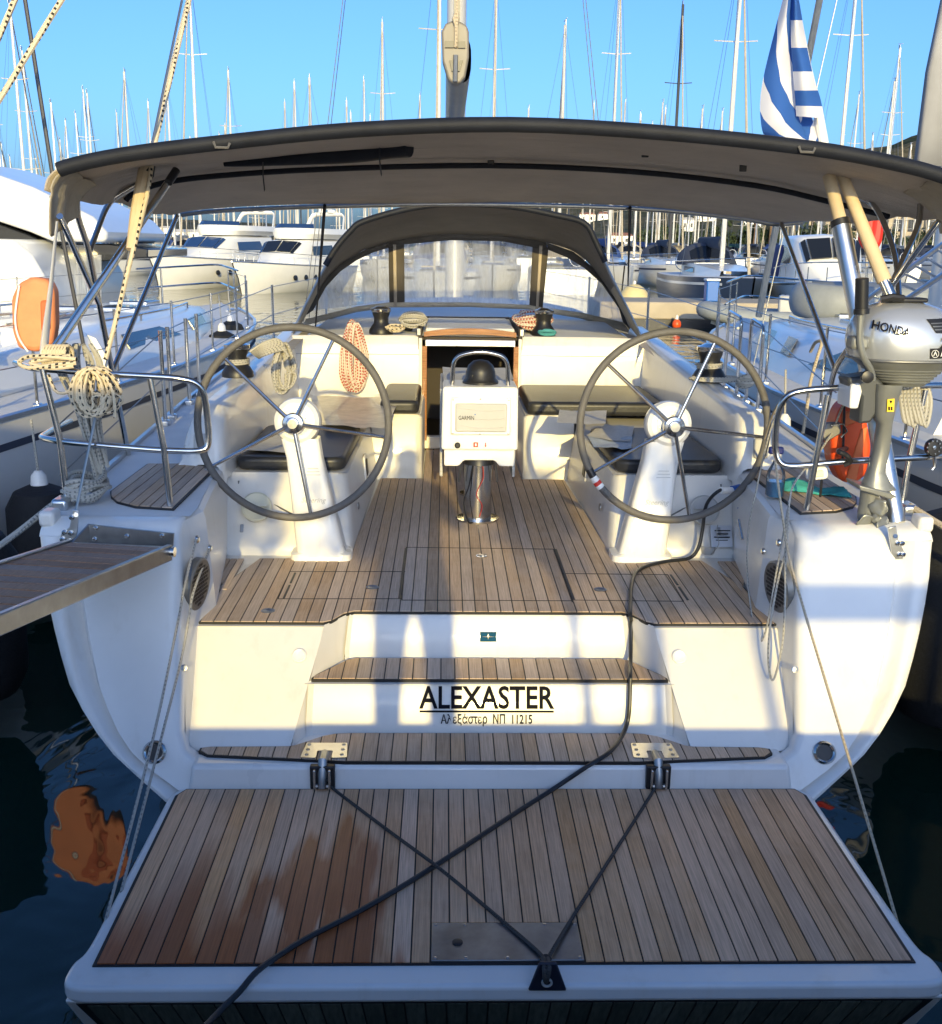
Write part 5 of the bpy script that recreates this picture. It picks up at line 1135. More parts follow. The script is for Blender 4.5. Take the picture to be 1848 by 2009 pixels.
for y, x0, x1, dp in ((752, 1715, 1766, .07), (770, 1713, 1763, .065), (775, 1713, 1760, .06), (815, 1712, 1750, .055), (830, 1722, 1748, .04), (880, 1714, 1744, .036), (925, 1704, 1734, .036), (945, 1694, 1745, .05), (958, 1690, 1755, .06)):
    a, c = at(x0, y, Y=4.60), at(x1, y, Y=4.60); cx, hw = (a.x + c.x) / 2, (c.x - a.x) / 2
    rr.append([(cx + hw * math.copysign(abs(math.cos(t)) ** .7, math.cos(t)), 4.60 + dp * math.copysign(abs(math.sin(t)) ** .7, math.sin(t)), a.z) for t in [2 * math.pi * i / 20 for i in range(20)]])
b.grid(rr, close_v=True); b.build('leg', M['engine'], ob, smooth=45)
MB().prism([at(x, y, Y=4.52) for x, y in ((1685, 952), (1750, 968), (1760, 976), (1748, 980), (1688, 962))], (0, .16, 0)).build('cavitation_plate', M['engine'], ob, bevel=.005)
b = MB(); rr = []
for y, x0, x1, dp in ((960, 1689, 1728, .045), (985, 1687, 1722, .042), (1000, 1684, 1718, .042), (1015, 1682, 1716, .036), (1030, 1686, 1708, .02), (1046, 1688, 1700, .006)):
    a, c = at(x0, y, Y=4.60), at(x1, y, Y=4.60); cx, hw = (a.x + c.x) / 2, (c.x - a.x) / 2
    rr.append([(cx + hw * math.cos(t), 4.60 + dp * math.sin(t), a.z) for t in [2 * math.pi * i / 16 for i in range(16)]])
b.grid(rr, close_v=True); b.build('gear_case', M['engine'], ob, smooth=50)
for k in range(3):
    a = R_(200 + 120 * k); c = at(1714, 1014, Y=4.56); d = Vector((math.cos(a), 0, math.sin(a))); n_ = Vector((-math.sin(a), 0, math.cos(a)))
    b = MB(); rows = [[c + d * (.012 + .075 * t) + n_ * (w_ * (.038 * math.sin(min(1, t + .15) * 2.6))) + Vector((0, .022 * w_ - .015, 0)) for w_ in (-1, -.4, .3, 1)] for t in frange(0, 1, 6)]
    b.grid(rows); o = b.build('propeller_blade', M['engine'], ob, smooth=60); m_ = o.modifiers.new('t', 'SOLIDIFY'); m_.thickness = .005
MB().lathe([(.022, -.03), (.022, .03), (.01, .045)], at(1714, 1014, Y=4.57), (0, -1, 0), n=16).build('propeller_hub', M['engine'], ob)
MB().prism([at(x, y, Y=4.535) for x, y in ((1741, 784), (1755, 782), (1754, 808), (1740, 808))], (0, .004, 0)).build('warning_sticker', M['yellow'], ob, smooth=0)
MB().prism([at(x, y, Y=4.532) for x, y in ((1745, 786), (1751, 786), (1748, 792))], (0, .002, 0)).build('sticker_print', M['ink'], ob, smooth=0)
for k in range(2): MB().prism([at(x, y, Y=4.532) for x, y in ((1743 + k * 5, 798), (1746 + k * 5, 798), (1746 + k * 5, 805), (1743 + k * 5, 805))], (0, .002, 0)).build('sticker_print', M['ink'], ob, smooth=0)
b = MB()
for k in range(6): b.tube(spl(pxs([(1765 + k * 7, 745, 4.7), (1768 + k * 7, 790, 4.72), (1776 + k * 8, 828 + 4 * (k % 3), 4.74), (1786 + k * 8, 790, 4.78), (1782 + k * 7, 748, 4.8)]), 6), .010, 7)
tag(b.build('fuel_hose_coil', M['ropegrey']), 'grey hose coil hanging from the starboard rail behind the outboard', 'hose')
lb = thing('lifebuoy', 'orange horseshoe lifebuoy strapped to the starboard stern rail behind the outboard', 'lifebuoy', at(1665, 950, Y=5.0))
b = MB(); b.prism(fillet([at(x, y, Y=5.0) for x, y in ((1648, 800), (1672, 783), (1700, 812), (1712, 880), (1700, 935), (1680, 948), (1652, 948), (1632, 905), (1632, 850))], .04, 4, closed=True), (0, .13, 0)); b.build('foam_body', M['orange'], lb, bevel=.03, seg=3)
for pts in (((1655, 806), (1690, 812), (1694, 822), (1660, 838), (1650, 826)), ((1690, 842), (1704, 836), (1680, 946), (1658, 947))):
    MB().prism([at(x, y, Y=4.992) for x, y in pts], (0, .02, 0)).build('cover_panel', pm('orange_pale', (.72, .17, .05), .5), lb, bevel=.006)
MB().tube(pxs([(1657, 782, 4.97), (1655, 850, 4.975), (1653, 905, 4.975)]), .006, 6).build('strap', M['black'], lb)
MB().tube(spl(pxs([(1660, 880, 4.99), (1645, 885, 4.72), (1660, 893, 4.70), (1668, 905, 4.71), (1655, 912, 4.72)]), 5), .012, 7).build('lashing', M['black'], lb)
ll = thing('rescue_light', 'small white rescue light clipped under the starboard stern rail', 'light', at(1604, 935, Y=4.78))
b = MB(); b.prism(fillet([at(x, y, Y=4.76) for x, y in ((1582, 918), (1624, 916), (1626, 940), (1584, 944))], .02, 4, closed=True), (0, .035, 0)); b.build('housing', M['white'], ll, bevel=.008)
b = MB(); b.prism([at(x, y, Y=4.752) for x, y in ((1592, 924), (1616, 922), (1617, 936), (1593, 938))], (0, .02, 0)); b.build('lens', M['cream'], ll, bevel=.006)
MB().tube(pxs([(1612, 942, 4.78), (1610, 965, 4.78), (1609, 975, 4.78)]), .006, 6).build('lanyard', M['black'], ll)

# bottle, cloth, papers, cup
b0 = at(1519, 973, Z=1.286)
bt = thing('spray_bottle', 'spray bottle half full of blue cleaner standing on the starboard teak pad', 'bottle', b0)
MB().lathe([(.038, 0), (.042, .006), (.042, .075), (.0, .075)], b0, n=24, caps=False).build('cleaner', pm('blue_cleaner', (.01, .16, .3), .1, coat=.5), bt)
clear = vinyl_mat('clear_bottle', .12)
MB().lathe([(.044, 0), (.0445, .10), (.040, .125), (.022, .16), (.016, .18)], b0 + Vector((0, 0, .001)), n=24, caps=False).build('bottle_shell', clear, bt)
MB().lathe([(.018, .175), (.018, .205), (.012, .21)], b0, n=16).build('cap', M['white'], bt)
MB().box(b0 + Vector((-.012, -.005, .225)), (.07, .03, .035)).build('trigger_head', pm('navy_plastic', (.01, .02, .14), .4), bt, bevel=.008)
MB().tube([b0 + Vector((-.035, -.005, .21)), b0 + Vector((-.045, -.005, .18))], .006, 6).build('trigger', M['white'], bt)
c0 = at(1588, 968, Z=1.288); rows = []
for i in range(17):
    u = i / 16; r = []
    for j in range(11):
        v_ = j / 10; x = c0.x - .11 + .28 * u; y = c0.y + .13 - .15 * u + (v_ - .5) * .16
        h = .008 + .055 * abs(math.sin(u * 4.2 + .4)) * math.sin(math.pi * v_) * (1 - .55 * u) + .016 * noise.noise(Vector((u * 5, v_ * 5, 2)))
        r.append((x, y, 1.286 + max(.003, h)))
    rows.append(r)
b = MB(); b.grid(rows); o = b.build('cleaning_cloth', M['teal'], smooth=70); m_ = o.modifiers.new('t', 'SOLIDIFY'); m_.thickness = .006; m_.offset = 1
tag(o, 'crumpled turquoise cleaning cloth lying on the starboard teak pad', 'cloth')
MB_ = MB(); cu = at(1388, 1085, Z=FLZ + .01)
tag(MB().lathe([(.034, 0), (.038, .008), (.041, .042), (.036, .043), (.034, .012), (.0, .012)], cu, n=24, caps=False).build('drain_plug', M['grey']), 'small grey cup on a cord beside the starboard helm wall', 'cup')
rope('plug_cord', 'thin cord from the small grey cup up to its wall clip', pxs([(1395, 1088, 5.4), (1410, 1068, 5.48), (1406, 1045, 5.52), (1408, 1030, 5.56)]), .0022, 'ropegrey')
tag(MB().tube(pxs([(1449, 1020, 4.98), (1457, 1058, 4.90)]), [.008, .008], 8).build('winch_handle', M['steel']), 'chrome rod handle leaning against the starboard pillar wall', 'handle')
def sheet(name, label, px, Z, mt, curl=.02, seed=0, cat='paper'):
    A = [at(x, y, Z=Z) for x, y in px]; rows = []
    for i in range(9):
        r = []
        for j in range(9):
            p = A[0].lerp(A[1], j / 8).lerp(A[3].lerp(A[2], j / 8), i / 8)
            r.append(p + Vector((0, 0, .004 + curl * (noise.noise(Vector((i * .35 + seed, j * .35, seed))) + .35 * (abs(j / 8 - .5) * 2) ** 3))))
        rows.append(r)
    return tag(MB().grid(rows).build(name, mt, smooth=70), label, cat)
foil = pm('silver_foil', (.6, .55, .47), .35, .35, var=.25, vs=9, bump=.6, bs=16)
sheet('sun_cover', 'crinkled reflective sun cover with printed border spread on the port seat', [(622, 780), (786, 780), (760, 842), (640, 836)], 1.325, foil, .018, 2, 'cover')
sheet('paper_sheet', 'printed sheet under the port wheel by the pedestal', [(548, 842), (600, 842), (570, 890), (478, 886)], 1.30, M['paper'], .012, 7)
sheet('paper_sheet', 'long printed sheet with boxes on the starboard side seat', [(1098, 806), (1190, 808), (1188, 834), (1092, 832)], 1.385, M['paper'], .012, 3)
sheet('paper_sheet', 'printed form hanging over the starboard helm cushion edge', [(1186, 835), (1245, 838), (1236, 870), (1150, 858)], 1.305, M['paper'], .02, 5)
sheet('paper_sheet', 'blue tinted leaflet on the forward end of the starboard helm cushion', [(1152, 858), (1240, 862), (1238, 884), (1165, 880)], 1.302, pm('leaflet', (.5, .56, .62), .6, var=.3, vs=30, stretch=(1, 4, 1)), .02, 9)
sheet('paper_sheet', 'white folded sheet on the cockpit table beside the compass', [(868, 722), (1000, 724), (1008, 748), (870, 750)], 1.632, M['paper'], .012, 11)

# flag
fg = thing('ensign', 'blue and white striped ensign drooping in folds above the starboard bimini', 'flag', at(1610, 285, Y=5.0))
flagm, ft, fp = _new('flag_cloth'); fp.inputs['Roughness'].default_value = .85; FL = ft.links
fuv = N(ft, 'ShaderNodeUVMap'); fs_ = N(ft, 'ShaderNodeSeparateXYZ'); FL.new(fuv.outputs[0], fs_.inputs[0])
fm = N(ft, 'ShaderNodeMath', operation='FRACT'); FL.new(fs_.outputs[1], fm.inputs[0]); fl_ = N(ft, 'ShaderNodeMath', operation='LESS_THAN'); FL.new(fm.outputs[0], fl_.inputs[0]); fl_.inputs[1].default_value = .5
fx = N(ft, 'ShaderNodeMix', data_type='RGBA'); FL.new(fl_.outputs[0], fx.inputs[0]); fx.inputs[6].default_value = (.78, .77, .80, 1); fx.inputs[7].default_value = (.03, .12, .42, 1); FL.new(fx.outputs[2], fp.inputs['Base Color'])
tl_ = N(ft, 'ShaderNodeBsdfTranslucent'); FL.new(fx.outputs[2], tl_.inputs[0]); mxs = N(ft, 'ShaderNodeMixShader'); mxs.inputs[0].default_value = .3
FL.new(fp.outputs[0], mxs.inputs[1]); FL.new(tl_.outputs[0], mxs.inputs[2]); FL.new(mxs.outputs[0], ft.nodes['Material Output'].inputs[0])
def fold(left, right, Y0, bul, uvf, name):
    """A hanging fold between two edge lines of the cloth."""
    rows, uvs = [], []
    n, m_ = 28, 10; L_, R2 = spl([Vector((x, y, 0)) for x, y in left], 7), spl([Vector((x, y, 0)) for x, y in right], 7)
    for i in range(n + 1):
        a = L_[min(len(L_) - 1, int(i / n * (len(L_) - 1)))]; c = R2[min(len(R2) - 1, int(i / n * (len(R2) - 1)))]
        rows.append([at(a.x + (c.x - a.x) * j / m_, a.y + (c.y - a.y) * j / m_, Y=Y0 - bul * math.sin(math.pi * j / m_) + .012 * math.sin(i * .5 + j * .3)) for j in range(m_ + 1)])
    b = MB(); vs_ = [p for r in rows for p in r]; fs, uv = [], []
    for i in range(n):
        for j in range(m_):
            fs.append((i * (m_ + 1) + j, i * (m_ + 1) + j + 1, (i + 1) * (m_ + 1) + j + 1, (i + 1) * (m_ + 1) + j))
            uv.append(tuple((0, uvf(q / m_, p / n)) for p, q in ((i, j), (i, j + 1), (i + 1, j + 1), (i + 1, j))))
    b.add(vs_, fs, uv); return b.build(name, flagm, fg, smooth=80)
fold([(1543, -30), (1520, 60), (1498, 150), (1491, 205), (1494, 250), (1500, 268)], [(1562, -30), (1556, 60), (1558, 150), (1562, 210), (1580, 265), (1595, 282)], 5.0, .05, lambda u, v_: v_ * 1.9 + .72 - u * .95, 'hoist_fold')
fold([(1552, -30), (1548, 60), (1549, 150), (1552, 200), (1556, 250), (1578, 284)], [(1568, -30), (1566, 60), (1568, 150), (1590, 225), (1606, 250), (1604, 280)], 5.05, .03, lambda u, v_: v_ * 2.0 + .1 + u * 1.1, 'middle_fold')
fold([(1553, -32), (1551, 20), (1552, 90), (1556, 150), (1560, 195), (1562, 228)], [(1562, -32), (1571, 20), (1583, 90), (1596, 150), (1610, 195), (1617, 232)], 4.96, .05, lambda u, v_: v_ * 3.35 + .60, 'fly_fold')
MB().tube(pxs([(1617, 288, 5.04), (1606, 228, 5.04), (1585, 130, 5.05), (1553, -30, 5.07)]), [.022, .022, .014, .014], 10).build('staff', M['white'], fg)
# ================================================================ neighbouring yachts
HB = pw([(0, .86), (.1, .92), (.25, .98), (.45, 1), (.6, .93), (.72, .80), (.82, .62), (.9, .40), (.96, .19), (1, .02)])
def shell(L, B, fb, rise=.25, n=14, keel=.3, hullmat=None):
    rows = []
    for i in range(n + 1):
        t = i / n; t = t ** .92; h = B / 2 * HB(t); f = fb + rise * max(0, t - .35) ** 1.5; yo = lambda z: L * t + (.35 * t ** 4) * z - (.25 * (1 - t) ** 6) * (1 - z / fb)
        r = [(h, yo(f), f), (h * 1.0, yo(f * .97), f * .97), (h * 1.0, yo(f * .6), f * .6), (h * .97, yo(f * .3), f * .3), (h * .88, yo(0), 0), (h * .6, yo(-.15), -.2), (0, yo(-.3), -keel)]
        rows.append([Vector(p) for p in r] + [Vector((-p[0], p[1], p[2])) for p in reversed(r[:-1])])
    return rows
def near_yacht(root, L, B, fb, mast=16, roof=(.34, .8, .62, .40), side='both', gates=(), mats=('hullw', 'nonslip'), win=True):
    rows = shell(L, B, fb); b = MB(); b.grid(rows); b.build('hull', M[mats[0]], root, smooth=60)
    b = MB(); b.poly([p for p in rows[0]]); b.build('transom', M[mats[0]], root, smooth=0)
    b = MB(); b.grid([[r[0] + Vector((-.01, 0, -.01)), r[0] + Vector((-r[0].x * .5, 0, .02)), r[0] + Vector((-r[0].x, 0, .035)), r[-1] + Vector((-r[-1].x * .5, 0, .02)), r[-1] + Vector((.01, 0, -.01))] for r in rows]); b.build('deck', M[mats[1]], root, smooth=60)
    for s in (0, -1): MB().tube([r[s] + Vector((0, 0, .015)) for r in rows[:-1]], .022, 6).build('toe_rail', M['alu'], root)
    a, c, wf, hh = roof; rr = []
    def rz(t): return fb + .25 * max(0, t - .35) ** 1.5
    for k, t in enumerate(frange(a, c, 10)):
        w_ = B / 2 * HB(t) * wf * (1 - .35 * max(0, (t - .6) / .4)); u = (t - a) / (c - a); h = hh * (1 - .25 * u) * (1 if u < .85 else max(.02, (1 - u) / .15)); z = rz(t)
        rr.append([(w_ * 1.12, t * L, z), (w_ * 1.08, t * L, z + h * .3), (w_, t * L, z + h * .85), (w_ * .9, t * L, z + h), (0, t * L, z + h + .04), (-w_ * .9, t * L, z + h), (-w_, t * L, z + h * .85), (-w_ * 1.08, t * L, z + h * .3), (-w_ * 1.12, t * L, z)])
    b = MB(); b.grid(rr); b.poly(list(reversed(rr[0]))); b.build('coachroof', M[mats[0]], root, smooth=45)
    if win:
        for i0, i1 in ((1, 4), (5, 7)):
            for j, jj in ((1, 2), (7, 6)):
                p = [Vector(rr[i0][j]).lerp(Vector(rr[i0][jj]), .2), Vector(rr[i1][j]).lerp(Vector(rr[i1][jj]), .2), Vector(rr[i1 - 1 if i0 == 1 else i1][j]).lerp(Vector(rr[i1 - 1 if i0 == 1 else i1][jj]), .95), Vector(rr[i0][j]).lerp(Vector(rr[i0][jj]), .95)]
                o = Vector((.015 if j == 1 else -.015, 0, .004)); b = MB(); b.poly([q + o for q in p]); w_ = b.build('window', M['glass'], root, smooth=0); m_ = w_.modifiers.new('t', 'SOLIDIFY'); m_.thickness = .01
    for t, x in ((.5, .0), (.62, .3), (.62, -.3), (.72, 0), (.84, 0)):
        z = rz(t) + (hh * (1 - .25 * (t - a) / (c - a)) + .03 if a < t < c - .05 else .035)
        h_ = node('deck_hatch', root, (x, t * L, z))
        MB().bx(x - .25, x + .25, t * L - .25, t * L + .25, z - .02, z + .03).build('frame', M['alu'], h_, bevel=.01); MB().bx(x - .21, x + .21, t * L - .21, t * L + .21, z, z + .036).build('pane', M['glass'], h_, bevel=.01)
    for s in (-1, 1):
        tops_ = []
        for t in frange(.06, .93, 8):
            x, z = s * (B / 2 * HB(t) - .05), rz(t); p = Vector((x, t * L, z)); tops_.append(p + Vector((0, 0, .6)))
            st = node('stanchion', root, p); MB().tube([p, p + Vector((0, 0, .62))], .012, 8).build('post', M['steel'], st); MB().bx(p.x - .03, p.x + .03, p.y - .03, p.y + .03, p.z, p.z + .04).build('socket', M['alu'], st, bevel=.01)
        for dz in (0, -.28): MB().tube([q + Vector((0, 0, dz)) for q in tops_], .004, 5).build('guard_wire', M['wire'], root)
    for s in (0, -1):
        b = MB(); b.grid([[r[s] + Vector((math.copysign(.006, r[s].x), 0, -dz)) for r in rows[:-1]] for dz in (.15, .20)]); b.build('cove_stripe', M['sailc'], root, smooth=60)
    for s in (-1, 1):
        hp2 = [Vector(q[3] if s > 0 else q[5]) + Vector((-s * .05, 0, .07)) for q in rr[1:8]]; MB().tube(hp2, .014, 6).build('hand_rail', M['steel'], root)
        for q in hp2[::2]: MB().tube([q, q + Vector((0, 0, -.08))], .012, 6).build('rail_foot', M['steel'], root)
        for t, x in ((.30, .42), (.2, 1.2)):
            q = Vector((s * x, t * L, rz(t) + (.30 if x > 1 else .34))); MB().lathe([(.085, 0), (.06, .06), (.055, .12), (.075, .16), (.04, .19), (0, .19)], q, n=16, caps=False).build('winch', M['black'], root)
        for k in range(3): MB().tube(spl([(s * (.12 + .05 * k), .55 * L, rz(.5) + hh + .03), (s * (.35 + .06 * k), .45 * L, rz(.45) + hh + .035), (s * (.38 + .06 * k), (a + .01) * L, rz(a) + hh + .05)], 4), .008, 5).build('running_line', M[('ropetan', 'ropered', 'ropegrey')[k]], root)
        MB().tube([(s * (B / 2 * HB(.9) - .12), .88 * L, rz(.9) + .05), (s * (B / 2 * HB(.9) - .12), .91 * L, rz(.9) + .05)], .02, 6).build('cleat', M['alu'], root)
    # pulpit and stern rail
    zb = rz(.95)
    for dz in (.62, .33): MB().tube(spl([(-B / 2 * HB(.9), .90 * L, zb + dz), (-B / 2 * HB(.96), .97 * L, zb + dz + .03), (0, 1.0 * L + .25, zb + dz + .05), (B / 2 * HB(.96), .97 * L, zb + dz + .03), (B / 2 * HB(.9), .9 * L, zb + dz)], 6), .0145, 8).build('pulpit_rail', M['steel'], root)
    for s in (-1, 1):
        MB().tube([(s * B / 2 * HB(.93), .94 * L, zb), (s * B / 2 * HB(.93), .94 * L, zb + .62)], .013, 8).build('pulpit_post', M['steel'], root)
        x0 = B / 2 * .86
        for dz in (.62, .32): MB().tube(fillet([(s * .5, .06, fb + dz), (s * (x0 - .06), .06, fb + dz), (s * (x0 + .02), .09 * L, fb + dz)], .15, 6), .0145, 8).build('stern_rail', M['steel'], root)
        for x, y in ((.5, .06), (x0 - .06, .1)): MB().tube([(s * x, y, fb), (s * x, y, fb + .62)], .013, 8).build('stern_post', M['steel'], root)
        # coaming
        MB().hexa([(s * .85, .03 * L, fb), (s * 1.3, .03 * L, fb), (s * 1.35, a * L, fb), (s * .85, a * L, fb), (s * .95, .05 * L, fb + .22), (s * 1.18, .05 * L, fb + .22), (s * 1.2, a * L, fb + .36), (s * .95, a * L, fb + .36)]).build('coaming', M[mats[0]], root, bevel=.05, seg=3)
    if mast:
        y = .56 * L; z0 = rz(.56) + hh
        b = MB(); sec = lambda z, k=1: [(.10 * k * math.cos(q), y + .15 * k * math.sin(q), z) for q in [2 * math.pi * i / 16 for i in range(16)]]; b.grid([sec(z0 - .1), sec(mast * .7), sec(mast, .75)], close_v=True); b.build('mast', M['mastw'], root)
        for f in (.42, .68):
            MB().tube([(-.95, y - .25, mast * f + .05), (0, y, mast * f), (.95, y - .25, mast * f + .05)], .03, 6).build('spreader', M['mastw'], root)
        for s in (-1, 1): MB().tube([(s * B * .46, y - .2, rz(.56)), (s * .95, y - .25, mast * .42), (s * .9, y - .25, mast * .68), (0, y, mast * .97)], .006, 5).build('shroud', M['wire'], root)
        MB().tube([(0, L * .98, rz(1) + .1), (0, y + .1, mast * .95)], [.05, .03], 8).build('furled_genoa', M['canvas_b'], root)
    return root
# port neighbour
pn = thing('sailing_yacht', 'white sailing yacht moored on the port side with fenders and orange lifebuoy', 'yacht', (0, 0, 0))
near_yacht(pn, 12.2, 3.9, 1.28, mast=0, roof=(.36, .82, .66, .34))
pn.location = (-5.05, 5.7, 0); pn.rotation_euler = (0, 0, R_(-5.0))
# starboard neighbour
sn = thing('sailing_yacht', 'white sailing yacht moored on the starboard side carrying a grey dinghy', 'yacht', (0, 0, 0))
near_yacht(sn, 12.6, 4.0, 1.26, mast=17, roof=(.30, .80, .72, .46))
sn.location = (4.75, 3.2, 0); sn.rotation_euler = (0, 0, R_(2.0))
# dinghy lashed on its foredeck
dg = thing('inflatable_dinghy', 'grey inflatable dinghy lashed upside down on the starboard neighbour foredeck', 'dinghy', (0, 0, 0))
pt = spl([(-1.3, -.62, .28), (.5, -.66, .28), (1.2, -.45, .3), (1.45, 0, .32), (1.2, .45, .3), (.5, .66, .28), (-1.3, .62, .28)], 8)
MB().tube(pt, .24, 14).build('tube', M['rubber'], dg); MB().tube([p + Vector((0, 0, .19)) for p in pt], .022, 6).build('rubbing_strake', M['alu_d'], dg)
b = MB(); b.grid([[(x, -.5 * k, .42 - .06 * abs(x) * 0), (x, 0, .56), (x, .5 * k, .42)] for x, k in ((-1.3, 1), (0, 1), (.8, .9), (1.25, .4))]); b.build('bottom', M['rubber'], dg, smooth=60)
MB().bx(-1.36, -1.28, -.5, .5, .1, .6).build('transom_board', M['alu_d'], dg, bevel=.02)
for s in (-1, 1): MB().lathe([(.24, 0), (.2, .1), (.05, .2)], (-1.3, s * .62, .28), (-1, 0, 0), n=14).build('tube_cone', M['rubber'], dg)
dg.location = (4.75, 12.6, 1.60); dg.rotation_euler = (0, 0, R_(180)); dg.scale = (.55, .62, .85)
# sprayhood and sail bag of the starboard neighbour
rr = []
for y, z, w_ in ((6.3, 2.75, 1.35), (7.0, 2.75, 1.3), (7.7, 2.3, 1.15), (8.1, 1.75, 1.05)):
    rr.append([(4.9 + w_ * math.sin(q), y, 1.55 + (z - 1.55) * max(0, math.cos(q)) ** .7) for q in frange(-1.57, 1.57, 12)])
b = MB(); b.grid(rr); o = b.build('sprayhood', pm('hood_bluegrey', (.13, .16, .2), .85, var=.15, vs=3), sn, smooth=60)
b = MB(); b.tube([(4.62, 9.8, 3.05), (4.72, 5.4, 3.0)], [.19, .14], 12, squash=(1.5, .8)); b.build('boom_bag', M['sailc'], sn)
# furled mainsail bundle standing behind the mast of the starboard neighbour
b = MB(); b.grid([[(4.42 + k * w_, 10.25 + .1 * k, z) for k in (-1, -.4, .3, 1)] for z, w_ in ((3.2, .30), (4.0, .28), (5.0, .16), (6.2, .05))]); o = b.build('sail_bag', pm('sailbag_grey', (.3, .3, .31), .85, var=.15, vs=2), sn, smooth=60); m_ = o.modifiers.new('t', 'SOLIDIFY'); m_.thickness = .08
tag(MB().tube(spl([at(1718, 398, Y=9.0), at(1706, 420, Y=9.0), at(1700, 465, Y=9.0), at(1712, 475, Y=9.0), at(1720, 440, Y=9.0), at(1722, 400, Y=9.0)], 6), [.03 + .04 * math.sin(i / 30 * 3.14) for i in range(31)], 10).build('red_line_hank', M['red'], sn), 'x', 'y')
for k_ in ('label', 'category'):
    for o in sn.children:
        if k_ in o: del o[k_]
# gangway ladder rails on the starboard neighbour, leading up from its deck
ld = thing('boarding_ladder', 'aluminium boarding ladder with thin rungs stowed aslant on the starboard neighbour', 'ladder', at(1720, 600, Y=8.2))
A0, A1, B0, B1 = at(1690, 596, Y=8.4), at(1860, 472, Y=8.0), at(1745, 610, Y=8.2), at(1900, 505, Y=7.8)
for p, q in ((A0, A1), (B0, B1)): MB().tube([p, q], .022, 8).build('stile', M['alu'], ld)
for k in range(9):
    t = k / 8; MB().tube([A0.lerp(A1, t), B0.lerp(B1, t)], .010, 6).build('rung', M['alu'], ld)
# orange lifebuoy on the port neighbour's stern rail
ob2 = thing('lifebuoy', 'pale orange horseshoe lifebuoy hanging on the port neighbour stern rail', 'lifebuoy', at(60, 690, Y=7.4))
hp = [at(x, y, Y=7.4) for x, y in ((20, 585), (34, 556), (60, 543), (92, 548), (104, 570), (106, 640), (100, 680), (70, 692), (34, 684), (22, 650))]
b = MB(); b.prism(fillet(hp, .03, 4, closed=True), (0, .14, 0)); b.build('foam_body', M['orange_f'], ob2, bevel=.035, seg=3)
MB().prism(fillet([at(x, y, Y=7.385) for x, y in ((78, 590), (96, 588), (98, 648), (80, 650))], .02, 3, closed=True), (0, .03, 0)).build('centre_slot', pm('orange_deep', (.55, .12, .03), .6), ob2, bevel=.01)
MB().tube(spl(pxs([(38, 560, 7.39), (30, 620, 7.385), (36, 660, 7.385), (55, 690, 7.39)]), 5), .007, 6).build('grab_line', M['white'], ob2)
# fenders
def fender(x, y, z, r, h, label, group=None):
    f = thing('fender', label, 'fender', (x, y, z), group)
    MB().lathe([(r * .3, 0), (r * .8, h * .06), (r, h * .18), (r * 1.02, h * .5), (r, h * .8), (r * .75, h * .93), (r * .3, h * .985)], (x, y, z), n=22).build('body', M['fender'], f)
    MB().lathe([(r * .26, h * .97), (r * .22, h * 1.06), (r * .1, h * 1.1)], (x, y, z), n=12).build('eye', M['white'], f)
    MB().tube([(x, y, z + h * 1.08), (x - .02, y + .01, z + h * 1.08 + .35)], .008, 6).build('lanyard', M['ropegrey'], f)
fender(-2.62, 5.2, .12, .27, .95, 'large black fender hanging between the port quarter and the neighbour')
fender(-2.85, 6.9, .1, .22, .8, 'black fender hanging on the port neighbour hull below the lifebuoy')
p = at(438, 715, Y=13.2); fender(p.x, p.y, .55, .2, .85, 'black fender on the port neighbour bow, aft of the pair', 'pair of black fenders on the port neighbour bow')
p = at(455, 690, Y=14.2); fender(p.x, p.y, .6, .19, .85, 'black fender on the port neighbour bow, forward of the pair', 'pair of black fenders on the port neighbour bow')
fender(2.36, 5.0, .1, .30, 1.15, 'large black fender squeezed between the starboard quarter and the neighbour')
p = at(1500, 812, Z=.9); fender(2.38, 8.0, .35, .2, .8, 'black fender with white top hanging beside the starboard gate')
# mooring lines slung between the boats
rope('mooring_line', 'grey mooring line running from the port quarter away to the quay', [(-1.95, 4.72, 1.30), (-2.2, 4.2, 1.12), (-2.7, 3.0, .98), (-3.4, 1.1, 1.18)], .014, 'ropegrey')
rope('mooring_line', 'beige mooring line running from the starboard quarter away to the quay', [(1.93, 4.72, 1.31), (2.1, 4.3, 1.22), (2.5, 3.4, 1.12), (3.3, 1.1, 1.18)], .016, 'ropetan')
# lines of the port neighbour crossing the sky
rope('backstay_rope', 'cream rope with black flecks slanting across the sky beside the dark stay', [at(140, -30, Y=6.5), at(-60, 290, Y=6.2)], .016, 'rope', 2)
rope('backstay_rope', 'short length of flecked cream rope beyond the first one in the sky', [at(42, -30, Y=6.4), at(-40, 160, Y=6.2)], .016, 'rope', 2)
tag(MB().tube([at(46, -20, Y=6.9), at(118, 440, Y=6.9), at(168, 700, Y=6.9)], .013, 8).build('dark_stay', M['mastd']), 'dark stay running down behind the port bimini corner', 'stay')
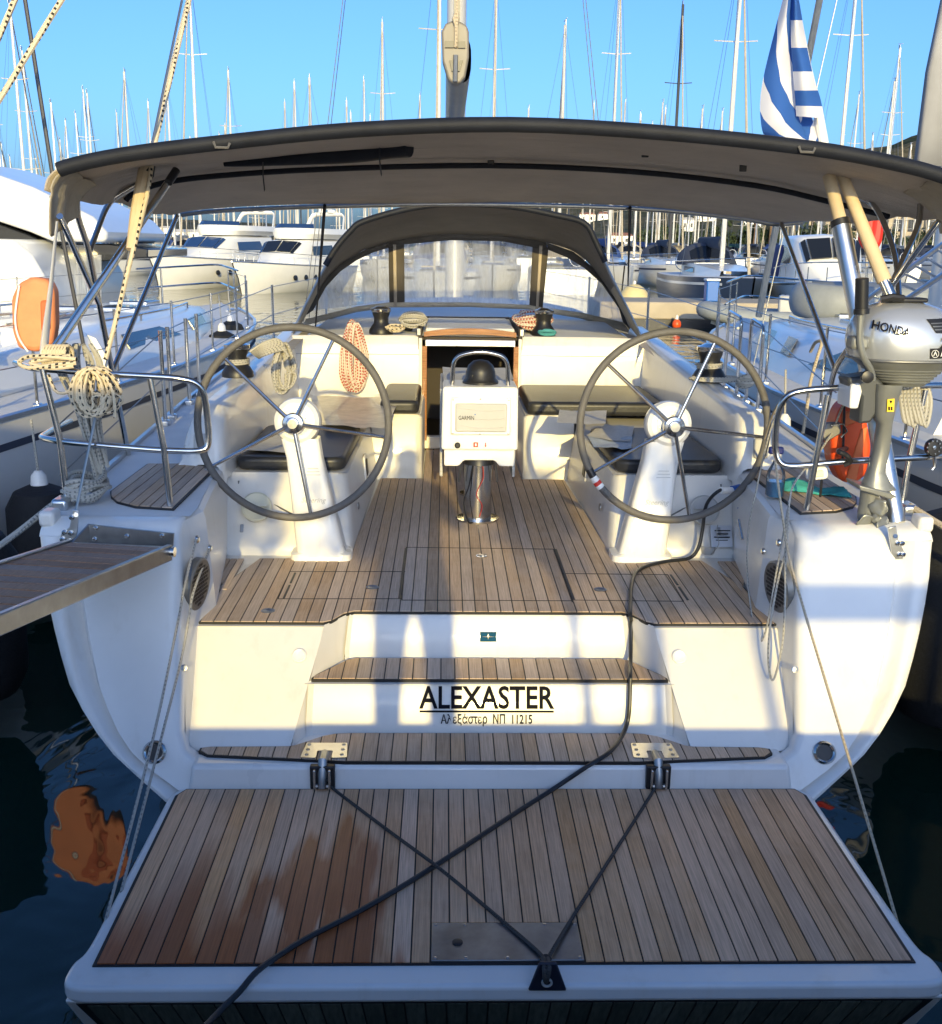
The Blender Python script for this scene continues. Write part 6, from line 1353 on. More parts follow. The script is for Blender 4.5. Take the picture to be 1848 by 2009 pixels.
# ================================================================ the quay on which the photograph was taken, and unseen things added there to shade the stern
QZ = 1.2
quay = setting(MB().bx(-60, 60, -40, 1.1, -3, QZ).build('quay', pm('quay_concrete', (.46, .44, .40), .85, var=.2, vs=1.5, bump=.3, bs=30), smooth=0))
van = thing('shade_van', 'white van added unseen on the quay to shade the port quarter', 'van', (-2.6, -3, QZ))  # added out of view; its bulk keeps the sun off the port quarter
b = MB(); b.prism([(-1.02, -2.0, QZ + .35), (-1.02, -7.0, QZ + .35), (-1.02, -7.0, QZ + 1.2), (-1.02, -6.2, QZ + 1.35), (-1.02, -5.4, QZ + 2.2), (-1.02, -2.05, QZ + 2.25)], (-2.0, 0, 0)); b.build('body', M['hullw'], van, bevel=.06, seg=3)
for x in (-1.06, -2.98):
    for y in (-2.9, -6.1):
        w_ = node('wheel', van, (x, y, QZ + .34)); MB().lathe([(.2, -.1), (.34, -.1), (.34, .1), (.2, .1)], (x, y, QZ + .34), (1, 0, 0), n=24).build('tyre', M['black'], w_); MB().lathe([(.2, -.09), (.2, .09)], (x, y, QZ + .34), (1, 0, 0), n=20).build('rim', M['alu'], w_)
MB().bx(-1.3, -2.75, -2.03, -1.985, QZ + 1.3, QZ + 2.0).build('rear_window', M['glass'], van)
nb = thing('shade_rail', 'white rail on posts added unseen on the quay to shade the starboard transom', 'barrier', (1.8, -3, QZ))  # added out of view to throw a shadow band on the starboard side
MB().bx(1.0, 2.6, -3.02, -2.98, QZ + 1.45, QZ + 1.62).build('rail', M['white'], nb)
for x in (1.05, 2.5): MB().bx(x - .035, x + .035, -2.98, -2.93, QZ, QZ + 1.6).build('post', M['white'], nb)
qleaf = pm('olive_leaf', (.07, .09, .045), .6, var=.3, vs=6)
for k, (x, y, r_, zc) in enumerate(((-1.0, -3.1, .50, 1.98), (-.15, -3.4, .44, 2.02), (.72, -3.0, .46, 1.96), (1.55, -3.9, .40, 2.25))):  # unseen trees, added so their crowns break up the sun on the stern
    tr_ = thing('shade_olive', 'small potted olive tree added unseen on the quay to dapple the shade', 'tree', (x, y, QZ), 'olive trees added on the quay for shade')
    MB().lathe([(.2, 0), (.26, .38), (.28, .4), (.24, .4), (.22, .34), (0, .34)], (x, y, QZ), n=20, caps=False).build('pot', pm('terracotta_%d' % k, (.35, .15, .08), .8), tr_)
    MB().tube([(x, y, QZ + .3), (x + .03, y, QZ + .9), (x - .02, y, QZ + zc - .1)], [.035, .03, .02], 8).build('trunk', M['woodd'], tr_)
    g_ = random.Random(300 + k); b = MB()
    for q in range(950):
        d = Vector((g_.gauss(0, 1), g_.gauss(0, 1), g_.gauss(0, .8))).normalized() * r_ * (g_.random() ** .4); d *= .75 + .55 * noise.noise(d * 3.1 + Vector((k * 7, 0, 0))); p = Vector((x, y, QZ + zc)) + d
        u = Vector((g_.uniform(-1, 1), g_.uniform(-1, 1), g_.uniform(-1, 1))).normalized() * .05; v_ = u.orthogonal().normalized() * .02
        b.add([p - u, p + v_, p + u, p - v_], [(0, 1, 2, 3)])
    b.build('crown', qleaf, tr_, smooth=0)
# the photographer
ph = thing('person', 'photographer in dark clothes standing on the quay behind the viewpoint, out of frame', 'person', (-.12, -.4, QZ))
me = bpy.data.meshes.new('body'); px_, py_ = -.12, -.42
J = [(0, 0, .95), (0, 0, 1.2), (0, .01, 1.42), (0, .02, 1.52), (0, .04, 1.64), (0, .03, 1.74), (.19, 0, 1.42), (.29, .1, 1.18), (.14, .32, 1.26), (-.19, 0, 1.42), (-.29, .1, 1.18), (-.14, .32, 1.26), (.10, 0, .9), (.12, .02, .5), (.12, -.02, .08), (.13, .12, .04), (-.10, 0, .9), (-.12, .02, .5), (-.12, -.02, .08), (-.13, .12, .04)]
Ed = [(0, 1), (1, 2), (2, 3), (3, 4), (4, 5), (2, 6), (6, 7), (7, 8), (2, 9), (9, 10), (10, 11), (0, 12), (12, 13), (13, 14), (14, 15), (0, 16), (16, 17), (17, 18), (18, 19)]
Rr = [.17, .16, .17, .06, .10, .09, .07, .05, .035, .07, .05, .035, .10, .07, .05, .04, .10, .07, .05, .04]
me.from_pydata([(px_ + a, py_ + c, QZ + d) for a, c, d in J], Ed, []); body = obj('body', me, pm('dark_clothes', (.03, .035, .05), .9), ph)
sk = body.modifiers.new('skin', 'SKIN'); body.modifiers.new('sub', 'SUBSURF').render_levels = 2
for v, r_ in zip(me.skin_vertices[0].data, Rr): v.radius = (r_, r_)
me.skin_vertices[0].data[0].use_root = True
# ================================================================ marina behind
# ---- prototypes of distant sailing yachts, each built once at the origin and copied
cols = dict(navyhull=pm('hull_navy', (.03, .05, .10), .3), creamhull=pm('hull_cream', (.66, .6, .48), .35), cover_b=pm('cover_blue', (.03, .07, .22), .85), cover_c=pm('cover_cream', (.5, .44, .34), .85), cover_g=pm('cover_green', (.03, .09, .07), .85), antif=pm('antifoul', (.03, .05, .12), .6), bluepane=pm('blue_glass', (.02, .05, .14), .12), sand=pm('concrete_sand', (.42, .36, .27), .85, var=.15, vs=1.2))
def far_yacht(hm, cover, mm, L=11.5, B=3.6, fb=1.25, mast=15.5, spreaders=2, hood=True):
    r = thing('moored_yacht', 'x', 'yacht')
    rows = shell(L, B, fb, n=8); b = MB(); b.grid(rows); b.poly(rows[0]); b.build('hull', hm, r, smooth=60)
    b = MB(); b.grid([[q[0], Vector((0, q[0].y, q[0].z + .05)), q[-1]] for q in rows]); b.build('deck', M['nonslip'], r, smooth=60)
    b = MB(); w_ = B * .3
    b.grid([[(w_, .32 * L, fb), (w_, .32 * L, fb + .5), (-w_, .32 * L, fb + .5), (-w_, .32 * L, fb)], [(w_, .55 * L, fb), (w_ * .9, .55 * L, fb + .48), (-w_ * .9, .55 * L, fb + .48), (-w_, .55 * L, fb)], [(w_ * .6, .8 * L, fb + .1), (w_ * .5, .78 * L, fb + .3), (-w_ * .5, .78 * L, fb + .3), (-w_ * .6, .8 * L, fb + .1)]]); b.build('cabin', M['hullw'], r, smooth=30)
    b = MB()
    for s in (-1, 1): b.poly([(s * (w_ + .01), .36 * L, fb + .18), (s * (w_ + .01), .54 * L, fb + .18), (s * (w_ * .95), .52 * L, fb + .38), (s * (w_ + .01), .36 * L, fb + .4)])
    b.build('cabin_windows', M['glass'], r, smooth=0)
    if hood:
        b = MB(); b.grid([[(w_ * 1.1 * math.sin(q), y, fb + .45 + h * max(0, math.cos(q)) ** .8) for q in frange(-1.57, 1.57, 8)] for y, h in ((.24 * L, .95), (.32 * L, .95), (.40 * L, .1))]); b.build('sprayhood', cover, r, smooth=60)
    b = MB()
    for s_ in (0, -1): b.grid([[q[s_] * 1.0 + Vector((math.copysign(.012, q[s_].x), 0, -.20)) for q in rows[:-1]], [q[s_] * 1.0 + Vector((math.copysign(.012, q[s_].x), 0, -.30)) for q in rows[:-1]]])
    b.build('hull_stripe', M['sailc'] if hm is not cols['navyhull'] else M['hullw'], r, smooth=60)
    if hood:
        b = MB(); b.grid([[(w_ * 1.0 * math.sin(q), y, fb + .47 + h * max(0, math.cos(q)) ** .8) for q in frange(-.9, .9, 6)] for y, h in ((.345 * L, .80), (.385 * L, .30))]); b.build('hood_window', M['glass'], r, smooth=60)
    b = MB(); b.tube([(.52 + .42 * math.cos(q), .1 * L, fb + .55 + .42 * math.sin(q)) for q in [2 * math.pi * i / 16 for i in range(16)]], .02, 5, closed=True); b.build('steering_wheel', M['steel'], r)
    b = MB(); b.tube([(0, .56 * L, fb + 1.35), (0, .16 * L, fb + 1.45)], [.2, .13], 8, squash=(1.4, .8)); b.build('boom', cover, r)
    b = MB(); y = .57 * L; b.tube([(0, y, fb + .3), (0, y, mast)], [.105, .085], 8); b.build('mast', mm, r)
    b = MB(); b.box((0, y - .15, mast + .1), (.02, .3, .25)); b.tube([(-.05, y + .3, mast + .22), (.05, y - .3, mast + .3)], .02, 5); b.build('masthead_gear', mm, r)
    for k in range(spreaders):
        z = fb + (mast - fb) * (k + 1) / (spreaders + 1) * 1.06; hw = 1.05 - .2 * k
        MB().tube([(-hw, y - .18, z + .08), (0, y, z), (hw, y - .18, z + .08)], .028, 5).build('spreader', mm, r)
    b = MB()
    for s in (-1, 1): b.tube([(s * B * .47, y - .1, fb), (s * 1.05, y - .18, fb + (mast - fb) * .53 / (1 if spreaders == 1 else 1.5)), (0, y, mast)], .008, 4)
    b.tube([(0, .02 * L, fb + .1), (0, y, mast)], .008, 4); b.build('rigging', M['wire'], r)
    MB().tube([(0, .97 * L, fb + .3), (0, y + .1, mast * .96)], [.06, .035], 6).build('furled_genoa', M['canvas_b'], r)
    MB().tube([(-B * .40, .02 * L, fb + .6), (-B * .44, .5 * L, fb + .62), (0, L * 1.01, fb + .85), (B * .44, .5 * L, fb + .62), (B * .40, .02 * L, fb + .6), ], .014, 5).build('guard_rail', M['steel'], r)
    return r
KINDS = [('white sailing yacht with navy sail cover and bare mast in the crowded berths', M['hullw'], M['sailc'], M['mastw'], {}),
         ('white sailing yacht with blue sail cover and tall alloy mast in the crowded berths', M['hullw'], cols['cover_b'], M['mastw'], dict(mast=16.5, L=12.5, B=3.9)),
         ('white sailing yacht with cream canvas and pale mast in the crowded berths', M['hullw'], cols['cover_c'], M['mastw'], dict(mast=14, L=10.5, B=3.4, spreaders=1)),
         ('white sailing yacht with black carbon mast in the crowded berths', M['hullw'], M['sailc'], M['mastd'], dict(mast=16, L=12, B=3.8)),
         ('navy hulled sailing yacht in the crowded berths', cols['navyhull'], M['sailc'], M['mastw'], dict(mast=16, L=12)),
         ('cream hulled sailing yacht with green canvas in the crowded berths', cols['creamhull'], cols['cover_g'], M['mastw'], dict(mast=14.5, L=11))]
protos = []
for lab, hm, cv, mm, kw in KINDS:
    r = far_yacht(hm, cv, mm, **kw); r['label'] = lab; r['group'] = 'sailing yachts berthed across the marina'; protos.append((r, kw.get('mast', 15.5))); r.location = (0, -200, 0)
used = set(); spots = []
def clear_of(x, y, dx=4.3, dy=13.5): return all(abs(x - a) > dx or abs(y - c) > dy for a, c in spots)
def put(k, x, y, rz, mk=1.0):
    src = protos[k][0]
    r = src if k not in used else copy_tree(src)
    used.add(k); spots.append((x, y))
    hgt = 'short' if mk * protos[k][1] < 13.9 else 'tall' if mk * protos[k][1] > 16.2 else 'medium'; end = 'stern' if abs(rz) < 1 else 'bow'
    row = 'before the walkways' if y < 88 else 'at nearest walkway' if y < 118 else 'at middle walkway' if y < 152 else 'at farthest walkway'
    r['label'] = '%s, %s rig, %s to quay, %s' % (KINDS[k][0].replace(' in the crowded berths', '').replace(' and bare mast', '').replace(' and tall alloy mast', '').replace(' and pale mast', '').replace('white sailing yacht', 'white yacht').replace('navy hulled sailing', 'navy hulled'), hgt, end, row)
    r.rotation_euler = (0, 0, rz); r.location = (x, y, 0)
    if mk != 1.0:
        for ch in r.children:
            if ch.name.split('.')[0] in ('mast', 'masthead_gear', 'spreader', 'rigging', 'furled_genoa'): ch.scale = (1, 1, mk)
    return r
MASTS = [(36, 72, 0), (142, 18, 2), (269, -20, 0), (388, 8, 1), (251, 182, 2), (178, 215, 0), (190, 222, 5), (336, 200, 2), (459, 178, 0), (483, 175, 2), (518, 55, 0), (586, 198, 1), (603, 186, 2), (614, -60, 1), (643, -50, 3), (713, 190, 0), (756, 92, 0), (791, 152, 2), (868, -70, 1), (978, 25, 0), (1101, 95, 2), (1205, -12, 1), (1335, 55, 3), (1371, 232, 2), (1411, 234, 0), (1664, -70, 1), (15, -160, 1), (1452, -60, 4), (560, 230, 5), (300, 235, 1), (110, 240, 2), (680, 225, 2), (830, 215, 5), (1040, 235, 0), (1160, 225, 1), (1260, 240, 2), (1520, 245, 0), (1745, 120, 0), (60, 150, 4)]
for (x, yt, k) in MASTS:
    done = False
    for tr in range(60):
        H = protos[k][1] * rnd.uniform(.86, 1.12); Yd = (H - 2.45) * F_PX / (480 - yt)
        if tr > 45: Yd *= rnd.uniform(.95, 1.05)
        p = at(x, max(yt, 0) + 120, Y=Yd); off = .57 * 11.5; flip = rnd.random() < .5
        X_, Y_ = p.x, Yd - (off if not flip else -off)
        if Yd < 38: Yd = 38
        if clear_of(X_, Y_, 4.2, 12.5) and not (X_ < -2.5 and Y_ < 76 and X_ > -22) and not (Y_ < 40 and 3 < X_):
            put(k, X_, Y_, R_(rnd.uniform(-3, 3)) + (math.pi if flip else 0), H / protos[k][1]); done = True; break
n_ = 0
for row, yy in enumerate((94, 110, 126, 143, 161, 180)):
    half = yy * .46; x = -half
    while x < half:
        x += rnd.uniform(4.3, 5.7)
        Y_ = yy + rnd.uniform(-1.5, 1.5)
        if clear_of(x, Y_, 4.2, 12):
            k = rnd.choice((0, 0, 1, 1, 2, 2, 3, 4, 5)); put(k, x, Y_, R_(rnd.uniform(-4, 4)) + (math.pi if rnd.random() < .5 else 0), rnd.uniform(.82, 1.12)); n_ += 1
# floating walkways between the berths
for k, yy in enumerate((101.5, 134.5, 170)):
    setting(MB().bx(-yy * .6, yy * .6, yy - 1, yy + 1, -.4, .55).build('floating_walkway', cols['sand'], smooth=0))

# ---- motor yachts to port
def motor_yacht(name, label, L, B, fb, fly=True, win='glass', open_back=False):
    r = thing(name, label, 'motor yacht'); hm = M['hullw']
    rows = []
    for i in range(13):
        t = i / 12; h = B / 2 * pw([(0, .92), (.4, 1), (.65, .95), (.82, .7), (.93, .36), (1, .02)])(t); f = fb * (1 + .28 * t * t); y = L * t
        q = [(h, y + .9 * t ** 5, f), (h * .99, y + .85 * t ** 5, f * .88), (h * .93, y + .3 * t ** 5, f * .5), (h * .82 * (1 - .25 * t), y, .1), (h * .6 * (1 - .3 * t), y - .1, -.3), (0, y - .3 * t, -.5)]
        rows.append([Vector(p) for p in q] + [Vector((-p[0], p[1], p[2])) for p in reversed(q[:-1])])
    b = MB(); b.grid(rows); b.poly(rows[0]); b.build('hull', hm, r, smooth=60)
    b = MB(); b.grid([[q[0], Vector((0, q[0].y, q[0].z + .08)), q[-1]] for q in rows]); b.build('deck', M['hullw'], r, smooth=60)
    for s in (0, -1): MB().tube([q[s] + Vector((0, 0, .01)) for q in rows], .05, 6).build('rubbing_strake', M['alu'], r)
    w_ = B * .36; z = fb * 1.05
    def house(ys, ks, zs, name, mat_):
        b = MB(); rr = []
        for y, k, zt in zip(ys, ks, zs): rr.append([(w_ * 1.12 * k, y * L, z - .1), (w_ * 1.06 * k, y * L, z + (zt - z) * .55), (w_ * .95 * k, y * L - (0), zt - .12), (w_ * .8 * k, y * L, zt), (0, y * L, zt + .06), (-w_ * .8 * k, y * L, zt), (-w_ * .95 * k, y * L, zt - .12), (-w_ * 1.06 * k, y * L, z + (zt - z) * .55), (-w_ * 1.12 * k, y * L, z - .1)])
        b.grid(rr); b.poly(list(reversed(rr[0]))); b.build(name, mat_, r, smooth=40); return rr
    zt = z + 1.75
    rr = house((.12, .2, .42, .56, .66, .80), (1, 1, 1, .96, .8, .3), (zt, zt, zt, zt * .96, z + .75, z + .12), 'deckhouse', hm)
    # wraparound windscreen and side windows
    up_ = Vector((0, .05, .05)); A_ = [Vector(rr[3][k]).lerp(Vector(rr[4][k]), .10) + up_ for k in (2, 3, 4, 5, 6)]; B_2 = [Vector(rr[3][k]).lerp(Vector(rr[4][k]), .86) + up_ for k in (2, 3, 4, 5, 6)]
    for k in range(4):
        p, q, u_, v_ = A_[k].lerp(A_[k + 1], .04), A_[k].lerp(A_[k + 1], .96), B_2[k].lerp(B_2[k + 1], .96), B_2[k].lerp(B_2[k + 1], .04)
        o = MB().add([p, q, u_, v_], [(0, 1, 2, 3)]).build('windscreen', M[win] if isinstance(win, str) else win, r, smooth=0); m_ = o.modifiers.new('t', 'SOLIDIFY'); m_.thickness = .03
    for s in (-1, 1):
        b = MB(); b.poly([(s * w_ * 1.085, .24 * L, z + .75), (s * w_ * 1.085, .49 * L, z + .72), (s * w_ * 1.03, .49 * L, z + 1.3), (s * w_ * 1.02, .26 * L, z + 1.38)]); o = b.build('side_window', M['glass'], r, smooth=0); m_ = o.modifiers.new('t', 'SOLIDIFY'); m_.thickness = .02
        for k, y in enumerate((.52, .62, .72)):
            i = int(y * 12); q = rows[i][2] if s > 0 else rows[i][-3]
            MB().lathe([(.17, -.05), (.17, .03), (.12, .04), (0, .04)], Vector((q.x * 1.015, y * L, fb * .62)), (s, .25, .1), n=16).build('porthole', M['glass'], r)
        MB().tube(spl([(s * B * .47, .30 * L, fb * 1.05 + .55), (s * B * .47, .62 * L, fb * 1.15 + .62), (s * B * .3, .88 * L, fb * 1.25 + .62), (s * .1, 1.02 * L, fb * 1.28 + .62)], 6), .022, 6).build('hand_rail', M['steel'], r)
        for y, x in ((.35, .47), (.48, .475), (.6, .47), (.72, .42), (.82, .34), (.92, .2)):
            MB().tube([(s * B * x, y * L, fb * (1 + .28 * y * y)), (s * B * x, y * L, fb * 1.05 + .6 + .1 * y)], .018, 6).build('rail_post', M['steel'], r)
    if fly:
        b = MB(); f2 = [(-1.0, .06), (-1.05, .30), (-.98, .44), (-.6, .53), (0, .56), (.6, .53), (.98, .44), (1.05, .30), (1.0, .06)]
        b.grid([[(w_ * x * .9, y * L, zt + .02) for x, y in f2], [(w_ * x * 1.06, y * L + .1, zt + .35) for x, y in f2], [(w_ * x, y * L, zt + .72) for x, y in f2], [(w_ * x * .9, y * L - .05, zt + .70) for x, y in f2], [(w_ * x * .85, y * L - .05, zt + .1) for x, y in f2]]); b.build('flybridge', hm, r, smooth=50)
        b = MB(); b.poly([(w_ * x * .95, y * L, zt + .08) for x, y in f2]); b.build('flybridge_deck', M['nonslip'], r, smooth=0)
        b = MB(); b.grid([[(w_ * x * .95, y * L, zt + .72) for x, y in f2[2:7]], [(w_ * x * .85, y * L - .25, zt + 1.0) for x, y in f2[2:7]]]); b.build('fly_screen', cols['bluepane'], r, smooth=60)
        MB().tube(fillet([(-w_ * .95, .10 * L, zt + .6), (-w_ * .8, .04 * L, zt + 1.75), (w_ * .8, .04 * L, zt + 1.75), (w_ * .95, .10 * L, zt + .6)], .4, 6), .12, 8, squash=(1.6, .6)).build('radar_arch', hm, r)
        MB().lathe([(.05, 0), (.28, .05), (.30, .18), (.2, .26), (0, .28)], (-.3, .05 * L, zt + 1.83), n=18, caps=False).build('radar_dome', hm, r)
        MB().lathe([(.03, 0), (.2, .04), (.21, .2), (.12, .34), (0, .38)], (.5, .05 * L, zt + 1.83), n=16, caps=False).build('satellite_dome', hm, r)
        MB().tube([(0, .05 * L, zt + 1.8), (0, .04 * L, zt + 3.2)], .02, 5).build('aerial', M['white'], r)
    return r
a = motor_yacht('motor_yacht', 'white motor yacht with dark wraparound windscreen and portholes beyond the port neighbour', 13, 4.3, 1.55, True); a.location = (-6.4, 61.0, 0); a.rotation_euler = (0, 0, R_(160)); a.scale = (.76,) * 3
a = motor_yacht('motor_yacht', 'taller cream motor yacht with blue side windows behind the bimini legs', 15, 4.7, 1.75, True, cols['bluepane']); a.location = (-11.0, 66.0, 0); a.rotation_euler = (0, 0, R_(162)); a.scale = (.76,) * 3
for o in a.children:
    if o.name.startswith('side_window'): o.data.materials[0] = cols['bluepane']
a = motor_yacht('motor_yacht', 'small white motor boat with dark blue cockpit canvas beyond the pontoon', 9, 3.2, 1.1, False)
b = MB(); b.bx(-1.3, 1.3, .3, 2.6, 1.2, 2.6); b.build('cockpit_canvas', pm('canvas_navy', (.03, .04, .14), .8), a, bevel=.3, seg=4)
a.location = (14.2, 44, 0); a.rotation_euler = (0, 0, R_(172))
# big motor yacht close on the port side: only its stern overhang, curtains and side show
bg_ = thing('large_motor_yacht', 'large white motor yacht with flybridge overhang and clear curtains beside the port neighbour', 'motor yacht', (-11, 14, 0))
BX = dict(Y=17.0)
def ext(px, d0, dep): return [at(x, y, Y=d0) for x, y in px], (0, dep, 0)
MB().prism(*ext(((-140, 300), (0, 345), (60, 366), (120, 395), (180, 425), (207, 455), (210, 476), (100, 474), (55, 455), (-20, 430), (-140, 425)), 16.2, 3.5)).build('flybridge_moulding', M['hullw'], bg_, bevel=.10, seg=4)
MB().prism(*ext(((-140, 428), (-20, 432), (52, 458), (98, 478), (212, 478), (290, 488), (290, 506), (100, 520), (85, 600), (-140, 560)), 16.9, 2.6)).build('salon_glass', M['glass'], bg_, bevel=.02)
MB().prism(*ext(((-140, 466), (25, 470), (60, 500), (88, 548), (95, 600), (110, 640), (110, 760), (-140, 760)), 15.4, 3.8)).build('side_moulding', M['hullw'], bg_, bevel=.08, seg=3)
for k in range(7):
    x = 86 + k * 16; MB().add([at(x, 500, Y=16.6), at(x + 17, 500, Y=16.6 + .05 * (k % 2)), at(x + 17, 650, Y=16.6 + .05 * (k % 2)), at(x, 650, Y=16.6)], [(0, 1, 2, 3)]).build('clear_curtain', M['vinyl'], bg_, smooth=0)
MB().prism(*ext(((-140, 640), (215, 640), (330, 625), (330, 700), (-140, 720)), 17.4, 1.0)).build('hull', M['hullw'], bg_, bevel=.05)
MB().prism(*ext(((105, 510), (200, 506), (205, 640), (110, 645)), 19.2, .2)).build('salon_interior', pm('salon', (.22, .15, .13), .6, var=.3, vs=2), bg_, smooth=0)
MB().tube(pxs([(100, 385, 16.1), (112, 420, 16.05), (117, 470, 16.1)]), .03, 8).build('moulding_edge', M['rubber'], bg_)

# ---- pontoon to starboard with small things on it
pont = thing('pontoon', 'sand coloured concrete pontoon beyond the starboard rail', 'pontoon', (12, 35, 0))
MB().bx(4.6, 40, 33.5, 36.5, .25, .78).build('float', cols['sand'], pont, bevel=.05); MB().bx(4.62, 40, 33.52, 36.48, -.3, .25).build('pontoon_base', M['black'], pont)
for k, x in enumerate((5.2, 8.2, 11.4, 15)):
    bl = thing('service_post', 'blue service post on the pontoon', 'post', (x, 34.2, .78), 'blue service posts along the pontoon') if k else None
    if bl:
        MB().bx(x - .2, x + .2, 34.0, 34.4, .78, 1.42).build('cabinet', M['blue'], bl, bevel=.04); MB().bx(x - .22, x + .22, 33.98, 34.42, 1.42, 1.49).build('lid', M['white'], bl, bevel=.02)
def buoy(x, y, r, mt, lab):
    f = thing('mooring_buoy', lab, 'buoy', (x, y, 0)); MB().ball((x, y, r * 1.0), r, 16, 10, (1, 1, 1.15)).build('float', M[mt] if isinstance(mt, str) else mt, f); MB().lathe([(.05, 0), (.04, .12), (.0, .14)], (x, y, r * 2.1), n=10, caps=False).build('eye', M['white'], f)
p = at(1277, 580, Y=31.5); buoy(6.35, 37.6, .55, pm('buoy_cream', (.6, .5, .25), .5), 'pale yellow round buoy fender behind the pontoon end')
buoy(6.9, 33.0, .14, 'orange', 'small orange float against the pontoon face')
rb_ = thing('rigid_inflatable', 'grey rigid inflatable boat moored in front of the pontoon', 'boat', (0, 0, 0))
pt = spl([(-.75, -2, .5), (-.78, .4, .5), (-.5, 1.5, .62), (0, 1.95, .7), (.5, 1.5, .62), (.78, .4, .5), (.75, -2, .5)], 8); MB().tube(pt, .24, 12).build('tube', M['rubber'], rb_)
b = MB(); b.grid([[(-.6, -1.9, .3), (0, -1.9, -.1), (.6, -1.9, .3)], [(-.6, .5, .3), (0, .5, -.1), (.6, .5, .3)], [(-.1, 1.7, .55), (0, 1.75, .3), (.1, 1.7, .55)]]); b.build('rigid_hull', M['hullw'], rb_, smooth=60)
MB().bx(-.35, .35, -.8, -.1, .3, 1.15).build('console', M['grey'], rb_, bevel=.06); MB().bx(-.5, .5, -2.0, -1.9, .2, .75).build('transom_board', M['white'], rb_); MB().box((0, -2.15, .95), (.35, .4, .55)).build('engine', M['black'], rb_, bevel=.08, seg=3)
rb_.location = (9.2, 30.8, 0); rb_.rotation_euler = (0, 0, R_(75))
# person standing on the pontoon
pe = thing('person', 'small figure in dark shorts standing on a floating walkway', 'person', (23.0, 101.5, .55))
me = bpy.data.meshes.new('body'); me.from_pydata([(23.0 + a, 101.5 + c, .55 + d) for a, c, d in J], Ed, []); body2 = obj('body', me, pm('skin', (.42, .22, .14), .6), pe)
body2.modifiers.new('skin', 'SKIN'); body2.modifiers.new('sub', 'SUBSURF').render_levels = 1
for v, r_ in zip(me.skin_vertices[0].data, Rr): v.radius = (r_, r_)
me.skin_vertices[0].data[0].use_root = True
MB().lathe([(.19, .62), (.2, .8), (.18, 1.0)], (23.0, 101.5, .55), n=14).build('shorts', M['black'], pe); MB().ball((23.0, 101.51, .55 + 1.72), .105, 12, 8).build('hair', M['woodd'], pe)

# ---- shore: land, building, palms, shrubs, hills
def hill_h(x, y):
    u = x / max(y, 1)                              # bearing
    base = pw([(-.6, 14), (-.35, 20), (-.16, 17), (-.08, 10), (.02, 14), (.1, 48), (.18, 80), (.26, 84), (.36, 92), (.45, 120), (.55, 140), (.7, 120)])(u)
    f = max(0, min(1, (y - 420) / 780)); f = f * f * (3 - 2 * f)
    n = noise.fractal(Vector((x * .004, y * .004, 3.3)), 1.0, 2.1, 5) * 22 + noise.fractal(Vector((x * .02, y * .02, 1.3)), 1.0, 2.0, 4) * 4
    return 1.0 + (base * (y / 1200) * f + n * f * min(1, base / 50)) * 1.0
rows = []
for i in range(60):
    y = 215 + 1500 * (i / 59) ** 1.35; rows.append([(y * u, y, hill_h(y * u, y)) for u in frange(-.62, .72, 150)])
b = MB(); b.grid(rows)
hm, ht, hp_ = _new('dry_hills'); hp_.inputs['Roughness'].default_value = .95; hp_.inputs['Specular IOR Level'].default_value = .1
tc = N(ht, 'ShaderNodeTexCoord'); n1 = N(ht, 'ShaderNodeTexNoise', i_Scale=.012, i_Detail=8, i_Roughness=.65); n2 = N(ht, 'ShaderNodeTexNoise', i_Scale=.16, i_Detail=5, i_Roughness=.7)
ht.links.new(tc.outputs['Object'], n1.inputs['Vector']); ht.links.new(tc.outputs['Object'], n2.inputs['Vector'])
c1 = N(ht, 'ShaderNodeValToRGB'); e = c1.color_ramp.elements; e[0].position = .36; e[0].color = (.055, .065, .032, 1); e[1].position = .66; e[1].color = (.21, .165, .10, 1)
c2 = N(ht, 'ShaderNodeValToRGB'); e = c2.color_ramp.elements; e[0].position = .42; e[0].color = (.45, .5, .4, 1); e[1].position = .6; e[1].color = (1, 1, 1, 1)
ht.links.new(n1.outputs[0], c1.inputs[0]); ht.links.new(n2.outputs[0], c2.inputs[0])
mx = N(ht, 'ShaderNodeMix', data_type='RGBA', blend_type='MULTIPLY'); mx.inputs[0].default_value = 1; ht.links.new(c1.outputs[0], mx.inputs[6]); ht.links.new(c2.outputs[0], mx.inputs[7]); ht.links.new(mx.outputs[2], hp_.inputs['Base Color'])
setting(b.build('hills', hm, smooth=60))
setting(MB().bx(-150, 190, 205, 330, -2, 1.25).build('shore', cols['sand'], smooth=0))
bd = thing('harbour_building', 'two storey sand coloured harbour building with flat roof and dark windows behind the palms', 'building', (85, 222, 1.2))
bx0, bx1, by = 74, 104, 224
MB().bx(bx0, bx1, by, by + 12, 1.2, 4.6).build('ground_floor', cols['sand'], bd); MB().bx(bx0, bx1, by + .2, by + 12, 5.4, 9.6).build('upper_floor', cols['sand'], bd)
MB().bx(bx0 - .5, bx1 + .5, by - 1.5, by + 12, 4.6, 5.4).build('balcony_slab', cols['sand'], bd); MB().bx(bx0 - .6, bx1 + .6, by - .8, by + 12.5, 9.6, 10.2).build('roof', cols['sand'], bd)
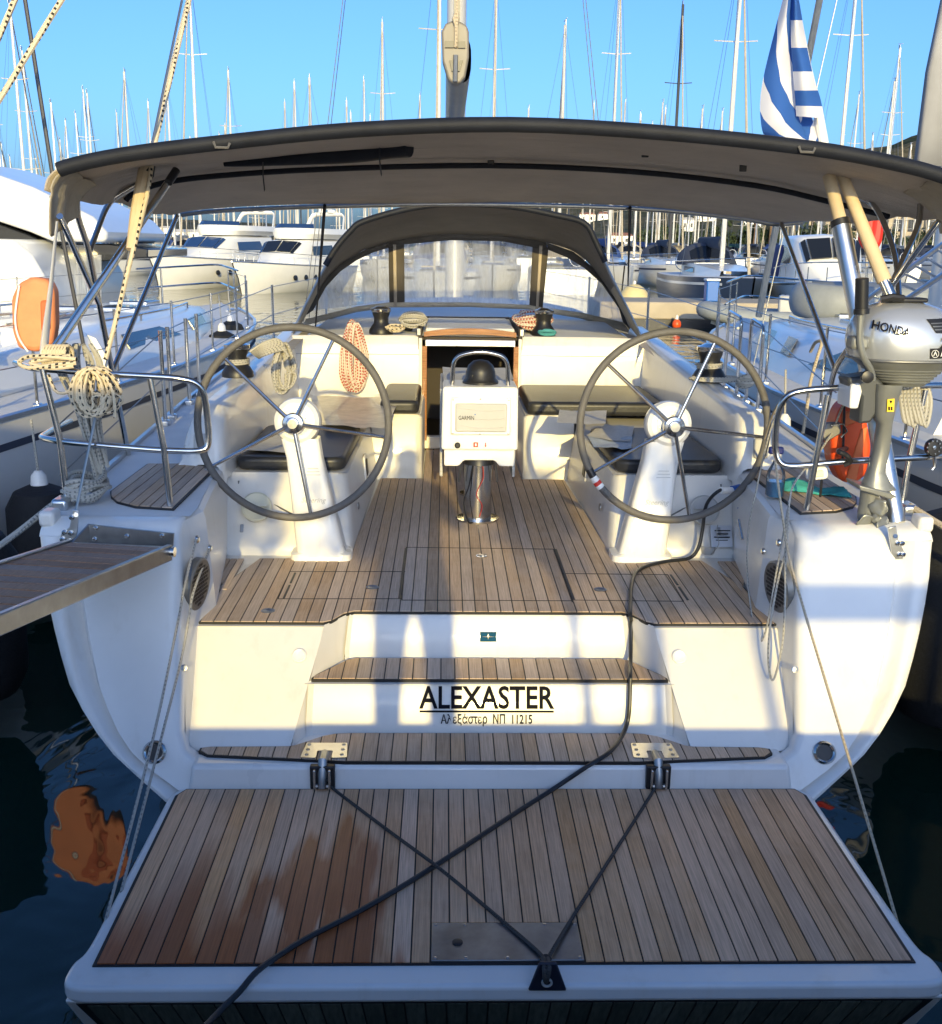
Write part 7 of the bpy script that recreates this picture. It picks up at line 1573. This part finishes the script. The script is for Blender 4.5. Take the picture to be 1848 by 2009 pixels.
for k in range(9):
    x = bx0 + 1.2 + k * 3.2
    w_ = MB().bx(x, x + 2.2, by + .1, by + .3, 6.0, 8.4).build('window', M['glass'], bd); MB().bx(x + 1.05, x + 1.15, by + .04, by + .1, 6.0, 8.4).build('mullion', M['white'], w_)
    w_ = MB().bx(x, x + 2.2, by - .12, by + .08, 1.6, 4.0).build('window', M['glass'], bd); MB().bx(x + 1.05, x + 1.15, by - .2, by - .12, 1.6, 4.0).build('mullion', M['white'], w_)
    MB().tube([(x + 2.7, by - 1.4, 1.2), (x + 2.7, by - 1.4, 4.6)], .14, 8).build('column', M['white'], bd)
leafm = pm('palm_leaf', (.06, .085, .025), .6, var=.3, vs=2, obj_var=.2); trunkm = pm('palm_trunk', (.17, .11, .065), .9, var=.3, vs=3); shrubm = pm('shrub_leaf', (.035, .055, .02), .7, var=.4, vs=1.5, obj_var=.2)
def palm(x, y, h, seed):
    g_ = random.Random(seed); t = thing('palm_tree', 'tall fan palm with bare brown trunk on the shore', 'palm tree', (x, y, 1.2), 'palms along the shore')
    MB().tube([(x, y, 1.2), (x + .1, y, 1.2 + h * .5), (x + .15 * g_.uniform(-1, 1), y, 1.2 + h)], [.42, .30, .26], 9).build('trunk', trunkm, t)
    b = MB(); c = Vector((x, y, 1.2 + h))
    for k in range(46):
        a = g_.uniform(0, 6.283); el = g_.uniform(-.9, 1.25); ln = g_.uniform(1.5, 2.2); d = Vector((math.cos(a) * math.cos(el), math.sin(a) * math.cos(el), math.sin(el))); s_ = d.cross(Vector((0, 0, 1))).normalized()
        st = c + d * ln * .45
        for q in range(-5, 6):
            dd = (d + s_ * q * .17).normalized(); tip = st + dd * ln * .62 * (1 - .04 * abs(q)) + Vector((0, 0, -.35)); m_ = st.lerp(tip, .5) + Vector((0, 0, .12)); w2 = s_ * .06
            b.add([st, m_ + w2, tip, m_ - w2], [(0, 1, 2, 3)])
        b.add([c, c + s_ * .04, st + s_ * .03, st], [(0, 1, 2, 3)])
    b.build('crown', leafm, t, smooth=0)
for k, (x, h, yy) in enumerate(((1478, 6.6, 205.5 + 4), (1508, 7.4, 211), (1588, 7.0, 213), (1640, 6.4, 214), (1684, 7.6, 215), (1420, 5.2, 216), (1552, 6.0, 218))):
    p = at(x, 500, Y=yy); palm(p.x, yy, h * 1.25, 40 + k)
def shrub(x, y, r, seed):
    g_ = random.Random(seed); t = thing('shrub', 'rounded dark green tree beside the shore road', 'tree', (x, y, 1.2), 'dark trees along the shore')
    MB().tube([(x, y, 1.2), (x, y, 1.2 + r * .8)], [.2, .12], 7).build('trunk', trunkm, t); b = MB()
    for k in range(420):
        d = Vector((g_.gauss(0, 1), g_.gauss(0, 1), g_.gauss(0, .8))); d = d.normalized() * r * (g_.random() ** .35) * (.8 + .35 * noise.noise(d * 1.4 + Vector((seed, 0, 0)))); p = Vector((x, y, 1.2 + r * 1.25)) + d
        u, v_ = Vector((g_.uniform(-1, 1), g_.uniform(-1, 1), g_.uniform(-1, 1))).normalized() * .22 * r ** .5, Vector((g_.uniform(-1, 1), g_.uniform(-1, 1), g_.uniform(-1, 1))).normalized() * .22 * r ** .5
        b.add([p - u, p + v_, p + u, p - v_], [(0, 1, 2, 3)])
    b.build('crown', shrubm, t, smooth=0)
for k in range(22):
    x = 1270 + k * 26 + rnd.uniform(-8, 8); yy = 212 + rnd.uniform(0, 8); p = at(x, 500, Y=yy); shrub(p.x, yy, rnd.uniform(1.6, 3.0), 80 + k)
# scattered houses low on the hillside
for k in range(26):
    u = rnd.choice([rnd.uniform(.1, .42), rnd.uniform(.1, .42), rnd.uniform(-.3, -.1)]); yy = rnd.uniform(430, 900); x = u * yy; z = hill_h(x, yy)
    hs_ = thing('hillside_house', ('small pale house with cream roof alone on the dry hillside' if k % 2 else 'small pale house with red tiled roof alone on the dry hillside'), 'house', (x, yy, z), 'small houses scattered over the hillside')
    w_, d_, h_ = rnd.uniform(7, 13), rnd.uniform(7, 10), rnd.uniform(3.5, 6.5)
    MB().bx(x - w_ / 2, x + w_ / 2, yy - d_ / 2, yy + d_ / 2, z - 4, z + h_).build('walls', M['hullw'], hs_, smooth=0)
    MB().prism([(x - w_ / 2 - .4, yy - d_ / 2 - .4, z + h_), (x + w_ / 2 + .4, yy - d_ / 2 - .4, z + h_), (x + w_ / 2 - 1, yy, z + h_ + 1.5), (x - w_ / 2 + 1, yy, z + h_ + 1.5)], (0, d_ * .5, 0)).build('roof', cols['creamhull'] if k % 2 else pm('tile_%d' % k, (.3, .13, .08), .8), hs_, smooth=0)
    for q in (-.25, .25): MB().bx(x + q * w_ - .6, x + q * w_ + .6, yy - d_ / 2 - .06, yy - d_ / 2 + .1, z + h_ * .3, z + h_ * .7).build('window', M['glass'], hs_, smooth=0)
